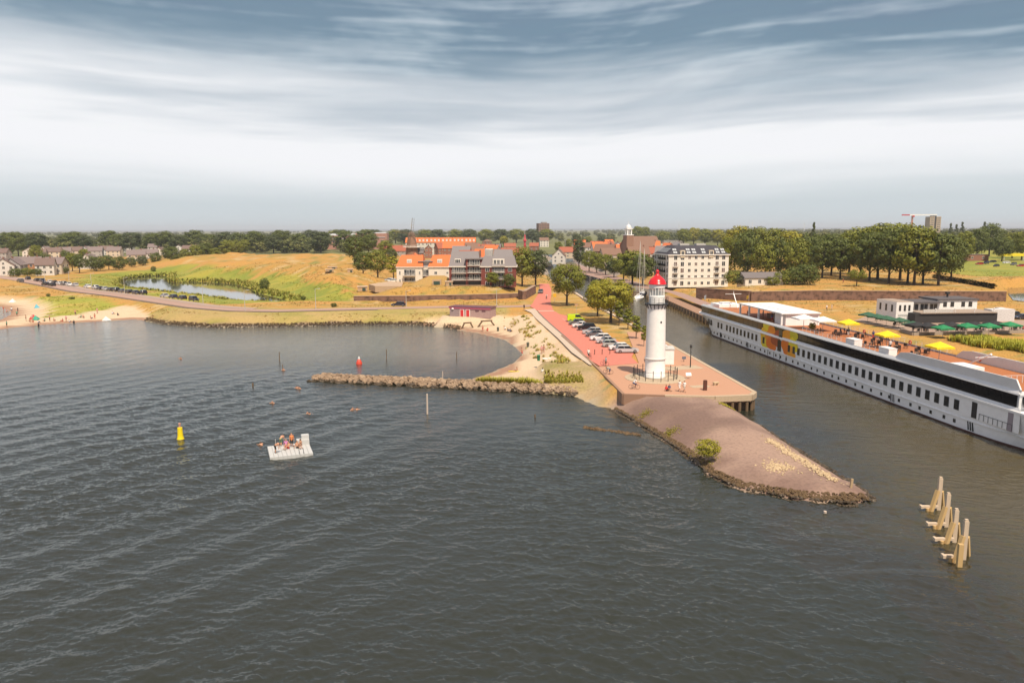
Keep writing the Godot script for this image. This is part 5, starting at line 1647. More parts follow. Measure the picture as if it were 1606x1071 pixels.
func build_people() -> void:
	var W := Color(0.72, 0.70, 0.68)
	var B := Color(0.02, 0.02, 0.03)
	var R := Color(0.55, 0.03, 0.03)
	var N := Color(0.04, 0.06, 0.16)
	var G := Color(0.12, 0.30, 0.2)
	person("walk", wear(W, W), Vector3(25.42, 2.52, -111.28), 0.5, "person in white walking on the quay, left of the couple by the fence", "couple on the quay")
	person("walk", wear(W, Color(0.4, 0.36, 0.3)), Vector3(26.04, 2.52, -110.82), 0.5, "person in a white top walking on the quay, right of the couple by the fence", "couple on the quay")
	person("ride", wear(W, N), Vector3(18.86, 2.52, -113.22), 1.4, "person in white riding a bicycle before the lighthouse")
	bicycle(Vector3(18.86, 2.52, -113.22), 1.4, "bicycle ridden by the person in white before the lighthouse")
	person("sit", wear(R, B), Vector3(23.58, 2.52, -111.76), 0.9, "person in red sitting on the quay below the lighthouse fence")
	person("sit", wear(N, B), Vector3(24.02, 2.52, -112.21), -0.7, "person in dark blue sitting beside the one in red")
	person("walk", wear(W, B), Vector3(14.64, 2.56, -141.44), 0.2, "person in white pushing a bicycle along the red road")
	bicycle(Vector3(14.88, 2.56, -140.72), 0.3, "bicycle pushed along the red road by a person in white")
	bicycle(Vector3(16.77, 2.53, -133.42), 0.9, "bicycle parked at the end of the red road, upper of two", "bicycles parked by the wall")
	bicycle(Vector3(16.41, 2.53, -125.58), 1.2, "bicycle parked at the quay wall, lower of two", "bicycles parked by the wall")
	person("stand", wear(Color(0.35, 0.4, 0.45), B), Vector3(16.92, 2.53, -132.78), -1.2, "person standing at the upper parked bicycle")
	person("bend", wear(Color(0.3, 0.32, 0.3), N), Vector3(16.6, 2.53, -125.01), -1.4, "person bending over the lower parked bicycle")
	person("ride", wear(W, B), Vector3(11.85, 3.2, -256.07), 0.25, "cyclist in white on the red road beyond the crossing")
	bicycle(Vector3(11.85, 3.2, -256.07), 0.25, "bicycle under the cyclist beyond the crossing")
	person("stand", wear(B, B), Vector3(3.66, 3, -223.43), 0.4, "person in dark clothes where the footpath meets the dike")
	# the small beach
	var by := func(p: Vector3) -> Vector3: return Vector3(p.x, ground(p.x, p.z).x - 0.02, p.z)
	var g := "people on the small beach"
	person("stand", wear(SKIN, R), by.call(Vector3(-7.74, 1.2, -196.4)), 0.5, "bather in red shorts at the left of the small beach", g)
	person("sit", wear(R, R), by.call(Vector3(-6.48, 1.2, -196.36)), -0.4, "person in red sitting beside the bather at the beach's left", g)
	person("sit", wear(W, B), by.call(Vector3(-1.84, 1.3, -196.77)), 0.2, "person in white sitting on the upper beach, left of the dark group", g)
	person("sit", wear(B, N), by.call(Vector3(-0.99, 1.3, -194.18)), 1.2, "person in black sitting on the upper beach", g)
	person("sit", wear(N, B), by.call(Vector3(-0.4, 1.3, -192.9)), 2.2, "person in navy sitting at the right of the dark beach group", g)
	person("stand", wear(Color(0.6, 0.3, 0.3), SKIN), by.call(Vector3(6.17, 1.5, -154.01)), 0.4, "bather in pink top standing on the middle of the beach", g)
	person("stand", wear(SKIN, Color(0.6, 0.35, 0.35)), by.call(Vector3(6.67, 1.5, -154.82)), 2.4, "bather in pink shorts beside the one in the pink top", g)
	person("walk", wear(SKIN, R), by.call(Vector3(2.12, 0.2, -159.43)), 1.6, "bather walking at the curved waterline of the beach", g)
	person("sit", wear(B, B), by.call(Vector3(6.33, 1.4, -141.16)), -0.6, "person in black sitting right of the green bin", g)
	person("stand", wear(W, Color(0.25, 0.25, 0.22)), by.call(Vector3(5.44, 1.2, -131.43)), 2.9, "person in white standing on the sand behind the groyne", g)
	person("sit", wear(SKIN, N), by.call(Vector3(0.82, 0.6, -138.94)), -1.2, "bather sitting beside the yellow board", g)
	var o: MeshInstance3D
	var tg := Geo.new()
	tg.lathe([Vector2(0, 0), Vector2(0.33, 0.02), Vector2(0.36, 0.06), Vector2(0.3, 0.1), Vector2(0, 0.12)], 16)
	o = single(tg, "surf_board", mat("yellow_board", Color(0.72, 0.55, 0.02), 0.5), "yellow board lying on the sand near the water", "board")
	o.position = by.call(Vector3(0.34, 0.5, -138.83)) + Vector3(0, 0.05, 0)
	o.scale = Vector3(3.2, 1, 1)
	for s in [[Vector3(-3.67, 1.2, -195), "dark grey beach bin left of the dark group"], [Vector3(3.6, 1.5, -167.3), "dark grey beach bin in the middle of the sand"], [Vector3(5.03, 1, -139.99), "green beach bin near the sitting person in black"]]:
		tg = Geo.new()
		tg.lathe([Vector2(0.26, 0), Vector2(0.32, 0.95), Vector2(0.35, 0.97), Vector2(0.3, 1.1), Vector2(0.0, 1.18)], 12)
		o = single(tg, "beach_bin", mat("bin_green", Color(0.03, 0.20, 0.09), 0.6) if s[1].begins_with("green") else mat("bin_grey", Color(0.13, 0.14, 0.11), 0.6), s[1], "bin", "bins on the beach")
		o.position = by.call(s[0])
	tg = Geo.new()
	tg.quad(Vector3(-0.9, 0.03, 0.5), Vector3(0.9, 0.05, 0.5), Vector3(0.9, 0.04, -0.5), Vector3(-0.9, 0.06, -0.5))
	tg.box(Vector3(0.5, 0.12, 0), Vector3(0.5, 0.14, 0.4))
	o = single(tg, "beach_towel", mats["white_paint"], "white towel with a pillow spread on the sand", "towel")
	o.position = by.call(Vector3(7, 1.5, -147.74))
	# the long beach on the left
	var spots := [[Vector3(-174.9, 1.2, -256.28), "stand"], [Vector3(-170.83, 1, -251.79), "sit"], [Vector3(-167.7, 1, -249.66), "stand"], [Vector3(-163.5, 0.9, -246.48), "stand"], [Vector3(-156.85, 0, -235.83), "stand"], [Vector3(-143.61, 0.7, -219.71), "stand"], [Vector3(-141.99, 0.6, -218.94), "sit"], [Vector3(-140.58, 0.5, -218.18), "sit"], [Vector3(-142.16, 0.8, -220.41), "stand"], [Vector3(-138.62, 0.4, -217.42), "sit"], [Vector3(-134.72, -0.5, -211.33), "stand"], [Vector3(-138.57, 0.6, -220.39), "sit"], [Vector3(-137.49, 0.7, -221.1), "stand"], [Vector3(-136.2, 0.5, -221.14), "sit"], [Vector3(-133.7, 0.5, -221.07), "sit"], [Vector3(-132.54, 0.5, -221.04), "stand"], [Vector3(-131.15, 0.4, -220.26), "sit"], [Vector3(-129.39, 0.3, -219.48), "sit"], [Vector3(-131.8, 0.7, -227.41), "sit"], [Vector3(-131.01, 0.7, -227.39), "sit"], [Vector3(-128.18, 0.6, -226.49), "sit"], [Vector3(-127, 0.6, -226.46), "stand"], [Vector3(-130.95, 1, -235.16), "stand"], [Vector3(-126.04, 1, -235.01), "sit"], [Vector3(-123.46, 1, -233.14), "sit"], [Vector3(-142.14, 0.2, -208.97), "stand"], [Vector3(-135.4, 2, -230.82), "stand"]]
	var dress := [wear(SKIN, R), wear(B, B), wear(SKIN, N), wear(W, N), wear(SKIN, B), wear(Color(0.6, 0.3, 0.3), SKIN), wear(G, B)]
	var txt := ["in red trunks", "in black", "in navy trunks", "in a white top", "in dark trunks", "in pink", "in a green top"]
	for i in spots.size():
		var p: Vector3 = by.call(spots[i][0])
		if p.y < -0.7: p.y = -0.7
		person(spots[i][1], dress[i * 5 % 7], p, i * 1.7, "tiny %s bather %s on the long left beach, %s of the crowd" % ["standing" if spots[i][1] == "stand" else "sitting", txt[i * 5 % 7], ordinal(i)], "bathers on the long left beach")
	for s in [[Vector3(-143.88, 0.6, -223.71), Color(0.55, 0.04, 0.04), "red beach tent on the crowded part of the left beach"], [Vector3(-142.08, 0.6, -222.06), Color(0.03, 0.32, 0.22), "green beach tent beside the red one"], [Vector3(-164.65, 1.6, -258.5), Color(0.10, 0.35, 0.45), "turquoise beach tent at the foot of the green dune"], [Vector3(-122.61, 0.4, -224.75), W, "white beach tent at the right end of the left beach"], [Vector3(-187.34, 2.4, -279.95), W, "white tent beside the lagoon's sand"]]:
		var t := thing("beach_tent", s[2], "tent", by.call(s[0]), rng.randf() * 3, "tents on the left beach")
		tg = Geo.new()
		tg.tri(Vector3(-1.1, 0, 0.8), Vector3(1.1, 0, 0.8), Vector3(0, 1.35, -0.2))
		tg.tri(Vector3(1.1, 0, 0.8), Vector3(0.9, 0, -0.9), Vector3(0, 1.35, -0.2))
		tg.tri(Vector3(0.9, 0, -0.9), Vector3(-0.9, 0, -0.9), Vector3(0, 1.35, -0.2))
		tg.tri(Vector3(-0.9, 0, -0.9), Vector3(-1.1, 0, 0.8), Vector3(0, 1.35, -0.2))
		part(tg, "cover", mat("tent_" + str(s[1].to_html()), s[1], 0.8), t)
		tg = Geo.new()
		tg.cyl(Vector3(-1.1, 0.02, 0.82), Vector3(0, 1.37, -0.18), 0.02, 0.02, 5)
		tg.cyl(Vector3(1.1, 0.02, 0.82), Vector3(0, 1.37, -0.18), 0.02, 0.02, 5)
		part(tg, "poles", mats["galvanised"], t)
	# swimmers
	var sw := [[Vector3(-37.69, 0, -114.94), "swimmer between the yellow buoy and the groyne, nearest the buoy"], [Vector3(-30.37, 0, -107.88), "swimmer just beyond the raft, left of two"], [Vector3(-29.94, 0, -107.49), "swimmer just beyond the raft, right of two"], [Vector3(-37.12, 0, -126.35), "swimmer off the groyne's tip, left of two"], [Vector3(-36.48, 0, -125.82), "swimmer off the groyne's tip, right of two"], [Vector3(-44.43, 0, -142.94), "lone swimmer far left of the groyne's tip"], [Vector3(-24.25, 0, -110.55), "swimmer before the groyne, left of the pair"], [Vector3(-23.52, 0, -110.54), "swimmer before the groyne, right of the pair"], [Vector3(-31.91, 0, -92.05), "swimmer close to the raft's left edge"], [Vector3(-70.25, 0, -156.44), "swimmer alone in the bay on the left"]]
	for i in sw.size(): person("swim", wear(SKIN, R if i % 2 else N), sw[i][0] + Vector3(0, 0.08, 0), i * 1.3, sw[i][1], "swimmers")
	person("stand", wear(W, B), Vector3(93.65, 2.7, -221.51), 0.3, "walker on the dry lawn behind the ship, left of two", "walkers behind the ship")
	person("stand", wear(Color(0.5, 0.42, 0.36), Color(0.5, 0.45, 0.4)), Vector3(95.88, 2.7, -223.21), 0.6, "walker on the dry lawn behind the ship, right of two", "walkers behind the ship")
	person("stand", wear(Color(0.3, 0.06, 0.03), Color(0.08, 0.04, 0.03)), Vector3(129.78, 5.6, -293.15), 0.3, "lone person in dark red on the upper lawn")

func build_water_things() -> void:
	var W := mats["white_paint"] as Material
	# bathing raft
	var t := thing("bathing_raft", "square white floating bathing raft with steps and rails", "raft", Vector3(-27.3, 0, -88.8), 0.37)
	var plastic := mat("raft_plastic", Color(0.50, 0.51, 0.51), 0.5, 0, grain("paint", 0.012, 0.93, 1.03, 5), 3.0)
	for i in 10:
		for j in 10:
			if i >= 7 and j < 2: continue
			var g := Geo.new()
			g.box(Vector3(-2.5 + (i + 0.5) * 0.5, 0.16, -2.4 + (j + 0.5) * 0.5), Vector3(0.47, 0.44, 0.47))
			g.box(Vector3(-2.5 + (i + 0.5) * 0.5, 0.385, -2.4 + (j + 0.5) * 0.5), Vector3(0.42, 0.03, 0.42))
			part(g, "float", plastic, t)
	var g := Geo.new()
	g.box(Vector3(0, 0.1, 0.05), Vector3(4.9, 0.3, 4.8))
	part(g, "base", plastic, t)
	g = Geo.new()
	g.box(Vector3(1.75, 0.55, -1.9), Vector3(1.5, 0.9, 1.0))
	g.box(Vector3(2.05, 1.25, -2.05), Vector3(0.9, 0.55, 0.7))
	part(g, "steps", plastic, t)
	for x in [-1.5, -0.9]:
		g = Geo.new()
		g.cyl(Vector3(x, 0.35, -2.2), Vector3(x, 1.25, -2.2), 0.03, 0.03, 6)
		g.cyl(Vector3(x, 1.25, -2.2), Vector3(x, 1.15, -2.6), 0.03, 0.03, 6)
		g.cyl(Vector3(x, 1.15, -2.6), Vector3(x, -0.3, -2.6), 0.03, 0.03, 6)
		part(g, "ladder_rail", mats["galvanised"], t)
	g = Geo.new()
	g.bar(Vector3(-0.9, 1.2, -2.2), Vector3(0.6, 1.2, -2.2), 0.04, 0.04)
	part(g, "handrail", mats["galvanised"], t)
	for x in [0.9, 1.4]:
		g = Geo.new()
		g.cyl(Vector3(x, 0.9, 2.2), Vector3(x, 0.35, 2.5), 0.03, 0.03, 6)
		g.cyl(Vector3(x, 0.35, 2.5), Vector3(x, -0.4, 2.6), 0.03, 0.03, 6)
		part(g, "ladder_rail", mats["black_iron"], t)
	var R := Color(0.5, 0.03, 0.03)
	var K := Color(0.02, 0.02, 0.02)
	var rp := func(x: float, z: float) -> Vector3: return t.transform * Vector3(x, 0.39, z)
	var who := "people on the bathing raft"
	person("bend", wear(SKIN, K), rp.call(-1.75, 0.9), 1.6, "child crouching at the raft's left end", who)
	person("stand", wear(Color(0.65, 0.22, 0.08), K), rp.call(0.35, -1.0), 0.2, "bather in orange top and black shorts standing on the raft", who)
	person("sit", wear(Color(0.5, 0.2, 0.4), SKIN), rp.call(-0.3, -1.5), 0.4, "bather in a purple top sitting on the raft behind the others", who)
	person("sit", wear(SKIN, R), rp.call(-0.15, -0.4), -0.5, "bather sitting at the middle of the raft", who)
	person("sit", wear(SKIN, K), rp.call(0.95, -0.2), 1.0, "bather in black trunks sitting on the raft's right half", who)
	person("sit", wear(SKIN, Color(0.3, 0.08, 0.08)), rp.call(1.3, -1.0), -1.4, "bather leaning by the raft's steps", who)
	person("bend", wear(SKIN, Color(0.1, 0.2, 0.1)), rp.call(-0.9, -1.9), 2.9, "bather climbing at the raft's ladder rails", who)
	# yellow buoy
	t = thing("yellow_buoy", "tall yellow channel buoy floating left of the raft", "buoy", Vector3(-43.2, -0.1, -94.5))
	t.scale = Vector3(0.95, 1.22, 0.95)
	g = Geo.new()
	g.lathe([Vector2(0.0, -0.3), Vector2(0.52, -0.3), Vector2(0.55, 0.12), Vector2(0.5, 0.2)], 18)
	part(g, "float", mat("buoy_dark", Color(0.06, 0.04, 0.02), 0.5), t)
	g = Geo.new()
	g.lathe([Vector2(0.5, 0.18), Vector2(0.42, 0.34), Vector2(0.36, 0.6), Vector2(0.32, 1.45), Vector2(0.0, 1.5)], 18)
	part(g, "body", mat("buoy_yellow", Color(0.78, 0.60, 0.005), 0.45), t)
	g = Geo.new()
	g.lathe([Vector2(0.13, 1.45), Vector2(0.13, 1.75), Vector2(0.18, 1.78), Vector2(0.15, 1.95), Vector2(0, 1.98)], 12)
	part(g, "lantern", mat("buoy_lantern", Color(0.45, 0.25, 0.2), 0.4), t)
	# red buoy
	t = thing("red_buoy", "red float with a white topmark in the bay behind the groyne", "buoy", Vector3(-31.06, 0, -149.61))
	g = Geo.new()
	g.lathe([Vector2(0, -0.3), Vector2(0.6, -0.2), Vector2(0.62, 0.3), Vector2(0.3, 0.9), Vector2(0.12, 1.1), Vector2(0, 1.1)], 16)
	part(g, "float", mat("buoy_red", Color(0.62, 0.06, 0.03), 0.45), t)
	g = Geo.new()
	g.cyl(Vector3(0, 1.05, 0), Vector3(0, 1.55, 0), 0.24, 0.12, 10)
	part(g, "topmark", W, t)
	# stakes
	var wood := mats["weathered_wood"] as Material
	var pale := mat("bleached_post", Color(0.60, 0.50, 0.42), 0.8, 0, grain("wood", 0.06, 0.6, 1.2, 4), 1.0)
	for s in [[Vector3(-12.54, 0, -107.62), 3.1, 0.14, pale, "tall pale post in the water before the groyne"], [Vector3(-48.47, 0, -153.68), 1.9, 0.09, mats["wet_timber"], "thin dark stake in the bay left of the groyne's tip"], [Vector3(-26.35, 0, -154.77), 2.2, 0.09, mats["wet_timber"], "thin dark stake in the bay right of the red buoy"], [Vector3(-11.73, 0, -156.03), 1.4, 0.1, mats["wet_timber"], "short dark stake in the shallows by the beach"], [Vector3(-12.27, 0.6, -129.56), 1.7, 0.07, pale, "thin white stake rising behind the groyne"], [Vector3(-45.17, 0, -144.97), 0.8, 0.09, mats["wet_timber"], "stub of a dark stake left of the groyne"], [Vector3(3.28, 0, -105.52), 0.5, 0.12, mats["wet_timber"], "stub of a dark stake in the water below the groyne's root"], [Vector3(-45.29, 0, -128.07), 0.6, 0.15, mats["wet_timber"], "dark stump awash left of the groyne's tip"], [Vector3(29.76, 0, -68.09), 0.35, 0.16, pale, "pale stump awash before the pier's tip"]]:
		g = Geo.new()
		g.cyl(Vector3(0, -1.5, 0), Vector3(0.02, s[1], 0), s[2], s[2] * 0.9, 9)
		var o := single(g, "water_stake", s[3], s[4], "post", "stakes in the water")
		o.position = s[0]
	# mooring dolphins
	var timber := mat("dolphin_timber", Color(0.56, 0.38, 0.17), 0.8, 0, grain("wood", 0.06, 0.6, 1.2, 4), 0.9)
	var bleached := mat("dolphin_bleached", Color(0.60, 0.48, 0.36), 0.8, 0, grain("wood", 0.06, 0.6, 1.2, 4), 0.9)
	var ds := [[Vector3(41.15, 0, -69.13), 3.35, "farthest of the four timber mooring dolphins"], [Vector3(39.47, 0, -64.92), 3.3, "second farthest of the four timber mooring dolphins"], [Vector3(38.24, 0, -61.57), 3.1, "second nearest of the four timber mooring dolphins"], [Vector3(37.01, 0, -58.16), 3.5, "nearest timber mooring dolphin, with an extra short front pile"]]
	for i in 4:
		t = thing("mooring_dolphin", ds[i][2], "mooring dolphin", ds[i][0], -0.15, "timber mooring dolphins")
		var h: float = ds[i][1]
		g = Geo.new()
		g.prism(pv([Vector2(-0.17, -0.17), Vector2(0.17, -0.17), Vector2(0.17, 0.17), Vector2(-0.17, 0.17)]), -2, h - 0.15)
		g.prism(pv([Vector2(-0.12, -0.12), Vector2(0.12, -0.12), Vector2(0.12, 0.12), Vector2(-0.12, 0.12)]), h - 0.15, h)
		part(g, "pile", bleached, t)
		for s in [[Vector3(-0.28, h * 0.62, 0.28), Vector3(-1.15, -0.9, 0.75)], [Vector3(0.25, h * 0.55, -0.2), Vector3(0.85, -0.9, -0.9)]]:
			g = Geo.new()
			g.bar(s[0], s[1], 0.32, 0.32)
			part(g, "brace", timber, t)
		g = Geo.new()
		g.bar(Vector3(-1.75, 0.45, 0.5), Vector3(-0.15, 0.45, 0.28), 0.3, 0.22)
		g.bar(Vector3(-1.72, 0.45, 0.2), Vector3(-1.72, 0.45, 0.75), 0.2, 0.24)
		part(g, "crossbeam", bleached, t)
		g = Geo.new()
		g.cyl(Vector3(-1.2, -2, 0.6), Vector3(-1.2, 0.35, 0.6), 0.16, 0.16, 8)
		part(g, "stub_pile", timber, t)
		if i == 3:
			g = Geo.new()
			g.prism(pv([Vector2(-1.08, 1.3), Vector2(-0.72, 1.3), Vector2(-0.72, 1.66), Vector2(-1.08, 1.66)]), -2, 1.95)
			part(g, "front_pile", timber, t)

# ---------------------------------------------------------------- the river cruise ship
func end_width(d: float, l: float, e: float) -> float:
	var t := clampf(1.0 - d / l, 0, 1)
	return 5.7 * pow(maxf(1.0 - pow(t, e), 0.0), 1.0 / e)

func hull_half(z: float, y: float) -> float:
	var top := minf(end_width(z + 8.6, 7.5, 2.7), end_width(121.0 - z, 14.0, 2.3))
	var low := minf(end_width(z + 1.5, 11.0, 2.2), end_width(113.0 - z, 18.0, 2.0))
	return lerpf(low, top, smooth(-0.4, 4.2, y))

func hull_band(g: Geo, y0: float, y1: float, out := 0.0) -> void:
	var zs := []
	for i in 14: zs.append(-8.6 + i * 1.0)
	for i in 15: zs.append(6.0 + i * 6.4)
	for i in 18: zs.append(100.0 + (i + 0.5) * 1.2)
	for i in zs.size() - 1:
		for s in [1, -1]:
			var p := []
			for q in [[i, y0], [i + 1, y0], [i + 1, y1], [i, y1]]:
				var w := hull_half(zs[q[0]], q[1])
				p.append(Vector3(5.7 + s * (w + (out if w > 0.1 else 0.0)), q[1], zs[q[0]]))
			var n0 := Vector3(s, 0.0, 0)
			if s < 0: g.quad(p[0], p[1], p[2], p[3])
			else: g.quad(p[1], p[0], p[3], p[2])

func deck_plate(g: Geo, y: float, inset: float) -> void:
	var zs := []
	for i in 12: zs.append(-8.4 + i * 0.8)
	for i in 12: zs.append(2.0 + i * 9.0)
	for i in 12: zs.append(106.0 + i * 1.3)
	for i in zs.size() - 1:
		var a := maxf(hull_half(zs[i], y) - inset, 0)
		var b := maxf(hull_half(zs[i + 1], y) - inset, 0)
		g.quad(Vector3(5.7 - a, y, zs[i]), Vector3(5.7 - b, y, zs[i + 1]), Vector3(5.7 + b, y, zs[i + 1]), Vector3(5.7 + a, y, zs[i]))

func parasol(called: String, at: Vector3, half: float, h: float, m: Material, label: String, group: String, turn := 0.0, valance := 0.25) -> void:
	var t := thing(called, label, "parasol", at, turn, group)
	var g := Geo.new()
	var c := [Vector3(-half, h - 0.75, half), Vector3(half, h - 0.75, half), Vector3(half, h - 0.75, -half), Vector3(-half, h - 0.75, -half)]
	for i in 4:
		var a: Vector3 = c[i]
		var b: Vector3 = c[(i + 1) % 4]
		var mid := (a + b) / 2 + Vector3(0, 0.06, 0)
		g.tri(a, mid, Vector3(0, h, 0)); g.tri(mid, b, Vector3(0, h, 0))
		g.quad(a - Vector3(0, valance, 0), b - Vector3(0, valance, 0), b, a)
	part(g, "canopy", m, t)
	g = Geo.new()
	g.cyl(Vector3.ZERO, Vector3(0, h - 0.1, 0), 0.05, 0.05, 6)
	part(g, "pole", mats["galvanised"], t)
	g = Geo.new()
	g.box(Vector3(0, 0.05, 0), Vector3(0.7, 0.1, 0.7))
	part(g, "base", mats["black_iron"], t)

var chair0: Node3D
var table0: Node3D

func chair(at: Vector3, turn: float, label: String, group: String) -> void:
	if chair0:
		copy(chair0, at, turn, label, group)
		return
	var m := mat("dark_wicker", Color(0.035, 0.022, 0.018), 0.7)
	chair0 = thing("terrace_chair", label, "chair", at, turn, group)
	chair0.set_meta("base", "terrace_chair")
	for s in [[Vector3(0, 0.45, 0), Vector3(0.5, 0.06, 0.5), "seat"], [Vector3(0, 0.72, -0.24), Vector3(0.5, 0.5, 0.05), "backrest"], [Vector3(-0.22, 0.21, 0.22), Vector3(0.05, 0.42, 0.05), "leg"], [Vector3(0.22, 0.21, 0.22), Vector3(0.05, 0.42, 0.05), "leg"], [Vector3(-0.22, 0.21, -0.22), Vector3(0.05, 0.42, 0.05), "leg"], [Vector3(0.22, 0.21, -0.22), Vector3(0.05, 0.42, 0.05), "leg"]]:
		var g := Geo.new()
		g.box(s[0], s[1])
		part(g, s[2], m, chair0)

func table(at: Vector3, label: String, group: String) -> void:
	if table0:
		copy(table0, at, 0, label, group)
		return
	table0 = thing("terrace_table", label, "table", at, 0, group)
	table0.set_meta("base", "terrace_table")
	var g := Geo.new()
	g.box(Vector3(0, 0.73, 0), Vector3(0.85, 0.04, 0.85))
	part(g, "top", mat("table_top", Color(0.22, 0.14, 0.09), 0.6), table0)
	g = Geo.new()
	g.cyl(Vector3(0, 0.03, 0), Vector3(0, 0.71, 0), 0.04, 0.04, 6)
	g.box(Vector3(0, 0.02, 0), Vector3(0.45, 0.04, 0.45))
	part(g, "leg", mats["black_iron"], table0)

func build_ship() -> void:
	var O := Vector3(50.3, 0, -193.8)
	var A := 0.1055
	var t := thing("cruise_ship", "long white river cruise ship with a black window band leaving harbour", "ship", O, A)
	var white := mat("ship_white", Color(0.84, 0.84, 0.85), 0.35, 0, grain("paint", 0.012, 0.93, 1.03, 5), 9.0)
	var grey := mat("ship_grey", Color(0.62, 0.63, 0.645), 0.4, 0, grain("paint", 0.012, 0.93, 1.03, 5), 9.0)
	var glass := mat("ship_glass", Color(0.008, 0.009, 0.012), 0.05)
	var wood := mat("orange_deck", Color(0.42, 0.15, 0.05), 0.75, 0, grain("wood", 0.06, 0.6, 1.2, 4), 2.0)
	var dark := mat("black_trim", Color(0.015, 0.015, 0.018), 0.5)
	var g := Geo.new()
	hull_band(g, 0.25, 1.65); hull_band(g, 1.65, 4.75)
	deck_plate(g, 4.7, 0.02)
	part(g, "hull", white, t)
	g = Geo.new()
	hull_band(g, -0.8, 0.26, 0.02)
	part(g, "boot_stripe", mat("antifouling", Color(0.07, 0.018, 0.018), 0.6), t)
	for y in [[1.60, 1.74, 0.14], [4.60, 4.84, 0.18]]:
		g = Geo.new()
		hull_band(g, y[0], y[1], y[2])
		deck_plate(g, y[1], -y[2])
		part(g, "rubbing_strake", mat("bright_white", Color(0.82, 0.82, 0.82), 0.4), t)
	# upper deck with its window band
	g = Geo.new()
	var x0 := 0.28
	var x1 := 11.12
	for s in [[x0, 0.06], [x1, 11.34]]:
		g.quad(Vector3(s[1], 4.84, -4), Vector3(s[1], 4.84, 106.2), Vector3(s[0], 5.25, 105.6), Vector3(s[0], 5.25, -3.6)) if s[0] < 5 else g.quad(Vector3(s[1], 4.84, 106.2), Vector3(s[1], 4.84, -4), Vector3(s[0], 5.25, -3.6), Vector3(s[0], 5.25, 105.6))
	g.box(Vector3(5.7, 5.9, 51.1), Vector3(10.7, 2.0, 108.6))
	part(g, "upper_deck", grey, t)
	g = Geo.new()
	for s in [1, -1]:
		var xa: float = 5.7 + s * 5.50

		var p := [Vector3(xa, 6.78, -3.8), Vector3(xa, 6.78, 105.4), Vector3(5.7 + s * 5.15, 7.32, 105.0), Vector3(5.7 + s * 5.15, 7.32, -3.0)]
		if s < 0: g.quad(p[0], p[1], p[2], p[3])
		else: g.quad(p[1], p[0], p[3], p[2])
	g.box(Vector3(5.7, 6.86, 50.9), Vector3(10.9, 0.16, 109.4))
	part(g, "roof_coaming", grey, t)
	var n := 44
	for i in n:
		var z := -3.2 + i * 108.4 / n
		for s in [1, -1]:
			if s > 0 and i > 6: continue
			g = Geo.new()
			g.box(Vector3(5.7 + s * 5.42, 6.0, z + 1.2), Vector3(0.10, 1.5, 2.38))
			part(g, "upper_window", glass, t)
	for z in [-3.75, 105.55]:
		for i in 4:
			g = Geo.new()
			g.box(Vector3(1.9 + i * 2.55, 6.0, z), Vector3(2.3, 1.4, 0.12), Basis(Vector3.RIGHT, 0.25 if z < 0 else -0.35))
			part(g, "end_window", glass, t)
	# main deck windows
	var zw := [2.4, 4.4, 9.4, 11.5]
	for i in 9: zw.append(14.9 + i * 2.08)
	zw.append_array([35.2, 46.8, 48.8])
	for i in 23: zw.append(50.7 + i * 2.022)
	for z in zw:
		g = Geo.new()
		var x := 5.7 - hull_half(z, 3.2)
		g.box(Vector3(x - 0.0, 3.25, z), Vector3(0.10, 1.4, 0.98))
		var w := part(g, "cabin_window", mat("window_frame_dark", Color(0.10, 0.10, 0.11), 0.5), t)
		g = Geo.new()
		g.box(Vector3(x - 0.02, 3.25, z), Vector3(0.10, 1.28, 0.86))
		part(g, "pane", glass, w)
	for i in 38:
		var z := 4.0 + i * 2.46 + (0.35 if i % 3 == 0 else 0.0)
		g = Geo.new()
		var x := 5.7 - hull_half(z, 0.95)
		g.box(Vector3(x - 0.0, 0.98, z), Vector3(0.08, 0.5, 0.5))
		part(g, "porthole", glass, t)
	for z0 in [80.6, 97.6, 107.0, 10.8, 26.6]:
		for k in 3:
			g = Geo.new()
			g.bar(Vector3(5.7 - hull_half(z0, 0.5) - 0.0, 0.42, z0 + k * 0.42 + 0.12), Vector3(5.7 - hull_half(z0, 1.5) - 0.0, 1.55, z0 + k * 0.42 - 0.08), 0.16, 0.1)
			part(g, "fender_bar", dark, t)
	for z0 in [37.5, 40.3, 43.0, 45.8]:
		g = Geo.new()
		g.bar(Vector3(-0.02, 0.4, z0), Vector3(-0.02, 1.6, z0), 0.1, 0.08)
		part(g, "fender_bar", dark, t)
	# recess towards the bow
	g = Geo.new()
	g.prism(pv([Vector2(-0.03, 96.9), Vector2(-0.03, 106.2), Vector2(0.04, 106.2), Vector2(0.04, 96.9)]), 2.2, 4.55, true)
	part(g, "side_deck_wall", white, t)
	g = Geo.new()
	g.box(Vector3(-0.06, 3.3, 98.6), Vector3(0.06, 2.1, 0.9))
	part(g, "side_door", dark, t)
	g = Geo.new()
	g.box(Vector3(-0.06, 3.3, 104.8), Vector3(0.08, 2.3, 0.8))
	part(g, "side_pillar", mat("mauve_panel", Color(0.28, 0.24, 0.27), 0.5), t)
	for k in 8:
		g = Geo.new()
		g.bar(Vector3(-0.1, 2.25, 99.6 + k * 0.8), Vector3(-0.1, 3.05, 99.6 + k * 0.8), 0.04, 0.04)
		if k < 7: g.bar(Vector3(-0.1, 3.05, 99.6 + k * 0.8), Vector3(-0.1, 3.05, 100.4 + k * 0.8), 0.04, 0.04)
		part(g, "side_railing", dark, t)
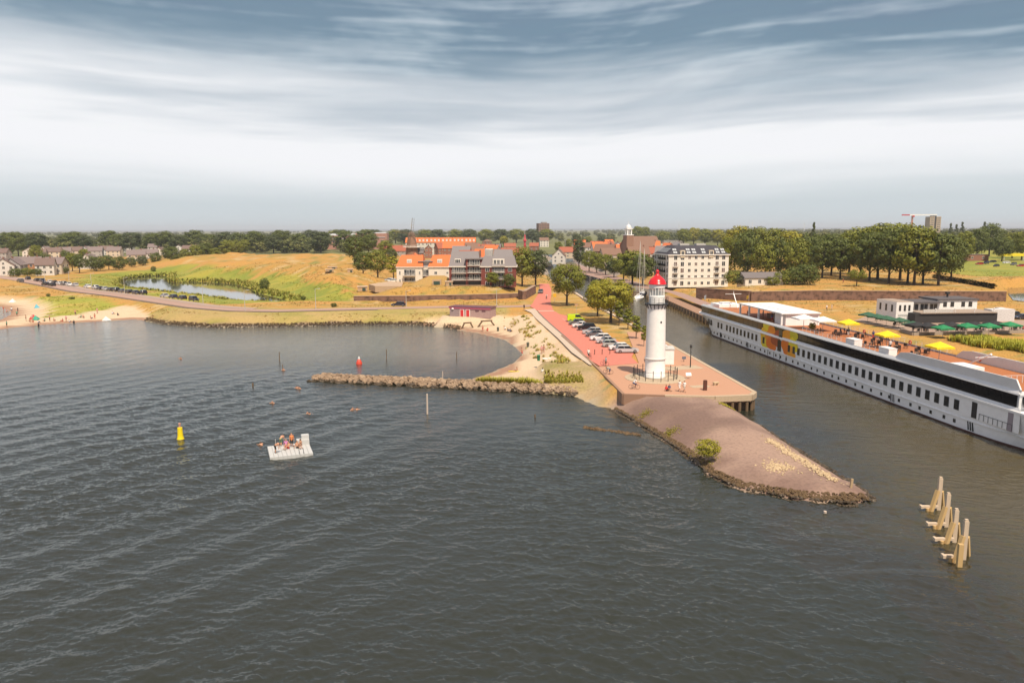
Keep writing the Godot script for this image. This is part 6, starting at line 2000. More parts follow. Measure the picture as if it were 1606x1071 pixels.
	# painted flower on the side: overlapping petals
	var pet := [[Vector2(36.2, 5.9), 1.5, Color(0.85, 0.66, 0.02)], [Vector2(35.6, 4.0), 1.9, Color(0.85, 0.5, 0.01)], [Vector2(36.0, 2.7), 1.4, Color(0.85, 0.68, 0.03)], [Vector2(38.4, 5.0), 2.0, Color(0.85, 0.26, 0.005)], [Vector2(39.0, 3.2), 1.8, Color(0.80, 0.17, 0.005)], [Vector2(45.2, 5.4), 1.7, Color(0.82, 0.32, 0.01)], [Vector2(46.0, 3.2), 1.9, Color(0.82, 0.19, 0.005)], [Vector2(48.0, 5.8), 1.3, Color(0.60, 0.52, 0.01)], [Vector2(48.2, 3.9), 1.6, Color(0.84, 0.66, 0.01)], [Vector2(47.8, 2.4), 1.3, Color(0.85, 0.36, 0.01)], [Vector2(41.0, 4.3), 1.7, Color(0.40, 0.07, 0.01)]]
	for i in pet.size():
		var poly := PackedVector2Array()
		for k in 14:
			var a := TAU * k / 14
			var r: float = pet[i][1] * (1.0 + 0.22 * sin(a * 3.0 + i))
			poly.append(Vector2(pet[i][0].x + cos(a) * r * 1.25, clampf(pet[i][0].y + sin(a) * r, 1.85, 6.72)))
		for half in 2:
			var clip := PackedVector2Array([Vector2(20, 1.8), Vector2(60, 1.8), Vector2(60, 4.58), Vector2(20, 4.58)]) if half == 0 else PackedVector2Array([Vector2(20, 4.9), Vector2(60, 4.9), Vector2(60, 6.8), Vector2(20, 6.8)])
			for q in Geometry2D.intersect_polygons(poly, clip):
				g = Geo.new()
				var sh := PackedVector2Array()
				for v in q: sh.append(Vector2(-v.y, v.x))
				g.prism(sh, 0.0, 0.008 + i * 0.004)
				var o := part(g, "painted_petal", mat("petal_%d" % i, pet[i][2], 0.4), t)
				o.transform = Transform3D(Basis(Vector3(0, -1, 0), Vector3(-1, 0, 0), Vector3(0, 0, 1)), Vector3(-0.005 if half == 0 else 0.2, 0, 0))
	for y in [3.2, 5.7]:
		g = Geo.new()
		g.box(Vector3(0.0 if y < 4 else 0.18, y, 42.6), Vector3(0.16, 2.3 if y < 4 else 1.6, 1.5))
		part(g, "entrance", glass, t)  # dark slab stands in for the shade inside the entrance
	# sun deck
	g = Geo.new()
	g.box(Vector3(5.7, 6.96, 52), Vector3(10.2, 0.06, 104))
	part(g, "sun_deck", wood, t)
	g = Geo.new()
	g.prism(pv([Vector2(0.55, 81.5), Vector2(0.55, 105), Vector2(0.8, 105), Vector2(0.8, 81.5)]), 6.9, 7.3)
	for s in [1, -1]:
		var xo: float = 5.7 + s * 5.15
		var xi: float = 5.7 + s * 4.95
		var yy := [[80.2, 7.3], [81.4, 8.15], [83.5, 8.45], [104.4, 8.55], [105.2, 7.4]]
		for k in yy.size() - 1:
			var a: Array = yy[k]
			var b: Array = yy[k + 1]
			g.quad(Vector3(xo, 7.25, a[0]), Vector3(xo, 7.25, b[0]), Vector3(xo, b[1], b[0]), Vector3(xo, a[1], a[0]))
			g.quad(Vector3(xi, 7.0, b[0]), Vector3(xi, 7.0, a[0]), Vector3(xi, a[1], a[0]), Vector3(xi, b[1], b[0]))
			g.quad(Vector3(xo, a[1], a[0]), Vector3(xo, b[1], b[0]), Vector3(xi, b[1], b[0]), Vector3(xi, a[1], a[0]))
	part(g, "bulwark", grey, t)
	# railing with infill along the port side and stanchions to starboard
	for seg in [[50.5, 66.0, 0.62], [2.0, 33.0, 10.8], [36.0, 79.0, 10.8], [68.5, 75.0, 0.62]]:
		var k: float = seg[0]
		while k < seg[1]:
			g = Geo.new()
			g.bar(Vector3(seg[2], 6.98, k), Vector3(seg[2], 8.0, k), 0.04, 0.04)
			var e := minf(k + 1.55, seg[1])
			for y in [7.3, 7.65, 8.0]: g.bar(Vector3(seg[2], y, k), Vector3(seg[2], y, e), 0.03, 0.03)
			part(g, "railing", mat("rail_white", Color(0.7, 0.7, 0.7), 0.4), t)
			k += 1.55
	# bar canopy amidships aft
	g = Geo.new()
	g.box(Vector3(5.2, 9.55, 30.0), Vector3(8.6, 0.22, 22.0))
	g.box(Vector3(6.2, 9.72, 31.0), Vector3(5.0, 0.14, 17.0))
	part(g, "canopy_roof", mat("bright_white", Color(0.82, 0.82, 0.82), 0.4), t)
	for z in [19.5, 24.5, 29.5, 40.5]:
		for x in [1.2, 9.2]:
			g = Geo.new()
			g.box(Vector3(x, 8.2, z), Vector3(0.35, 2.5, 0.35))
			part(g, "canopy_post", white, t)
	g = Geo.new()
	g.box(Vector3(5.6, 8.2, 38.0), Vector3(7.0, 2.45, 5.0))
	part(g, "bar_house", white, t)
	g = Geo.new()
	g.box(Vector3(6.4, 7.5, 30.0), Vector3(3.4, 1.1, 8.0))
	part(g, "bar_interior", mat("bar_wood", Color(0.26, 0.15, 0.10), 0.6), t)
	for q in [[1.4, 67.2, "port"], [1.4, 76.9, "port"]]:
		g = Geo.new()
		g.box(Vector3(q[0], 7.55, q[1]), Vector3(1.4, 1.15, 2.7))
		g.box(Vector3(q[0], 8.15, q[1]), Vector3(1.5, 0.08, 2.8))
		part(g, "deck_locker", white, t)
	# aft deckhouse, mast, flagstaff
	g = Geo.new()
	g.box(Vector3(5.2, 7.35, 1.0), Vector3(6.0, 0.8, 6.0))
	g.box(Vector3(4.6, 7.9, 2.0), Vector3(2.6, 0.6, 2.4))
	part(g, "aft_housing", white, t)
	g = Geo.new()
	g.bar(Vector3(5.0, 7.4, 9.0), Vector3(5.6, 10.6, 4.6), 0.18, 0.18)
	g.bar(Vector3(3.4, 10.5, 4.7), Vector3(7.6, 10.5, 4.7), 0.09, 0.09)
	g.cyl(Vector3(5.6, 10.4, 4.6), Vector3(5.6, 11.2, 4.6), 0.05, 0.05, 6)
	part(g, "mast", mat("bright_white", Color(0.82, 0.82, 0.82), 0.4), t)
	for f in [[Vector3(2.6, 4.8, -6.6), 4.6, mats["white_paint"], 1.5], [Vector3(8.2, 7.2, 8.0), 3.4, mat("flag_yellow", Color(0.7, 0.48, 0.02), 0.7), 1.2]]:
		g = Geo.new()
		g.cyl(f[0], f[0] + Vector3(0, f[1], 0), 0.03, 0.03, 6)
		var st := part(g, "flagstaff", mats["galvanised"], t)
		g = Geo.new()
		var tp: Vector3 = f[0] + Vector3(0, f[1], 0)
		for k in 4:
			var a := Vector3(sin(k * 1.4) * 0.1, -0.12 * k, -k * 0.3) + tp
			var b := Vector3(sin((k + 1) * 1.4) * 0.1, -0.12 * (k + 1), -(k + 1) * 0.3) + tp
			g.quad(a, b, b - Vector3(0, f[3] * 0.75, 0), a - Vector3(0, f[3] * 0.75, 0))
		part(g, "flag", f[2], st)
	g = Geo.new()
	g.bar(Vector3(8.4, 7.0, 86.0), Vector3(7.4, 9.4, 91.5), 0.22, 0.22)
	g.bar(Vector3(6.2, 8.7, 90.0), Vector3(9.6, 8.7, 90.0), 0.08, 0.08)
	part(g, "folding_mast", mat("bright_white", Color(0.82, 0.82, 0.82), 0.4), t)
	g = Geo.new()
	g.box(Vector3(4.6, 7.3, 90.0), Vector3(3.0, 0.7, 4.2))
	g.box(Vector3(3.2, 7.2, 97.0), Vector3(2.4, 0.5, 3.0))
	part(g, "skylight", white, t)
	for k in 9:
		g = Geo.new()
		g.bar(Vector3(2.4 + k * 0.8, 7.0, 99.5), Vector3(2.4 + k * 0.8, 8.0, 99.5), 0.05, 0.05)
		g.bar(Vector3(2.4 + k * 0.8, 8.0, 99.5), Vector3(3.2 + k * 0.8, 8.0, 99.5), 0.04, 0.04)
		part(g, "fore_railing", mat("rail_white", Color(0.7, 0.7, 0.7), 0.4), t)
	for z in [55.0, 68.8, 85.3]:
		g = Geo.new()
		for k in 12: g.cyl(Vector3(10.6, 7.6 + 0.3 * sin(TAU * k / 12), z + 0.3 * cos(TAU * k / 12)), Vector3(10.6, 7.6 + 0.3 * sin(TAU * (k + 1) / 12), z + 0.3 * cos(TAU * (k + 1) / 12)), 0.09, 0.09, 6, false)
		part(g, "lifebuoy", mat("lifebuoy_red", Color(0.55, 0.02, 0.02), 0.5), t)
	# what stands on the sun deck
	var at := func(x: float, y: float, z: float) -> Vector3: return O + Basis(Vector3.UP, A) * Vector3(x, y, z)
	var ym := mat("yellow_canvas", Color(0.80, 0.60, 0.01), 0.8)
	parasol("deck_parasol", at.call(7.6, 7.0, 54.6), 1.45, 3.0, ym, "yellow pyramid parasol farthest aft on the ship's deck", "yellow deck parasols", A)
	parasol("deck_parasol", at.call(5.2, 7.0, 70.6), 1.45, 3.0, ym, "middle one of the three yellow parasols on the ship", "yellow deck parasols", A)
	parasol("deck_parasol", at.call(5.6, 7.0, 83.2), 1.45, 3.0, ym, "yellow parasol nearest the ship's bow", "yellow deck parasols", A)
	var wm := mat("white_canvas", Color(0.78, 0.77, 0.75), 0.8)
	parasol("white_parasol", at.call(3.6, 7.0, 45.2), 1.8, 2.9, wm, "white parasol beside the ship's bar, left of two", "white deck parasols", A)
	parasol("white_parasol", at.call(5.6, 7.0, 49.0), 1.8, 2.9, wm, "white parasol beside the ship's bar, right of two", "white deck parasols", A)
	tree("potted_plant", "bush0", "leaves_mid", at.call(4.4, 0, 47.2).x, at.call(4.4, 0, 47.2).z, 1.5, 0.9, 7.0, "green potted plant under the white deck parasols", "", "plant")
	var cg := "chairs on the ship's sun deck"
	for k in 17:
		var z := 51.5 + k * 1.75
		var x := 3.2 + (k * 37 % 10) * 0.62
		if k % 2 == 0: table(at.call(x, 7.0, z), "small square deck table, %s from the stern on the ship's sun deck" % ordinal(k / 2), "tables on the ship's sun deck")
		for j in 2 + (k % 2): chair(at.call(x + 0.85 * cos(j * 2.3 + k), 7.0, z + 0.85 * sin(j * 2.3 + k)), j * 2.3 + k + 1.5, "dark deck chair, %s of cluster %s from the stern on the sun deck" % [ordinal(j), ordinal(k)], cg)
	var dress := [[Color(0.45, 0.03, 0.03), "red"], [Color(0.7, 0.68, 0.66), "white"], [Color(0.03, 0.05, 0.14), "navy"], [Color(0.02, 0.02, 0.02), "black"]]
	var spot := [[2.6, 21.0, "chair"], [3.6, 26.5, "stand"], [2.2, 34.0, "stand"], [6.0, 57.5, "stand"], [8.2, 66.0, "stand"], [4.6, 72.5, "stand"], [8.4, 61.5, "stand"]]
	for k in spot.size():
		if spot[k][2] == "chair": chair(at.call(spot[k][0], 7.0, spot[k][1]), 0.5, "chair under the aft edge of the ship's bar canopy", "chairs under the bar canopy")
		person(spot[k][2], wear(dress[k % 4][0], dress[(k + 2) % 4][0]), at.call(spot[k][0], 7.0, spot[k][1]), k * 1.1, "passenger in %s top on the ship's deck, %s from the stern" % [dress[k % 4][1], ["farthest aft", "second", "third", "fourth", "sixth", "last", "fifth"][k]], "passengers on the ship")

# ---------------------------------------------------------------- buildings
func wm(called: String, r: float, g: float, b: float, rough := 0.85) -> StandardMaterial3D:
	return mat(called, Color(r, g, b), rough, 0, grain("concrete", 0.03, 0.75, 1.15, 5), 6.0)

func roof_m(called: String, r: float, g: float, b: float) -> StandardMaterial3D:
	return mat(called, Color(r, g, b), 0.8, 0, grain("brick", 0.05, 0.78, 1.18, 4), 2.5)

# a window: frame a little proud of the wall, pane inside it; face 0 looks along +z, 1 along +x, 2 along -z, 3 along -x
func win(parent: Node, p: Vector3, w: float, h: float, face := 0, frame: Material = null, name := "window", pane: Material = null, bars := 1) -> void:
	var b := Basis(Vector3.UP, [0.0, PI / 2, PI, -PI / 2][face])
	var fm: Material = frame if frame else mats["frame_white"]
	var g := Geo.new()
	g.box(p, Vector3(w, h, 0.12), b)
	var f := part(g, name, fm, parent)
	var k := bars + 1
	var s := (w - 0.1 * (k + 1)) / k
	g = Geo.new()
	for i in k:
		g.box(p + b * Vector3(-w / 2 + 0.1 + s / 2 + i * (s + 0.1), 0, 0.02), Vector3(s, h - 0.2, 0.12), b)
	part(g, "pane", pane if pane else mats["window_glass"], f)

func gable_roof(g: Geo, w: float, d: float, y0: float, y1: float, along_x := true, over := 0.35, th := 0.22) -> void:
	var a := (w if along_x else d) / 2 + over
	var b := (d if along_x else w) / 2 + over
	var drop := (y1 - y0) / (b - over) * over
	for s in [1, -1]:
		var q := [Vector3(-a, y0 - drop, b * s), Vector3(a, y0 - drop, b * s), Vector3(a, y1, 0), Vector3(-a, y1, 0)]
		if not along_x:
			for i in 4: q[i] = Vector3(q[i].z, q[i].y, -q[i].x)
		var up := Vector3(0, th, 0)
		if s > 0: g.quad(q[0] + up, q[1] + up, q[2] + up, q[3] + up)
		else: g.quad(q[1] + up, q[0] + up, q[3] + up, q[2] + up)
		for i in 4: g.quad(q[i], q[(i + 1) % 4], q[(i + 1) % 4] + up, q[i] + up)

func gable_wall(g: Geo, w: float, d: float, y0: float, y1: float, along_x := true) -> void:
	for s in [1, -1]:
		if along_x:
			var x: float = s * w / 2
			if s > 0: g.tri(Vector3(x, y0, d / 2), Vector3(x, y0, -d / 2), Vector3(x, y1, 0))
			else: g.tri(Vector3(x, y0, -d / 2), Vector3(x, y0, d / 2), Vector3(x, y1, 0))
		else:
			var z: float = s * d / 2
			if s > 0: g.tri(Vector3(-w / 2, y0, z), Vector3(w / 2, y0, z), Vector3(0, y1, z))
			else: g.tri(Vector3(w / 2, y0, z), Vector3(-w / 2, y0, z), Vector3(0, y1, z))

func hip_roof(g: Geo, w: float, d: float, y0: float, y1: float, over := 0.4, inset := -1.0, flat_top := false) -> void:
	var a := w / 2 + over
	var b := d / 2 + over
	var e := (minf(a, b) if inset < 0 else inset)
	var c := [Vector3(-a, y0, b), Vector3(a, y0, b), Vector3(a, y0, -b), Vector3(-a, y0, -b)]
	var t := [Vector3(-a + e, y1, maxf(b - e, 0)), Vector3(a - e, y1, maxf(b - e, 0)), Vector3(a - e, y1, -maxf(b - e, 0)), Vector3(-a + e, y1, -maxf(b - e, 0))]
	for i in 4: g.quad(c[i], c[(i + 1) % 4], t[(i + 1) % 4], t[i])
	if flat_top: g.quad(t[0], t[1], t[2], t[3])
	g.quad(c[3], c[2], c[1], c[0])

# opt: eave, ridge, along_x, cols, rows, chimney, hip
func house(called: String, at: Vector3, turn: float, w: float, d: float, eave: float, ridge: float, wall: Material, roof: Material, label: String, group := "", cols := 3, rows := 2, along_x := true, hip := false, cat := "house", chimney := true, big := 1.0) -> Node3D:
	var t := thing(called, label, cat, at, turn, group)
	var g := Geo.new()
	g.box(Vector3(0, eave / 2 - 0.5, 0), Vector3(w, eave + 1.0, d))
	if not hip and ridge > eave: gable_wall(g, w, d, eave, ridge, along_x)
	part(g, "wall", wall, t)
	g = Geo.new()
	if ridge <= eave:
		g.box(Vector3(0, eave + 0.1, 0), Vector3(w + 0.3, 0.25, d + 0.3))
	elif hip: hip_roof(g, w, d, eave, ridge)
	else: gable_roof(g, w, d, eave, ridge, along_x)
	var r := part(g, "roof", roof, t)
	if chimney and ridge > eave:
		g = Geo.new()
		g.box(Vector3(w * 0.28 if along_x else 0.0, ridge + 0.3, 0.0 if along_x else d * 0.25), Vector3(0.7, 1.5, 0.7))
		part(g, "chimney", mats["chimney_brick"], r)
	var sh := eave / rows
	for j in rows:
		for i in cols:
			win(t, Vector3(-w / 2 + w * (i + 0.5) / cols, sh * (j + 0.55), d / 2), minf(1.3 * big, w / cols * 0.62), minf(1.5 * big, sh * 0.55), 0)
		for i in maxi(1, int(d / 4.5)):
			var n := maxi(1, int(d / 4.5))
			for s in [1, 3]:
				win(t, Vector3((w / 2) * (1 if s == 1 else -1), sh * (j + 0.55), -d / 2 + d * (i + 0.5) / n), 1.0 * big, minf(1.4 * big, sh * 0.5), s)
	if not along_x and not hip and ridge - eave > 2.2:
		win(t, Vector3(0, eave + (ridge - eave) * 0.3, d / 2), 1.1, 1.2, 0)
	return t

func balcony(t: Node3D, p: Vector3, w: float, d: float, floor_m: Material, rail_m: Material) -> void:
	var g := Geo.new()
	g.box(p + Vector3(0, 0, d / 2), Vector3(w, 0.22, d))
	var b := part(g, "balcony", floor_m, t)
	g = Geo.new()
	for y in [0.45, 0.75, 1.05]: g.bar(p + Vector3(-w / 2, y, d - 0.05), p + Vector3(w / 2, y, d - 0.05), 0.05, 0.05)
	var n := int(w / 0.45)
	for i in n + 1: g.bar(p + Vector3(-w / 2 + w * i / n, 0.1, d - 0.05), p + Vector3(-w / 2 + w * i / n, 1.05, d - 0.05), 0.04, 0.04)
	for s in [-1, 1]: g.bar(p + Vector3(s * w / 2, 1.05, 0), p + Vector3(s * w / 2, 1.05, d - 0.05), 0.05, 0.05)
	part(g, "balcony_railing", rail_m, b)

func build_apartments() -> void:
	var brick := mat("red_brick", Color(0.20, 0.052, 0.042), 0.85, 0, grain("brick", 0.05, 0.78, 1.18, 4), 2.0)
	var slate := roof_m("grey_slate", 0.21, 0.19, 0.195)
	var white := wm("white_render", 0.74, 0.69, 0.62)
	var orange := roof_m("orange_tile", 0.62, 0.155, 0.045)
	var rail := mat("balcony_metal", Color(0.52, 0.50, 0.48), 0.5)
	var slab := wm("balcony_slab", 0.55, 0.50, 0.45)
	var void_m: Material = mats["window_glass"]  # dark glass stands in for the shade inside the balcony recesses
	# --- brick apartments, facade towards +z, 25.5 m wide
	var t := thing("brick_apartments", "red brick apartment block with grey slate mansard roof and balconies", "apartment block", Vector3(-11.0, 5.6, -288.5), -0.01)
	var g := Geo.new()
	# right pavilion
	g.box(Vector3(6.1, 3.6, 0), Vector3(13.2, 7.6, 14))
	# middle tower
	g.box(Vector3(-3.2, 5.0, -0.6), Vector3(6.0, 10.4, 13))
	# left part
	g.box(Vector3(-9.3, 3.6, -0.9), Vector3(6.6, 7.6, 12.4))
	part(g, "wall", brick, t)
	g = Geo.new()
	var o := Vector3(6.1, 0, 0)
	var c := [Vector3(-6.9, 7.4, 7.3), Vector3(6.9, 7.4, 7.3), Vector3(6.9, 7.4, -7.3), Vector3(-6.9, 7.4, -7.3)]
	var m := [Vector3(-5.6, 11.2, 4.8), Vector3(5.9, 11.2, 4.8), Vector3(5.9, 11.2, -5.0), Vector3(-5.6, 11.2, -5.0)]
	for i in 4: g.quad(o + c[i], o + c[(i + 1) % 4], o + m[(i + 1) % 4], o + m[i])
	g.quad(o + m[0], o + m[1], o + m[2], o + m[3])
	var r := part(g, "mansard_roof", slate, t)
	g = Geo.new()
	o = Vector3(7.2, 0, -1.5)
	c = [Vector3(-3.2, 11.2, 4.4), Vector3(4.4, 11.2, 4.4), Vector3(4.4, 11.2, -3), Vector3(-3.2, 11.2, -3)]
	m = [Vector3(-2.8, 13.6, 2.2), Vector3(4.0, 13.6, 2.2), Vector3(4.0, 13.6, -2), Vector3(-2.8, 13.6, -2)]
	for i in 4: g.quad(o + c[i], o + c[(i + 1) % 4], o + m[(i + 1) % 4], o + m[i])
	g.quad(o + m[0], o + m[1], o + m[2], o + m[3])
	part(g, "upper_roof", slate, t)
	g = Geo.new()
	g.prism(pv([Vector2(0.6, -1.4), Vector2(3.6, 2.0), Vector2(3.6, -9.5), Vector2(0.6, -9.5)]), 10.9, 13.7)
	part(g, "white_penthouse", white, t)
	g = Geo.new()
	o = Vector3(-7.6, 0, -1.0)
	c = [Vector3(-5.2, 7.4, 6.4), Vector3(6.9, 7.4, 6.4), Vector3(6.9, 7.4, -6), Vector3(-5.2, 7.4, -6)]
	m = [Vector3(-4.4, 13.0, 1.6), Vector3(5.9, 13.0, 1.6), Vector3(5.9, 13.0, -2), Vector3(-4.4, 13.0, -2)]
	for i in 4: g.quad(o + c[i], o + c[(i + 1) % 4], o + m[(i + 1) % 4], o + m[i])
	g.quad(o + m[0], o + m[1], o + m[2], o + m[3])
	part(g, "slate_roof", slate, t)
	g = Geo.new()
	g.box(Vector3(6.1, 7.42, 0.0), Vector3(14.1, 0.35, 14.9))
	g.box(Vector3(-9.4, 7.42, -0.8), Vector3(7.0, 0.35, 13.2))
	part(g, "cornice", white, t)
	g = Geo.new()
	g.box(Vector3(-3.2, 10.35, -0.2), Vector3(6.6, 0.35, 13.4))
	part(g, "tower_roof", slate, t)
	g = Geo.new()
	g.box(Vector3(-1.0, 12.2, 1.0), Vector3(0.7, 2.6, 0.7))
	part(g, "chimney", mats["chimney_brick"], r)
	for y in [1.2, 4.0, 6.3]:
		win(t, Vector3(1.9, y, 7.0), 1.5, 1.5, 0)
		win(t, Vector3(10.4, y, 7.0), 1.5, 1.5, 0)
	for y in [1.2, 4.0, 6.5]:
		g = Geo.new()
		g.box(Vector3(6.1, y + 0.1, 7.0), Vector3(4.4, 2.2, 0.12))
		part(g, "balcony_shade", void_m, t)
		win(t, Vector3(5.2, y + 0.05, 7.06), 1.5, 2.0, 0)
		win(t, Vector3(7.3, y + 0.05, 7.06), 1.3, 2.0, 0)
	for y in [2.8, 5.4]: balcony(t, Vector3(6.1, y, 7.05), 4.8, 1.6, slab, rail)
	g = Geo.new()
	g.box(Vector3(6.1, 9.0, 5.4), Vector3(4.4, 2.7, 2.4))
	var dm := part(g, "dormer", white, t)
	for x in [4.8, 6.1, 7.4]: win(t, Vector3(x, 9.0, 6.62), 1.1, 2.1, 0, null, "dormer_window")
	balcony(t, Vector3(6.1, 7.7, 6.6), 4.8, 1.4, slab, rail)
	for x in [2.2, 9.9]:
		for y in [0.0]: pass
	for y in [0.9, 3.6, 6.3, 9.0]:
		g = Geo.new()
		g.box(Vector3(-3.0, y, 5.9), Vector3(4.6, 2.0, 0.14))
		part(g, "balcony_shade", void_m, t)
		if y > 1:
			win(t, Vector3(-4.3, y, 5.98), 1.1, 1.9, 0)
			win(t, Vector3(-2.0, y, 5.98), 2.0, 1.9, 0, null, "window", null, 2)
			balcony(t, Vector3(-3.0, y - 1.15, 5.9), 5.2, 1.3, slab, rail)
	for y in [0.9, 3.6, 6.2]:
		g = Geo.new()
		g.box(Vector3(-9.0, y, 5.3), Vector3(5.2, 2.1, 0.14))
		part(g, "balcony_shade", void_m, t)
		if y > 1:
			win(t, Vector3(-10.8, y, 5.38), 0.9, 1.8, 0)
			win(t, Vector3(-8.4, y, 5.38), 2.9, 1.9, 0, null, "window", null, 3)
			balcony(t, Vector3(-8.8, y - 1.2, 5.3), 5.6, 1.3, slab, rail)
	win(t, Vector3(-9.4, 9.3, 4.05), 2.0, 1.7, 0, null, "dormer_window", null, 2)
	g = Geo.new()
	g.box(Vector3(-9.4, 9.3, 2.6), Vector3(2.3, 2.0, 2.8))
	part(g, "dormer", white, t)
	# --- white apartments with orange roofs
	t = thing("white_apartments", "white apartment block with bright orange tiled roofs and balconies", "apartment block", Vector3(-35.6, 5.2, -309.0), 0.0)
	g = Geo.new()
	g.box(Vector3(-5.7, 3.4, 0), Vector3(10.4, 6.8, 12))
	g.box(Vector3(6.6, 3.4, 0), Vector3(9.2, 6.8, 12))
	g.box(Vector3(0.6, 4.2, -1.2), Vector3(5.4, 9.0, 10))
	part(g, "wall", white, t)
	for s in [[-5.7, 10.4], [6.6, 9.2]]:
		g = Geo.new()
		o = Vector3(s[0], 0, 0)
		var hw: float = s[1] / 2 + 0.3
		c = [Vector3(-hw, 6.75, 6.3), Vector3(hw, 6.75, 6.3), Vector3(hw, 6.75, -6.3), Vector3(-hw, 6.75, -6.3)]
		m = [Vector3(-hw + 1.7, 11.4, 1.2), Vector3(hw - 0.4, 11.4, 1.2), Vector3(hw - 0.4, 11.4, -1.2), Vector3(-hw + 1.7, 11.4, -1.2)]
		for i in 4: g.quad(o + c[i], o + c[(i + 1) % 4], o + m[(i + 1) % 4], o + m[i])
		g.quad(o + m[0], o + m[1], o + m[2], o + m[3])
		part(g, "tiled_roof", orange, t)
		g = Geo.new()
		g.box(o + Vector3(0, 6.7, 0), Vector3(s[1] + 0.7, 0.25, 12.8))
		part(g, "gutter", mats["frame_white"], t)
		g = Geo.new()
		g.box(o + Vector3(-0.2, 8.9, 3.4), Vector3(2.0, 1.7, 2.2))
		part(g, "dormer", white, t)
		win(t, o + Vector3(-0.2, 8.9, 4.52), 1.7, 1.35, 0, null, "dormer_window", mats["pale_glass"])
	g = Geo.new()
	g.box(Vector3(0.6, 8.9, -0.6), Vector3(6.0, 0.3, 11))
	part(g, "flat_roof", slate, t)
	for y in [1.2, 4.4]:
		win(t, Vector3(-9.6, y, 6.0), 0.7, 1.6, 0)
		win(t, Vector3(-1.6, y, 6.0), 0.7, 1.4, 0)
		win(t, Vector3(9.6, y, 6.0), 0.9, 0.9, 0)
		win(t, Vector3(4.9, y, 6.0), 1.2, 1.2, 0)
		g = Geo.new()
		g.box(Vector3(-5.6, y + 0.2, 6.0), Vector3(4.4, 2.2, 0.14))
		part(g, "balcony_shade", void_m, t)
		win(t, Vector3(-6.2, y + 0.15, 6.06), 1.2, 2.0, 0)
		win(t, Vector3(-4.3, y + 0.15, 6.06), 1.2, 2.0, 0)
		balcony(t, Vector3(-5.8, y - 1.05, 6.0), 5.0, 1.4, slab, rail)
	for y in [4.2, 1.2]:
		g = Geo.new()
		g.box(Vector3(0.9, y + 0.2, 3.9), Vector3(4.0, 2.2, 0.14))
		part(g, "balcony_shade", void_m, t)
		win(t, Vector3(0.2, y + 0.15, 3.96), 1.1, 1.9, 0)
		win(t, Vector3(2.0, y + 0.15, 3.96), 1.1, 1.9, 0)
		balcony(t, Vector3(0.8, y - 1.05, 3.9), 4.6, 1.5, slab, rail)
	win(t, Vector3(0.7, 7.5, 3.86), 4.4, 1.8, 0, null, "window", mats["pale_glass"], 4)
	g = Geo.new()
	g.box(Vector3(3.2, 2.9, 7.2), Vector3(4.4, 0.3, 2.6))
	part(g, "porch_roof", brick, t)
	# --- white flats right of the lighthouse
	t = thing("white_flats", "five storey white flats with dark hipped roof above the canal quay", "apartment block", Vector3(75.8, 3.2, -318.5), 0.12)
	var wh := wm("flats_white", 0.78, 0.745, 0.69)
	var dk := roof_m("dark_slate", 0.045, 0.042, 0.055)
	g = Geo.new()
	g.box(Vector3(0, 6.4, 0), Vector3(25.6, 13.2, 19))
	part(g, "wall", wh, t)
	g = Geo.new()
	hip_roof(g, 25.6, 19, 13.1, 16.7, 0.3, 4.4, true)
	r = part(g, "roof", dk, t)
	g = Geo.new()
	g.box(Vector3(0, 13.0, 0), Vector3(26.6, 0.4, 20))
	g.box(Vector3(0, 3.7, 0), Vector3(25.9, 0.25, 19.3))
	part(g, "cornice", mats["frame_white"], t)
	for x in [-3.0, 4.2]:
		g = Geo.new()
		g.box(Vector3(x, 17.0, -1), Vector3(4.0, 0.9, 3.0))
		part(g, "roof_plant", wm("plant_grey", 0.5, 0.48, 0.45), r)
	var cx := [-10.2, -7.6, -5.0, -2.6, -0.2, 2.2, 4.8, 7.4, 9.9]
	cx = [-9.9, -7.0, -4.0, -1.2, 1.6, 4.4, 7.8, 10.6]
	for j in 5:
		var y := 1.5 + j * 2.62
		for i in 8:
			var tall := i in [0, 1, 6, 7]
			win(t, Vector3(cx[i], y, 9.5), 1.5 if tall else 1.25, 1.9 if tall else 1.35, 0, null, "window", mats["warm_glass"] if (i + j) % 3 == 0 else null)
			if i in [0, 6] and j > 0 and j < 4: balcony(t, Vector3(cx[i], y - 1.15, 9.5), 2.3, 1.0, slab, rail)
		for i in 6:
			win(t, Vector3(-12.8, y, -7.6 + i * 3.1), 1.3, 1.9, 3)
			if i < 3 and j > 1:
				g = Geo.new()
				g.box(Vector3(-13.15, y - 0.5, -7.6 + i * 3.1 + 6.2), Vector3(0.7, 0.9, 1.5))
				part(g, "balcony_box", mats["black_iron"], t)
	# roof lights in pairs, dormers with tall gables
	var sl := Vector3(0, 3.6, -4.1).normalized()
	for x in [-9.9, -4.2, -1.8, 2.2, 8.2, 10.6]:
		for k in 2:
			g = Geo.new()
			for q in 2: g.box(Vector3(x - 0.42 + q * 0.84, 14.1 + k * 1.1, 8.72 - k * 1.26), Vector3(0.72, 0.06, 1.1), Basis(Vector3.RIGHT, 0.70))
			part(g, "roof_light", mats["pale_glass"], r)
	for k in 5:
		g = Geo.new()
		g.box(Vector3(-12.0, 14.5, -5.0 + k * 2.4), Vector3(1.5, 0.06, 0.8), Basis(Vector3(0, 0, 1), 0.70))
		g.box(Vector3(-10.9, 15.4, -5.0 + k * 2.4), Vector3(0.9, 0.06, 0.8), Basis(Vector3(0, 0, 1), 0.70))
		part(g, "roof_light", mats["pale_glass"], r)
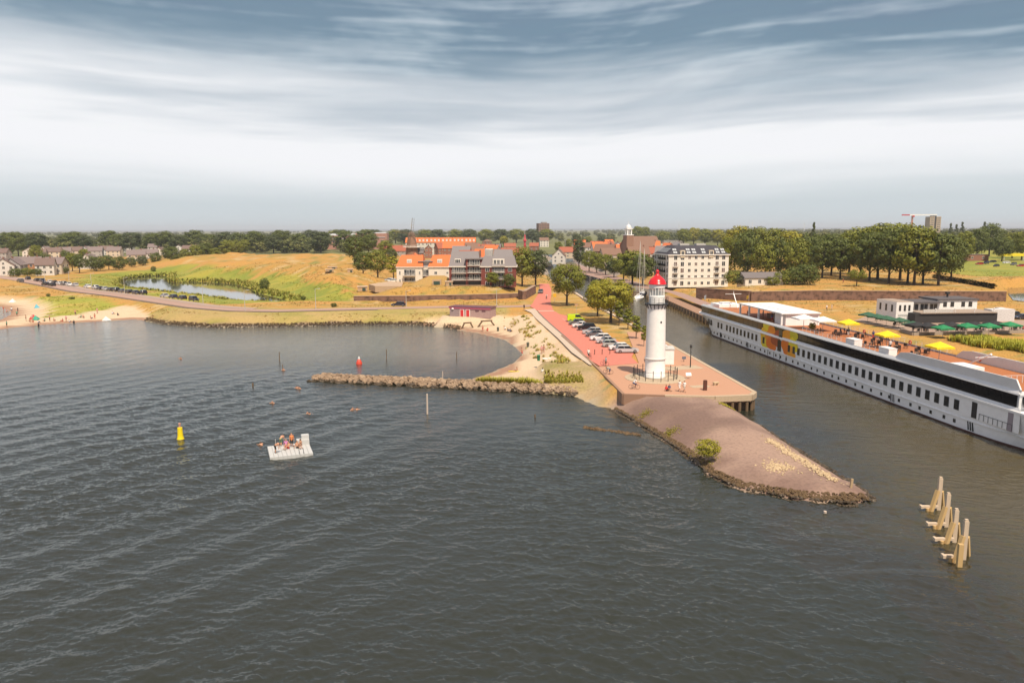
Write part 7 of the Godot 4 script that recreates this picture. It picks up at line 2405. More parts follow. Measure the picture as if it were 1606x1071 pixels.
	for x in [-7.0, 5.2]:
		g = Geo.new()
		g.box(Vector3(x, 13.4, 8.9), Vector3(2.0, 3.0, 1.7))
		var d := part(g, "dormer", wm("dormer_cream", 0.60, 0.52, 0.40), t)
		win(t, Vector3(x, 13.7, 9.76), 1.3, 1.9, 0, null, "dormer_window")

func build_pavilion() -> void:
	# restaurant on the harbour terrace
	var t := thing("restaurant", "white two storey harbour restaurant with flat dark roofs behind green parasols", "restaurant", Vector3(112.4, 2.5, -201.0), 0.06)
	var white := wm("restaurant_white", 0.78, 0.77, 0.76)
	var dark := mat("roof_felt", Color(0.10, 0.09, 0.095), 0.9, 0, grain("asphalt", 0.02, 0.76, 1.13, 6), 7.0)
	var black := mat("charcoal_wall", Color(0.028, 0.026, 0.028), 0.7)
	var tan := mat("tan_roof", Color(0.34, 0.27, 0.22), 0.9, 0, grain("concrete", 0.03, 0.75, 1.15, 5), 6.0)
	var g := Geo.new()
	g.box(Vector3(-10.4, 2.6, 1.6), Vector3(4.6, 5.4, 9.5))
	part(g, "corner_block", white, t)
	g = Geo.new()
	g.box(Vector3(-10.4, 5.35, 1.6), Vector3(4.2, 0.14, 9.1))
	part(g, "corner_roof", tan, t)
	g = Geo.new()
	g.box(Vector3(6.0, 4.2, -1.0), Vector3(11.0, 2.5, 8.0))
	part(g, "upper_storey", white, t)
	g = Geo.new()
	g.box(Vector3(6.0, 5.55, -1.0), Vector3(11.5, 0.4, 8.6))
	part(g, "upper_roof", dark, t)
	g = Geo.new()
	g.box(Vector3(-3.6, 3.6, 0.2), Vector3(9.2, 2.6, 7.0))
	part(g, "glazed_storey", white, t)
	g = Geo.new()
	g.box(Vector3(-3.7, 5.0, 0.6), Vector3(9.0, 0.35, 8.6))
	part(g, "terrace_roof", dark, t)
	for i in 3: win(t, Vector3(-6.2 + i * 2.6, 3.7, 3.7), 2.2, 1.9, 0, null, "glazed_door", null, 1)
	for x in [2.6, 4.6, 7.6, 9.6]: win(t, Vector3(x, 4.3, 3.0), 1.0, 1.3, 0, black)
	for z in [-1.2, 1.6, 4.4]: win(t, Vector3(-12.7, 3.6, z), 0.8, 1.8, 3, black, "side_window")
	for x in [-11.7, -10.4, -9.2]: win(t, Vector3(x, 3.8, 6.35), 0.55, 1.5, 0, black, "slit_window")
	g = Geo.new()
	g.box(Vector3(1.6, 1.2, 3.5), Vector3(22.0, 2.9, 12.0))
	part(g, "ground_storey", black, t)
	g = Geo.new()
	g.box(Vector3(2.0, 2.78, 3.6), Vector3(20.4, 0.24, 12.6))
	part(g, "ground_roof", tan, t)
	g = Geo.new()
	g.box(Vector3(-3.4, 3.3, 9.6), Vector3(8.0, 0.9, 0.15))
	part(g, "parapet", wm("parapet_grey", 0.5, 0.48, 0.46), t)
	g = Geo.new()
	g.box(Vector3(15.6, 1.6, 6.0), Vector3(6.4, 3.4, 3.0))
	part(g, "side_wing", wm("wing_white", 0.62, 0.60, 0.6), t)
	for i in 4:
		g = Geo.new()
		g.cyl(Vector3(-4.2 + i * 5.2, 2.6, 9.7), Vector3(-4.2 + i * 5.2, 3.7, 9.7), 0.09, 0.09, 8)
		g.ball(Vector3(-4.2 + i * 5.2, 3.8, 9.7), Vector3.ONE * 0.2, 8, 5)
		part(g, "roof_lantern", white, t)
	g = Geo.new()
	g.cyl(Vector3(6.4, 5.6, -2), Vector3(6.4, 6.6, -2), 0.25, 0.25, 8)
	g.box(Vector3(6.4, 6.9, -2), Vector3(0.9, 0.6, 0.9))
	part(g, "vent", black, t)
	# lettering board on the corner block: not legible at this distance
	g = Geo.new()
	g.box(Vector3(-10.4, 1.9, 6.37), Vector3(3.4, 0.5, 0.06))
	part(g, "name_board", wm("board_grey", 0.45, 0.46, 0.46), t)
	# raised terrace and its wall
	g = Geo.new()
	var tp := pv([Vector2(90.51, -196.58), Vector2(93.07, -177.61), Vector2(92.07, -169.99)] + [Vector2(138, -175.5), Vector2(138, -196), Vector2(98, -206)])
	g.prism(tp, 0.5, 2.72)
	struct(g, "terrace", wm("terrace_paving", 0.36, 0.26, 0.20))
	var w := thing("terrace_wall", "low grey wall edging the restaurant terrace", "wall")
	g = Geo.new()
	g.bar(Vector3(tp[2].x, 2.75, tp[2].y), Vector3(138, 2.75, -175.5), 0.4, 0.9)
	part(g, "wall_front", wm("wall_grey", 0.34, 0.29, 0.24), w)
	g = Geo.new()
	g.bar(Vector3(tp[1].x, 2.75, tp[1].y), Vector3(tp[2].x, 2.75, tp[2].y), 0.4, 0.9)
	part(g, "wall_end", wm("wall_grey", 0.34, 0.29, 0.24), w)
	# stone revetment below the terrace
	g = Geo.new()
	g.quad(Vector3(84, 0.3, -158), Vector3(140, 0.3, -160), Vector3(140, 2.5, -174), Vector3(91.5, 2.5, -169.5))
	struct(g, "revetment", mat("pink_stone", Color(0.42, 0.27, 0.20), 0.9, 0, grain("stone", 0.06, 0.6, 1.25, 4), 1.5))
	# parasols: green ones with black neighbours
	var green := mat("green_canvas", Color(0.012, 0.20, 0.075), 0.8)
	var olive := mat("dark_green_canvas", Color(0.03, 0.10, 0.055), 0.8)
	var blk := mat("black_canvas", Color(0.018, 0.018, 0.02), 0.8)
	var pg := "green terrace parasols"
	var px := [[Vector3(96.27, 4.6, -165.58), "green parasol right of the terrace corner, first of the bright row"], [Vector3(103.54, 4.6, -168.67), "second bright green parasol of the terrace row"], [Vector3(108.38, 4.6, -168.54), "third bright green parasol of the terrace row"], [Vector3(114.53, 4.6, -170.64), "rightmost bright green parasol of the terrace row"]]
	for i in 4: parasol("terrace_parasol", Vector3(px[i][0].x, 2.72, px[i][0].z), 1.75, 2.9, green, px[i][1], pg, 0.1, 0.3)
	px = [[Vector3(92.67, 4.4, -193.52), "dark green parasol left of the white corner block"], [Vector3(92.93, 4.4, -189.26), "dark green parasol at the foot of the white corner block"], [Vector3(93.34, 4.4, -185.18), "dark green parasol just right of the white corner block's foot"], [Vector3(94.5, 4.4, -181.24), "dark green parasol at the terrace's middle"], [Vector3(93.88, 4.4, -173.92), "dark green parasol at the terrace corner"]]
	for i in 5: parasol("terrace_parasol", Vector3(px[i][0].x, 2.72, px[i][0].z), 1.7, 2.7, olive, px[i][1], pg, 0.5, 0.3)
	px = [[Vector3(93.72, 4.6, -170.07), "black parasol left of the bright green row"], [Vector3(95.55, 4.6, -168.89), "black parasol beside the first bright green one"], [Vector3(101.48, 4.6, -169.85), "black parasol between first and second green ones"], [Vector3(107.33, 4.6, -170.83), "black parasol between second and third green ones"], [Vector3(112.82, 4.6, -171.84), "black parasol between third and fourth green ones"]]
	for i in 5: parasol("terrace_parasol", Vector3(px[i][0].x, 2.72, px[i][0].z - 1.5), 1.9, 2.8, blk, px[i][1], "black terrace parasols", 0.1, 0.5)
	for k in 26:
		var u := (k + 0.5) / 26.0
		var p := Vector3(lerpf(95, 136, u), 2.72, lerpf(-173.5, -178.0, fmod(k * 0.37, 1.0)))
		if k > 18: p = Vector3(lerpf(95, 102, fmod(k * 0.29, 1.0)), 2.72, lerpf(-180, -196, (k - 19) / 6.0))
		if k % 2 == 0: table(p, "dark terrace table, %s one %s the restaurant terrace" % [ordinal(k / 2 if k < 19 else (k - 19) / 2), "from the left along the front of" if k < 19 else "back along the left side of"], "tables on the restaurant terrace")
		for j in 2: chair(p + Vector3(0.8 * cos(j * 3.0 + k), 0, 0.8 * sin(j * 3.0 + k)), j * 3.0 + k, "dark terrace chair, %s of pair %s on the restaurant terrace %s" % [["near one", "far one"][j], ordinal(k if k < 19 else k - 19), "front" if k < 19 else "left side"], "chairs on the restaurant terrace")
	var names := [["red", Color(0.5, 0.03, 0.03)], ["white", Color(0.7, 0.68, 0.66)], ["black", Color(0.02, 0.02, 0.02)], ["grey", Color(0.3, 0.3, 0.3)]]
	for k in 12:
		var p := Vector3(94.5 + k * 3.3, 2.72, -174.6 - (k * 7 % 5) * 0.8)
		person("chair" if k % 3 else "stand", wear(names[k % 4][1], Color(0.05, 0.05, 0.08)), p, k * 0.9, "guest in %s on the restaurant terrace, %s from the left" % [names[k % 4][0], ordinal(k)], "guests on the restaurant terrace")

func build_ramparts() -> void:
	var brick := mat("old_brick", Color(0.20, 0.115, 0.085), 0.9, 0, grain("stain", 0.012, 0.35, 1.35, 6), 14.0)
	var cap := wm("coping_stone", 0.36, 0.25, 0.17)
	var specs := [["rampart_wall", [Vector3(80.77, 2.4, -252.77), Vector3(103.63, 2.4, -256.5), Vector3(133.4, 2.4, -253.1), Vector3(165.11, 2.4, -249.7)], 3.3, "long weathered brick rampart wall behind ship and restaurant"], ["rampart_wall", [Vector3(66.26, 2.4, -267.58), Vector3(73.72, 2.4, -259.96), Vector3(80.77, 2.4, -252.77)], 3.5, "brick rampart wall bending towards the white flats"], ["moat_wall", [Vector3(-54.1, 2.8, -255.79), Vector3(-35.61, 2.8, -256.26), Vector3(-13.94, 2.8, -260.16), Vector3(2.76, 2.8, -264.38)], 1.6, "low brown brick wall along the dry moat below the apartments"], ["moat_wall", [Vector3(2.74, 2.9, -262.07), Vector3(4.22, 2.9, -257.22), Vector3(8.43, 3.1, -280.54)], 2.9, "brown brick corner wall where the moat meets the red road"], ["terrace_edge", [Vector3(-25.25, 5.6, -280.66), Vector3(-10.18, 5.6, -279.98)], 0.5, "thin low wall on the bank before the brick apartments"]]
	for s in specs:
		var t := thing(s[0], s[3], "wall")
		for i in s[1].size() - 1:
			var a: Vector3 = s[1][i]
			var b: Vector3 = s[1][i + 1]
			var g := Geo.new()
			g.bar(a + Vector3(0, s[2] / 2 - 0.5, 0), b + Vector3(0, s[2] / 2 - 0.5, 0), 1.2, s[2] + 1.0)
			part(g, "wall_section", brick, t)
			g = Geo.new()
			g.bar(a + Vector3(0, s[2] + 0.09, 0), b + Vector3(0, s[2] + 0.09, 0), 1.4, 0.16)
			part(g, "coping", cap, t)
	# earth mound with a dark door before the white apartments
	var g := Geo.new()
	var base := [Vector3(-39.98, 5.2, -283.41), Vector3(-16.82, 5.2, -279.29), Vector3(-21.53, 5.2, -306.13), Vector3(-41.68, 5.2, -310.81)]
	var top := [Vector3(-32.63, 8.6, -294.03), Vector3(-26.11, 8.6, -293.67), Vector3(-27.08, 8.6, -301.86), Vector3(-33.02, 8.6, -302.19)]
	for q in base: q.y = 4.9
	for i in 4: g.quad(base[i], base[(i + 1) % 4], top[(i + 1) % 4], top[i])
	g.quad(top[0], top[1], top[2], top[3])
	g.col = Color(0.40, 0.25, 0.075)
	for i in g.c.size(): g.c[i] = g.col
	struct(g, "earth_mound", mats["turf"])
	var conc := wm("bunker_concrete", 0.46, 0.33, 0.22)
	var t := thing("bunker_door", "dark door painted for a shaded bunker opening in a concrete frame on the earth mound", "door", Vector3(-28.53, 5.3, -284.73))
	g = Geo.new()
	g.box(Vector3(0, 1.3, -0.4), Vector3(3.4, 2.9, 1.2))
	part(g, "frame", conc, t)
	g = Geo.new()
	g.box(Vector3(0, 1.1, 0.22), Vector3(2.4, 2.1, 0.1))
	part(g, "door_leaf", mat("dark_opening_green", Color(0.025, 0.06, 0.05), 0.6), t)  # dark green leaf painted in place of the shaded opening
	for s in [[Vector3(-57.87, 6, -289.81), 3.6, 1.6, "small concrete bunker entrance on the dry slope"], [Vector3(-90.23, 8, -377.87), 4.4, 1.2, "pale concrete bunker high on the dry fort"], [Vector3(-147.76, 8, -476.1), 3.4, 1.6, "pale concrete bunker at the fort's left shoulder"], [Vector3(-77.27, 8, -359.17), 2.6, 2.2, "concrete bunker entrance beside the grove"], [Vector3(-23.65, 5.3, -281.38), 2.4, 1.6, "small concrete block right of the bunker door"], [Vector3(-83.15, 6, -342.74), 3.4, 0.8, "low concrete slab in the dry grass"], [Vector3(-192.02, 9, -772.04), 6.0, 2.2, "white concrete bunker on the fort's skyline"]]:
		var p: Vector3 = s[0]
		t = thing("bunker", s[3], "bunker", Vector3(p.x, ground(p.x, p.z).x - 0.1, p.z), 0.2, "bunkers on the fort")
		g = Geo.new()
		g.box(Vector3(0, s[2] / 2, 0), Vector3(s[1], s[2], 3.0))
		part(g, "block", conc, t)
		g = Geo.new()
		g.box(Vector3(0, s[2] + 0.12, 0), Vector3(s[1] + 0.5, 0.24, 3.4))
		part(g, "roof_slab", wm("bunker_roof", 0.55, 0.42, 0.30), t)
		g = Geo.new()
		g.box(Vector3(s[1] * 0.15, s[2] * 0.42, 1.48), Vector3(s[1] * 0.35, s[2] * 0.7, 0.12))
		part(g, "painted_opening", mat("dark_opening_green", Color(0.025, 0.06, 0.05), 0.6), t)  # dark face painted for the shade in the bunker opening
	g = Geo.new()
	g.prism(pv([Vector2(-54.79, -286.5), Vector2(-49.19, -303.28), Vector2(-42.98, -295.94), Vector2(-40.66, -276.52), Vector2(-50.63, -276.97)]), 4.0, 6.3)
	single(g, "gun_platform", conc, "flat concrete gun platform left of the earth mound", "platform")
	# beach shed
	t = thing("beach_shed", "pink and purple beach shed with two red doors on the dike", "shed", Vector3(-11.2, 2.3, -213.4), -0.33)
	var sw := wm("shed_wall", 0.40, 0.27, 0.26)
	g = Geo.new()
	g.box(Vector3(0, 1.3, 0), Vector3(12.4, 2.9, 4.6))
	part(g, "wall", sw, t)
	g = Geo.new()
	g.box(Vector3(0, 2.82, 0), Vector3(12.9, 0.16, 5.1))
	part(g, "roof", mat("shed_roof", Color(0.13, 0.055, 0.075), 0.8), t)
	g = Geo.new()
	g.box(Vector3(0, 2.55, 2.42), Vector3(12.7, 0.46, 0.12))
	part(g, "fascia", mat("shed_fascia", Color(0.45, 0.10, 0.17), 0.7), t)
	g = Geo.new()
	g.box(Vector3(-4.7, 1.1, 2.34), Vector3(2.8, 2.2, 0.08))
	part(g, "grey_panel", wm("shed_panel", 0.30, 0.23, 0.24), t)
	for x in [-2.4, -0.6]:
		g = Geo.new()
		g.box(Vector3(x, 1.15, 2.34), Vector3(1.3, 2.1, 0.1))
		var f := part(g, "door_frame", mats["frame_white"], t)
		g = Geo.new()
		g.box(Vector3(x, 1.1, 2.38), Vector3(0.95, 1.9, 0.08))
		part(g, "door", mat("door_red", Color(0.55, 0.03, 0.035), 0.6), f)
	for x in [2.2, 4.2]:
		g = Geo.new()
		g.box(Vector3(x, 1.85, 2.33), Vector3(1.1, 0.4, 0.08))
		part(g, "vent", mat("shed_roof", Color(0.13, 0.055, 0.075), 0.8), t)
	g = Geo.new()
	g.lathe([Vector2(0, 0), Vector2(0.35, 0.05), Vector2(0.38, 0.25), Vector2(0.2, 0.42), Vector2(0, 0.45)], 10, Vector3(-5.2, 2.05, 2.4))
	part(g, "white_emblem", mats["white_paint"], t)
	# dark driftwood frames before the shed
	for s in [[Vector3(-12.14, 1.8, -202.61), 2.2, "dark timber play frame before the shed, left one"], [Vector3(-6.97, 1.8, -203.88), 3.2, "dark timber play frame before the shed, right one"]]:
		t = thing("timber_frame", s[2], "play frame", Vector3(s[0].x, ground(s[0].x, s[0].z).x, s[0].z), 0.2, "timber frames on the beach")
		for k in [-1, 1]:
			g = Geo.new()
			g.bar(Vector3(k * s[1] * 0.75, -0.2, 0), Vector3(k * s[1] * 0.4, 1.3, 0), 0.4, 0.4)
			part(g, "post", mats["wet_timber"], t)
		g = Geo.new()
		g.bar(Vector3(-s[1] * 0.5, 1.4, 0), Vector3(s[1] * 0.5, 1.5, 0), 0.4, 0.35)
		part(g, "beam", mats["wet_timber"], t)
	# wooden jetty and the quay wall of the yacht harbour
	t = thing("jetty", "long brown timber jetty along the far canal bank", "jetty")
	var a := Vector3(57.2, 1.7, -282)
	var b := Vector3(57.6, 1.7, -206)
	g = Geo.new()
	g.bar(a, b, 4.2, 0.35)
	part(g, "deck", mat("jetty_deck", Color(0.34, 0.20, 0.13), 0.85, 0, grain("wood", 0.06, 0.6, 1.2, 4), 2.0), t)
	g = Geo.new()
	g.bar(a + Vector3(-2.05, -0.75, 0), b + Vector3(-2.05, -0.75, 0), 0.2, 1.3)
	part(g, "side_boards", mats["wet_timber"], t)
	for i in 20:
		g = Geo.new()
		g.cyl(Vector3(55.0, -1.5, lerpf(-281, -207, i / 19.0)), Vector3(55.0, 2.0, lerpf(-281, -207, i / 19.0)), 0.16, 0.16, 8)
		part(g, "pile", mats["wet_timber"], t)
	g = Geo.new()
	strip(g, [[Vector3(60.4, 2.75, -203), Vector3(66, 2.75, -203)], [Vector3(60.2, 2.75, -240), Vector3(65, 2.75, -240)], [Vector3(60.4, 2.75, -283), Vector3(65, 2.75, -283)], [Vector3(48, 2.95, -330), Vector3(58, 2.95, -326)], [Vector3(36, 2.95, -420), Vector3(50, 2.95, -420)], [Vector3(30, 2.95, -520), Vector3(46, 2.95, -520)]])
	struct(g, "quay_street", wm("street_paving", 0.34, 0.22, 0.18))

func build_town() -> void:
	var roofs := [roof_m("orange_tile", 0.62, 0.155, 0.045), roof_m("red_tile", 0.34, 0.10, 0.055), roof_m("brown_tile", 0.21, 0.12, 0.085), roof_m("grey_tile", 0.16, 0.14, 0.14), roof_m("grey_slate", 0.21, 0.19, 0.195)]
	var walls := [wm("town_white", 0.66, 0.62, 0.56), wm("town_brick", 0.28, 0.13, 0.09), wm("town_cream", 0.55, 0.46, 0.34), wm("town_grey", 0.36, 0.33, 0.31)]
	# x, z from the map; w, d, eave, ridge, wall, roof, along_x, label
	var L := [
		[-49.4, -644.83, 18.0, 12.0, 8.0, 13.5, 1, 0, true, "brick hall with a broad orange roof behind the white apartments"],
		[-39.55, -692.5, 12.0, 10.0, 7.0, 11.5, 1, 2, true, "brown roofed house right of the broad orange roof"],
		[-100.35, -649.75, 20.0, 9.0, 5.5, 10.0, 3, 1, true, "long red roofed house with dark windows left of the windmill"],
		[-77.09, -605, 13.0, 10.0, 5.0, 9.0, 1, 3, true, "dark roofed house in front of the windmill"],
		[-71.46, -646.96, 6.0, 9.0, 7.5, 10.0, 1, 2, false, "narrow brick gabled house right of the windmill"],
		[-70.93, -713.72, 11.0, 9.0, 6.0, 6.0, 0, 4, true, "flat white house below the broad orange roof"],
		[-29.06, -893.52, 11.0, 11.0, 9.0, 12.0, 1, 2, true, "square brick house with pyramid roof among the town trees"],
		[43.33, -1015.55, 12.0, 9.0, 8.5, 12.0, 0, 2, true, "white town house below the brick tower block"],
		[33.81, -536.25, 9.0, 12.0, 5.0, 9.5, 0, 2, false, "white gabled barn beside the narrow canal"],
		[47.04, -635.52, 13.0, 10.0, 4.5, 8.5, 2, 1, true, "low house with red brown roof right of the white barn"],
		[70.38, -604.93, 12.0, 11.0, 8.0, 13.0, 0, 0, true, "house with orange roof above the quay trees, left of the grey roofs"],
		[83.15, -632.03, 9.0, 11.0, 8.0, 12.0, 3, 4, false, "grey gabled house between the orange roofs"],
		[88.43, -631.52, 9.0, 11.0, 8.5, 12.5, 0, 3, false, "pale gabled house beside the grey one"],
		[93.1, -602.83, 12.0, 11.0, 9.5, 12.5, 1, 0, true, "house with orange roof left of the church nave"],
		[100.83, -552.63, 15.0, 12.0, 10.0, 14.5, 1, 0, true, "house with red orange roof left of the white flats"],
		[65.07, -487.58, 10.0, 8.0, 6.5, 9.5, 2, 0, true, "small orange roofed quay house half hidden by trees"],
		[78.67, -469.96, 13.0, 10.0, 8.0, 12.5, 1, 2, true, "brown brick warehouse on the quay left of the white flats"],
		[24.97, -832.26, 10.0, 8.0, 5.0, 8.5, 1, 1, true, "small red roofed house left of the white town house"],
		[89.72, -1089.54, 26.0, 10.0, 8.0, 8.0, 3, 4, true, "long low grey building far behind the canal"],
		[227.43, -1066.64, 30.0, 12.0, 7.0, 7.0, 3, 4, true, "long flat pale building behind the white flats"],
		[-17.37, -746.53, 14.0, 10.0, 5.5, 9.0, 1, 3, true, "grey roofed house behind the brick apartments"],
		[-1.67, -787.59, 12.0, 10.0, 5.5, 9.0, 2, 1, true, "red roofed house right of the grey roofed one"]]
	for i in L.size():
		var h: Array = L[i]
		var z: float = h[1]
		house("town_house", Vector3(h[0], 3.3, z), 0.15 * sin(i * 2.1), h[2], h[3], h[4], h[5], walls[h[6]], roofs[h[7]], h[9], "houses of the old town", maxi(2, int(h[2] / 3.4)), 2 if h[4] < 8.5 else 3, h[8], i == 6)
	var F := []
	for i in 44:
		var far := i / 11
		var z := -455.0 - far * 95.0 - (i * 37 % 50)
		var x := lerpf(-62, 135, fmod(i * 0.317 + far * 0.13, 1.0)) * (-z / 480.0)
		if absf(x - lerpf(30, 46, smooth(-450, -650, z))) < 26: x += 46
		F.append([x, z, 9.0 + i * 5 % 7, i])
	F.sort_custom(func(p, q): return p[0] / -p[1] < q[0] / -q[1])
	for k in F.size():
		var q: Array = F[k]
		var i: int = q[3]
		house("old_house", Vector3(q[0], 3.2, q[1]), 0.5 * sin(i * 3.3), q[2], 9.5, 5.5 + i % 3, 9.5 + i % 3 + (i % 2), walls[i * 7 % 4], roofs[[0, 1, 2, 1, 2, 4, 0][i % 7]], "%s old house with %s roof, %s from left in the back rows" % [["white", "brick", "cream", "grey"][i * 7 % 4], ["orange", "red", "brown", "red", "brown", "slate", "orange"][i % 7], ordinal(k)], "back rows of old town houses", 3, 2, i % 3 != 0)
	# long terrace with orange roofs and white dormers
	for i in 6:
		var t := house("row_house", Vector3(-98 + i * 11.4, 3.3, -742.0), 0.0, 11.2, 11, 11.0, 15.5, walls[0], roofs[0], "white row house with orange roof behind the windmill, %s from the left" % ordinal(i), "white row houses behind the windmill", 3, 3)
		for x in [-3.2, 0.4, 4.0]:
			var g := Geo.new()
			g.box(Vector3(x, 13.0, 3.6), Vector3(1.6, 1.9, 2.4))
			part(g, "dormer", mats["frame_white"], t)
	# long block with pale solar roof
	var sb := thing("long_block", "long brick block with pale sawtooth solar roofs behind the grove", "building", Vector3(-196, 3, -930), 0.0)
	for i in 2:
		var g := Geo.new()
		g.box(Vector3(-14 + i * 36, 8.4 + i * 1.2, -i * 10), Vector3(40, 17.0 + i * 2.4, 14))
		part(g, "wall", wm("pink_brick", 0.42, 0.22, 0.17), sb)
		g = Geo.new()
		g.quad(Vector3(-30 + i * 36, 13.0 + i * 1.2, 7.6 - i * 10), Vector3(4 + i * 36, 13.0 + i * 1.2, 7.6 - i * 10), Vector3(4 + i * 36, 19.0 + i * 1.4, -i * 10), Vector3(-30 + i * 36, 19.0 + i * 1.4, -i * 10))
		part(g, "solar_roof", mat("solar_panels", Color(0.42, 0.44, 0.47), 0.3), sb)
		for k in 5: win(sb, Vector3(-30 + i * 36 + k * 7.5, 10.0, 7.05 - i * 10), 4.0, 1.8, 0)
	# tower block
	var tb := thing("tower_block", "brown brick tower block on the skyline", "building", Vector3(57, 3, -1380), 0.25)
	var g := Geo.new()
	g.box(Vector3(0, 17, 0), Vector3(20, 34, 16))
	part(g, "wall", wm("tower_brick", 0.26, 0.15, 0.12), tb)
	g = Geo.new()
	g.box(Vector3(2, 35, 0), Vector3(9, 2.4, 8))
	part(g, "roof_house", wm("tower_grey", 0.3, 0.28, 0.27), tb)
	for j in 9:
		for i in 4: win(tb, Vector3(-7.4 + i * 4.9, 6.5 + j * 3.2, 8.0), 3.4, 1.7, 0, mat("tower_frame", Color(0.5, 0.42, 0.36), 0.7))
	# church with white cupola
	var ch := thing("church", "brown brick church with a white cupola tower", "church", Vector3(88, 3.3, -545), 0.35)
	g = Geo.new()
	g.box(Vector3(8, 5.5, -4), Vector3(26, 11, 14))
	gable_wall(g, 14, 26, 11, 11, true)
	part(g, "nave", wm("church_brick", 0.30, 0.17, 0.12), ch)
	g = Geo.new()
	gable_roof(g, 26, 14, 11, 18, true)
	var nr := part(g, "nave_roof", roof_m("brown_tile", 0.21, 0.12, 0.085), ch)
	nr.position = Vector3(8, 0, -4)
	g = Geo.new()
	gable_wall(g, 26, 14, 11, 18, true)
	var gw := part(g, "gable", wm("church_brick", 0.30, 0.17, 0.12), ch)
	gw.position = Vector3(8, 0, -4)
	g = Geo.new()
	g.box(Vector3(-6.5, 9.5, 4), Vector3(5.4, 19, 5.4))
	part(g, "tower", wm("church_brick", 0.30, 0.17, 0.12), ch)
	g = Geo.new()
	for s in [[-1, -1], [-1, 1], [1, -1], [1, 1]]: g.box(Vector3(-6.5 + s[0] * 1.5, 21.2, 4 + s[1] * 1.5), Vector3(0.7, 4.4, 0.7))
	g.box(Vector3(-6.5, 19.2, 4), Vector3(5.8, 0.5, 5.8))
	g.box(Vector3(-6.5, 23.5, 4), Vector3(4.6, 0.5, 4.6))
	part(g, "belfry", mats["white_paint"], ch)
	g = Geo.new()
	g.lathe([Vector2(2.2, 23.7), Vector2(2.1, 24.6), Vector2(1.5, 25.8), Vector2(0.5, 26.5), Vector2(0.12, 27.0), Vector2(0.08, 29.5), Vector2(0, 29.6)], 16, Vector3(-6.5, 0, 4))
	part(g, "cupola", mat("cupola_lead", Color(0.62, 0.64, 0.66), 0.5), ch)
	for i in 4: win(ch, Vector3(-2 + i * 5.6, 6, 3.0), 1.6, 4.4, 0)
	# windmill
	var mi := thing("windmill", "brown stage windmill with pale gallery and dark sails", "windmill", Vector3(-79.5, 3.5, -600))
	g = Geo.new()
	g.lathe([Vector2(5.2, 0), Vector2(4.6, 9.0), Vector2(2.9, 18.0), Vector2(2.7, 18.4)], 16)
	part(g, "tower", wm("mill_brown", 0.24, 0.135, 0.09), mi)
	g = Geo.new()
	g.lathe([Vector2(4.4, 9.2), Vector2(7.0, 9.4), Vector2(7.0, 9.8), Vector2(4.4, 9.8)], 16)
	for k in 16: g.bar(Vector3(cos(TAU * k / 16) * 6.9, 9.8, sin(TAU * k / 16) * 6.9), Vector3(cos(TAU * k / 16) * 6.9, 10.9, sin(TAU * k / 16) * 6.9), 0.12, 0.12)
	g.lathe([Vector2(6.8, 10.8), Vector2(7.0, 10.8), Vector2(7.0, 11.0), Vector2(6.8, 11.0)], 16)
	part(g, "gallery", mats["frame_white"], mi)
	g = Geo.new()
	g.lathe([Vector2(2.9, 18.2), Vector2(3.0, 19.0), Vector2(2.4, 20.6), Vector2(1.2, 21.6), Vector2(0, 21.9)], 14)
	part(g, "cap", wm("mill_thatch", 0.17, 0.12, 0.09), mi)
	g = Geo.new()
	g.cyl(Vector3(0, 19.8, 2.0), Vector3(0, 20.0, 4.2), 0.5, 0.4, 8)
	part(g, "windshaft", mats["wet_timber"], mi)
	for k in 4:
		var an := 0.12 + k * PI / 2
		var d := Vector3(sin(an), cos(an), 0)
		var s := Vector3(cos(an), -sin(an), 0)
		var c := Vector3(0, 20.0, 4.0)
		g = Geo.new()
		g.bar(c, c + d * 12.5, 0.3, 0.3)
		for q in 9: g.bar(c + d * (2.4 + q * 1.2), c + d * (2.4 + q * 1.2) + s * 1.7, 0.12, 0.12)
		g.bar(c + d * 2.4 + s * 1.7, c + d * 12.2 + s * 1.7, 0.12, 0.12)
		part(g, "sail", mats["wet_timber"], mi)
	# estate on the left
	var ew := [wm("estate_white", 0.66, 0.63, 0.60), wm("estate_grey", 0.40, 0.38, 0.38), wm("estate_orange", 0.42, 0.20, 0.10), wm("estate_cream", 0.60, 0.52, 0.42)]
	var er := [roof_m("estate_grey_tile", 0.20, 0.155, 0.15), roof_m("estate_brown_tile", 0.17, 0.115, 0.10)]
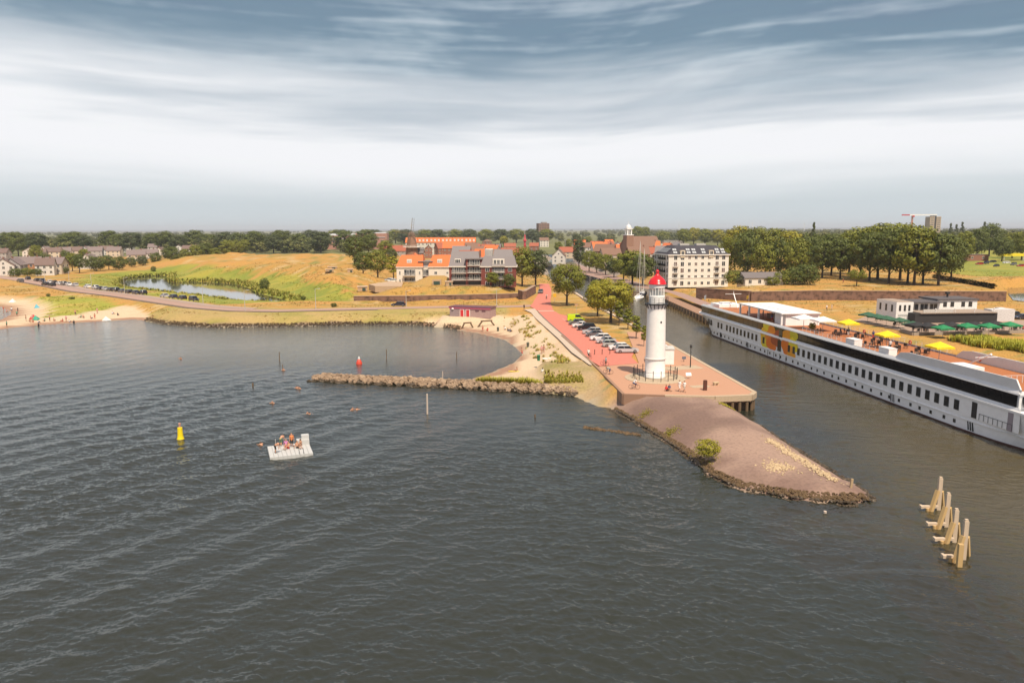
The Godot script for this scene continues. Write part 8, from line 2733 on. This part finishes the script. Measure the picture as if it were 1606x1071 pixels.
	var E := [[-288.83, -419.75, 10, 0, 0, 0], [-278.81, -413.29, 10, 0, 1, 1], [-276.97, -419.05, 9, 1, 0, 1], [-284.29, -438.16, 9, 3, 0, 0], [-278.87, -437.83, 9, 2, 0, 0], [-259.26, -418.02, 9, 0, 1, 0], [-261, -430.35, 10, 3, 0, 0], [-438.9, -649.45, 10, 1, 1, 0], [-443.29, -694.45, 12, 0, 0, 1], [-388.8, -618.52, 12, 1, 1, 0], [-450.06, -728.41, 11, 0, 0, 1], [-410.94, -675.93, 13, 3, 1, 0], [-410.93, -691.4, 12, 0, 0, 0], [-409.66, -707.46, 13, 3, 1, 0], [-408.32, -724.28, 11, 0, 0, 1], [-389.43, -705.5, 12, 1, 0, 0], [-398.95, -741.11, 13, 0, 1, 0], [-370.57, -703.68, 12, 3, 0, 0], [-274.27, -488.22, 10, 0, 0, 1], [-292.17, -586.23, 13, 3, 0, 0], [-293.84, -610.47, 13, 0, 0, 0], [-310.57, -666.67, 11, 0, 1, 1], [-400.25, -844.85, 12, 0, 0, 0], [-374.19, -818.96, 12, 3, 1, 0], [-340.95, -773.18, 12, 0, 0, 1], [-322.01, -751.76, 11, 0, 1, 0], [-355.09, -889.33, 12, 3, 0, 0], [-312.7, -812.06, 11, 0, 0, 1], [-335.01, -814.56, 12, 0, 1, 0], [-419.7, -824.07, 12, 0, 0, 0]]
	var wn := ["white", "grey", "orange brown", "cream"]
	for i in E.size():
		var e: Array = E[i]
		house("estate_house", Vector3(e[0], 2.9, e[1]), 0.25 + 0.2 * sin(i * 1.7), e[2], 9.5, 5.4, 9.0, ew[e[3]], er[e[4]], "%s estate house with %s roof, %s house of the left estate" % [wn[e[3]], ["grey", "brown"][e[4]], ordinal(i)], "houses of the left estate", 3, 2, e[5] == 0)
	# bungalow behind the lawn, car park pavilion, yellow canopy
	house("bungalow", Vector3(95.22, 5.4, -287.37), 0.1, 15, 8, 3.0, 4.8, mats["white_render"], roofs[3], "low white bungalow between the shrubs above the lawn", "", 4, 1, true, false, "house", false)
	house("brick_store", Vector3(299.16, 5.6, -486.77), 0.0, 14, 8, 4.0, 4.0, walls[1], roofs[3], "low brick store behind the far car park", "", 2, 1, true, false, "building", false)
	var yt := thing("yellow_canopy", "bright yellow canopy under the trees by the far car park", "canopy", Vector3(315.84, 5.6, -475.79))
	g = Geo.new()
	g.box(Vector3(0, 4.2, 0), Vector3(13, 1.6, 6))
	part(g, "roof", mat("canopy_yellow", Color(0.75, 0.60, 0.02), 0.6), yt)
	for x in [-6, 6]:
		g = Geo.new()
		g.box(Vector3(x, 1.7, 2.6), Vector3(0.3, 3.5, 0.3))
		part(g, "post", mats["galvanised"], yt)
	# tower crane and block on the right skyline
	var cr := thing("tower_crane", "red and white tower crane on the skyline", "crane", Vector3(740, 3, -1400))
	g = Geo.new()
	for s in [[-1, -1], [-1, 1], [1, -1], [1, 1]]: g.bar(Vector3(s[0], 0, s[1]), Vector3(s[0], 46, s[1]), 0.5, 0.5)
	for k in 22: g.bar(Vector3(-1, k * 2.1, 1), Vector3(1, k * 2.1 + 2.1, 1), 0.4, 0.4)
	part(g, "mast", mat("crane_orange", Color(0.55, 0.18, 0.05), 0.6), cr)
	for k in 9:
		g = Geo.new()
		g.box(Vector3(-16 + k * 7.2, 47, 0), Vector3(7.1, 2.2, 1.6))
		part(g, "jib_section", mats["crane_red"] if k < 2 else mats["white_paint"], cr)
	g = Geo.new()
	g.box(Vector3(1, 44.5, 1.8), Vector3(3, 3, 3))
	part(g, "cab", mats["crane_red"], cr)
	var rb := thing("far_block", "pale brick high-rise with a dark centre on the right skyline", "building", Vector3(790, 3, -1420), 0.1)
	g = Geo.new()
	for x in [-6.5, 6.5]: g.box(Vector3(x, 22, 0), Vector3(9, 44, 14))
	part(g, "wall", wm("pale_brick", 0.46, 0.36, 0.26), rb)
	g = Geo.new()
	g.box(Vector3(0, 23, -0.5), Vector3(5, 46, 12))
	part(g, "stair_core", mat("core_glass", Color(0.06, 0.06, 0.065), 0.1), rb)
	for j in 10:
		for x in [-6.5, 6.5]: win(rb, Vector3(x, 6 + j * 3.9, 7.0), 6.5, 1.6, 0)
	# wind turbines very far off
	for i in 5:
		var wt := thing("wind_turbine", "tiny white wind turbine on the horizon, %s from the left" % ordinal(i), "wind turbine", [Vector3(-690, 3, -5200), Vector3(1150, 3, -5200), Vector3(1590, 3, -5000), Vector3(2050, 3, -5300), Vector3(2520, 3, -5100)][i], 0.0, "wind turbines on the horizon")
		g = Geo.new()
		g.cyl(Vector3.ZERO, Vector3(0, 62, 0), 2.2, 1.2, 8)
		part(g, "tower", mats["white_paint"], wt)
		for k in 3:
			g = Geo.new()
			var an := k * TAU / 3 + i
			g.bar(Vector3(0, 62, 2), Vector3(sin(an) * 27, 62 + cos(an) * 27, 2), 1.2, 0.5)
			part(g, "blade", mats["white_paint"], wt)

func yacht(at: Vector3, turn: float, l: float, mast: float, hull: Material, label: String, group: String) -> void:
	var t := thing("yacht", label, "sailing boat", at, turn, group)
	var g := Geo.new()
	var pts := []
	for i in 9:
		var u := i / 8.0
		pts.append([u * l - l / 2, l * 0.16 * sin(PI * clampf(u * 0.85 + 0.12, 0, 1)) * (1.0 if i < 8 else 0.05)])
	for i in 8:
		for s in [1, -1]:
			var a: Array = pts[i]
			var b: Array = pts[i + 1]
			var q := [Vector3(a[0], -0.4, s * a[1] * 0.55), Vector3(b[0] * 0.94, -0.4, s * b[1] * 0.55), Vector3(b[0], 1.0 + 0.02 * i, s * b[1]), Vector3(a[0], 1.0 + 0.02 * i, s * a[1])]
			if s > 0: g.quad(q[0], q[1], q[2], q[3])
			else: g.quad(q[1], q[0], q[3], q[2])
		g.quad(Vector3(pts[i][0], 1.0, pts[i][1]), Vector3(pts[i + 1][0], 1.02, pts[i + 1][1]), Vector3(pts[i + 1][0], 1.02, -pts[i + 1][1]), Vector3(pts[i][0], 1.0, -pts[i][1]))
	g.quad(Vector3(pts[0][0], -0.4, -pts[0][1] * 0.5), Vector3(pts[0][0], -0.4, pts[0][1] * 0.5), Vector3(pts[0][0], 1.0, pts[0][1]), Vector3(pts[0][0], 1.0, -pts[0][1]))
	part(g, "hull", hull, t)
	g = Geo.new()
	g.box(Vector3(0, 1.3, 0), Vector3(l * 0.4, 0.6, l * 0.17))
	part(g, "cabin", mats["white_paint"], t)
	g = Geo.new()
	g.box(Vector3(0, 1.35, 0), Vector3(l * 0.36, 0.25, l * 0.175))
	part(g, "cabin_window", mats["window_glass"], t)
	if mast > 0:
		g = Geo.new()
		g.cyl(Vector3(l * 0.08, 1.0, 0), Vector3(l * 0.08, mast, 0), 0.11, 0.07, 7)
		g.bar(Vector3(l * 0.08, mast * 0.62, -0.9), Vector3(l * 0.08, mast * 0.62, 0.9), 0.07, 0.07)
		part(g, "mast", mats["mast_grey"], t)
		g = Geo.new()
		g.cyl(Vector3(l * 0.08, 2.2, 0), Vector3(-l * 0.34, 2.3, 0), 0.14, 0.12, 7)
		part(g, "boom", mats["frame_white"], t)
		g = Geo.new()
		for s in [Vector3(l * 0.48, 1.1, 0), Vector3(-l * 0.48, 1.1, 0), Vector3(l * 0.05, 1.0, l * 0.15), Vector3(l * 0.05, 1.0, -l * 0.15)]: g.cyl(s, Vector3(l * 0.08, mast - 0.2, 0), 0.02, 0.02, 4, false)
		part(g, "rigging", mats["mast_grey"], t)

func build_boats() -> void:
	var wh: Material = mats["white_paint"]
	var nv := mat("hull_navy", Color(0.02, 0.03, 0.07), 0.3)
	var grp := "yachts moored along the far quay"
	yacht(Vector3(48.72, 0, -286.53), 1.2, 12, 22.3, wh, "largest white yacht with the tallest mast beside the lighthouse lantern", grp)
	yacht(Vector3(53.8, 0, -305.9), 1.2, 10, 18.91, nv, "navy yacht just beyond the largest white one", grp)
	yacht(Vector3(50.76, 0, -325.01), 1.15, 9, 14.32, wh, "white yacht third from the lighthouse", grp)
	yacht(Vector3(51.02, 0, -358.3), 1.15, 9, 0, wh, "white mastless cruiser between the yachts", grp)
	yacht(Vector3(48.31, 0, -399.23), 1.2, 9, 13.16, nv, "navy yacht in the middle of the moored row", grp)
	yacht(Vector3(46.84, 0, -426.22), 1.2, 10, 0, wh, "white cruiser moored beyond the middle navy yacht", grp)
	yacht(Vector3(45.29, 0, -450.57), 1.25, 10, 15.95, wh, "white yacht with a thick mast beyond the big canal tree", grp)
	yacht(Vector3(43.96, 0, -477.82), 1.25, 10, 16.5, wh, "farthest white yacht with a tall mast", grp)
	yacht(Vector3(15.89, 0.2, -378.78) + Vector3(6.5, 0, 0), 0.9, 7, 0, wh, "small white cabin boat moored on the left canal bank", grp)
	var t := thing("black_barge", "broad black barge lying in the narrow town canal", "barge", Vector3(26.0, 0, -520), 1.45)
	var g := Geo.new()
	g.prism(pv([Vector2(-11, -2.4), Vector2(8, -2.4), Vector2(11, 0), Vector2(8, 2.4), Vector2(-11, 2.4)]), -0.4, 2.0)
	part(g, "hull", mat("black_hull", Color(0.02, 0.02, 0.022), 0.5), t)
	g = Geo.new()
	g.box(Vector3(-6, 3.0, 0), Vector3(6, 2.0, 3.6))
	part(g, "wheelhouse", wm("barge_house", 0.12, 0.10, 0.09), t)
	t = thing("red_lightship_mast", "red lattice light mast rising over the town roofs", "mast", Vector3(10.5, 3, -600))
	g = Geo.new()
	g.lathe([Vector2(1.6, 0), Vector2(1.3, 8), Vector2(0.7, 14), Vector2(1.3, 14.4), Vector2(1.3, 15.6), Vector2(0.6, 16.4), Vector2(0.5, 19), Vector2(0, 20)], 10)
	part(g, "tower", mat("lightship_red", Color(0.45, 0.04, 0.06), 0.5), t)
	g = Geo.new()
	g.cyl(Vector3(0, 19.5, 0), Vector3(0, 26, 0), 0.15, 0.08, 6)
	part(g, "topmast", mats["white_paint"], t)

func basics() -> void:
	mat("frame_white", Color(0.74, 0.72, 0.69), 0.6)
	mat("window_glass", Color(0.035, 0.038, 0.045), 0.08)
	mat("pale_glass", Color(0.46, 0.48, 0.50), 0.12)
	mat("warm_glass", Color(0.17, 0.12, 0.11), 0.12)
	mat("chimney_brick", Color(0.22, 0.11, 0.08), 0.9)
	mat("crane_red", Color(0.5, 0.04, 0.05), 0.5)
	mat("mast_grey", Color(0.62, 0.60, 0.57), 0.5)
	mat("black_iron", Color(0.02, 0.02, 0.022), 0.5)
	mat("galvanised", Color(0.55, 0.53, 0.50), 0.5, 0.3)

func build_all() -> void:
	basics()
	build_quay()
	build_roads()
	build_groyne()
	build_pier()
	build_lighthouse()
	tree_library()
	build_apartments()
	build_pavilion()
	build_ramparts()
	build_town()
	build_ship()
	build_boats()
	build_cars()
	build_quay_things()
	build_trees()
	build_people()
	build_water_things()
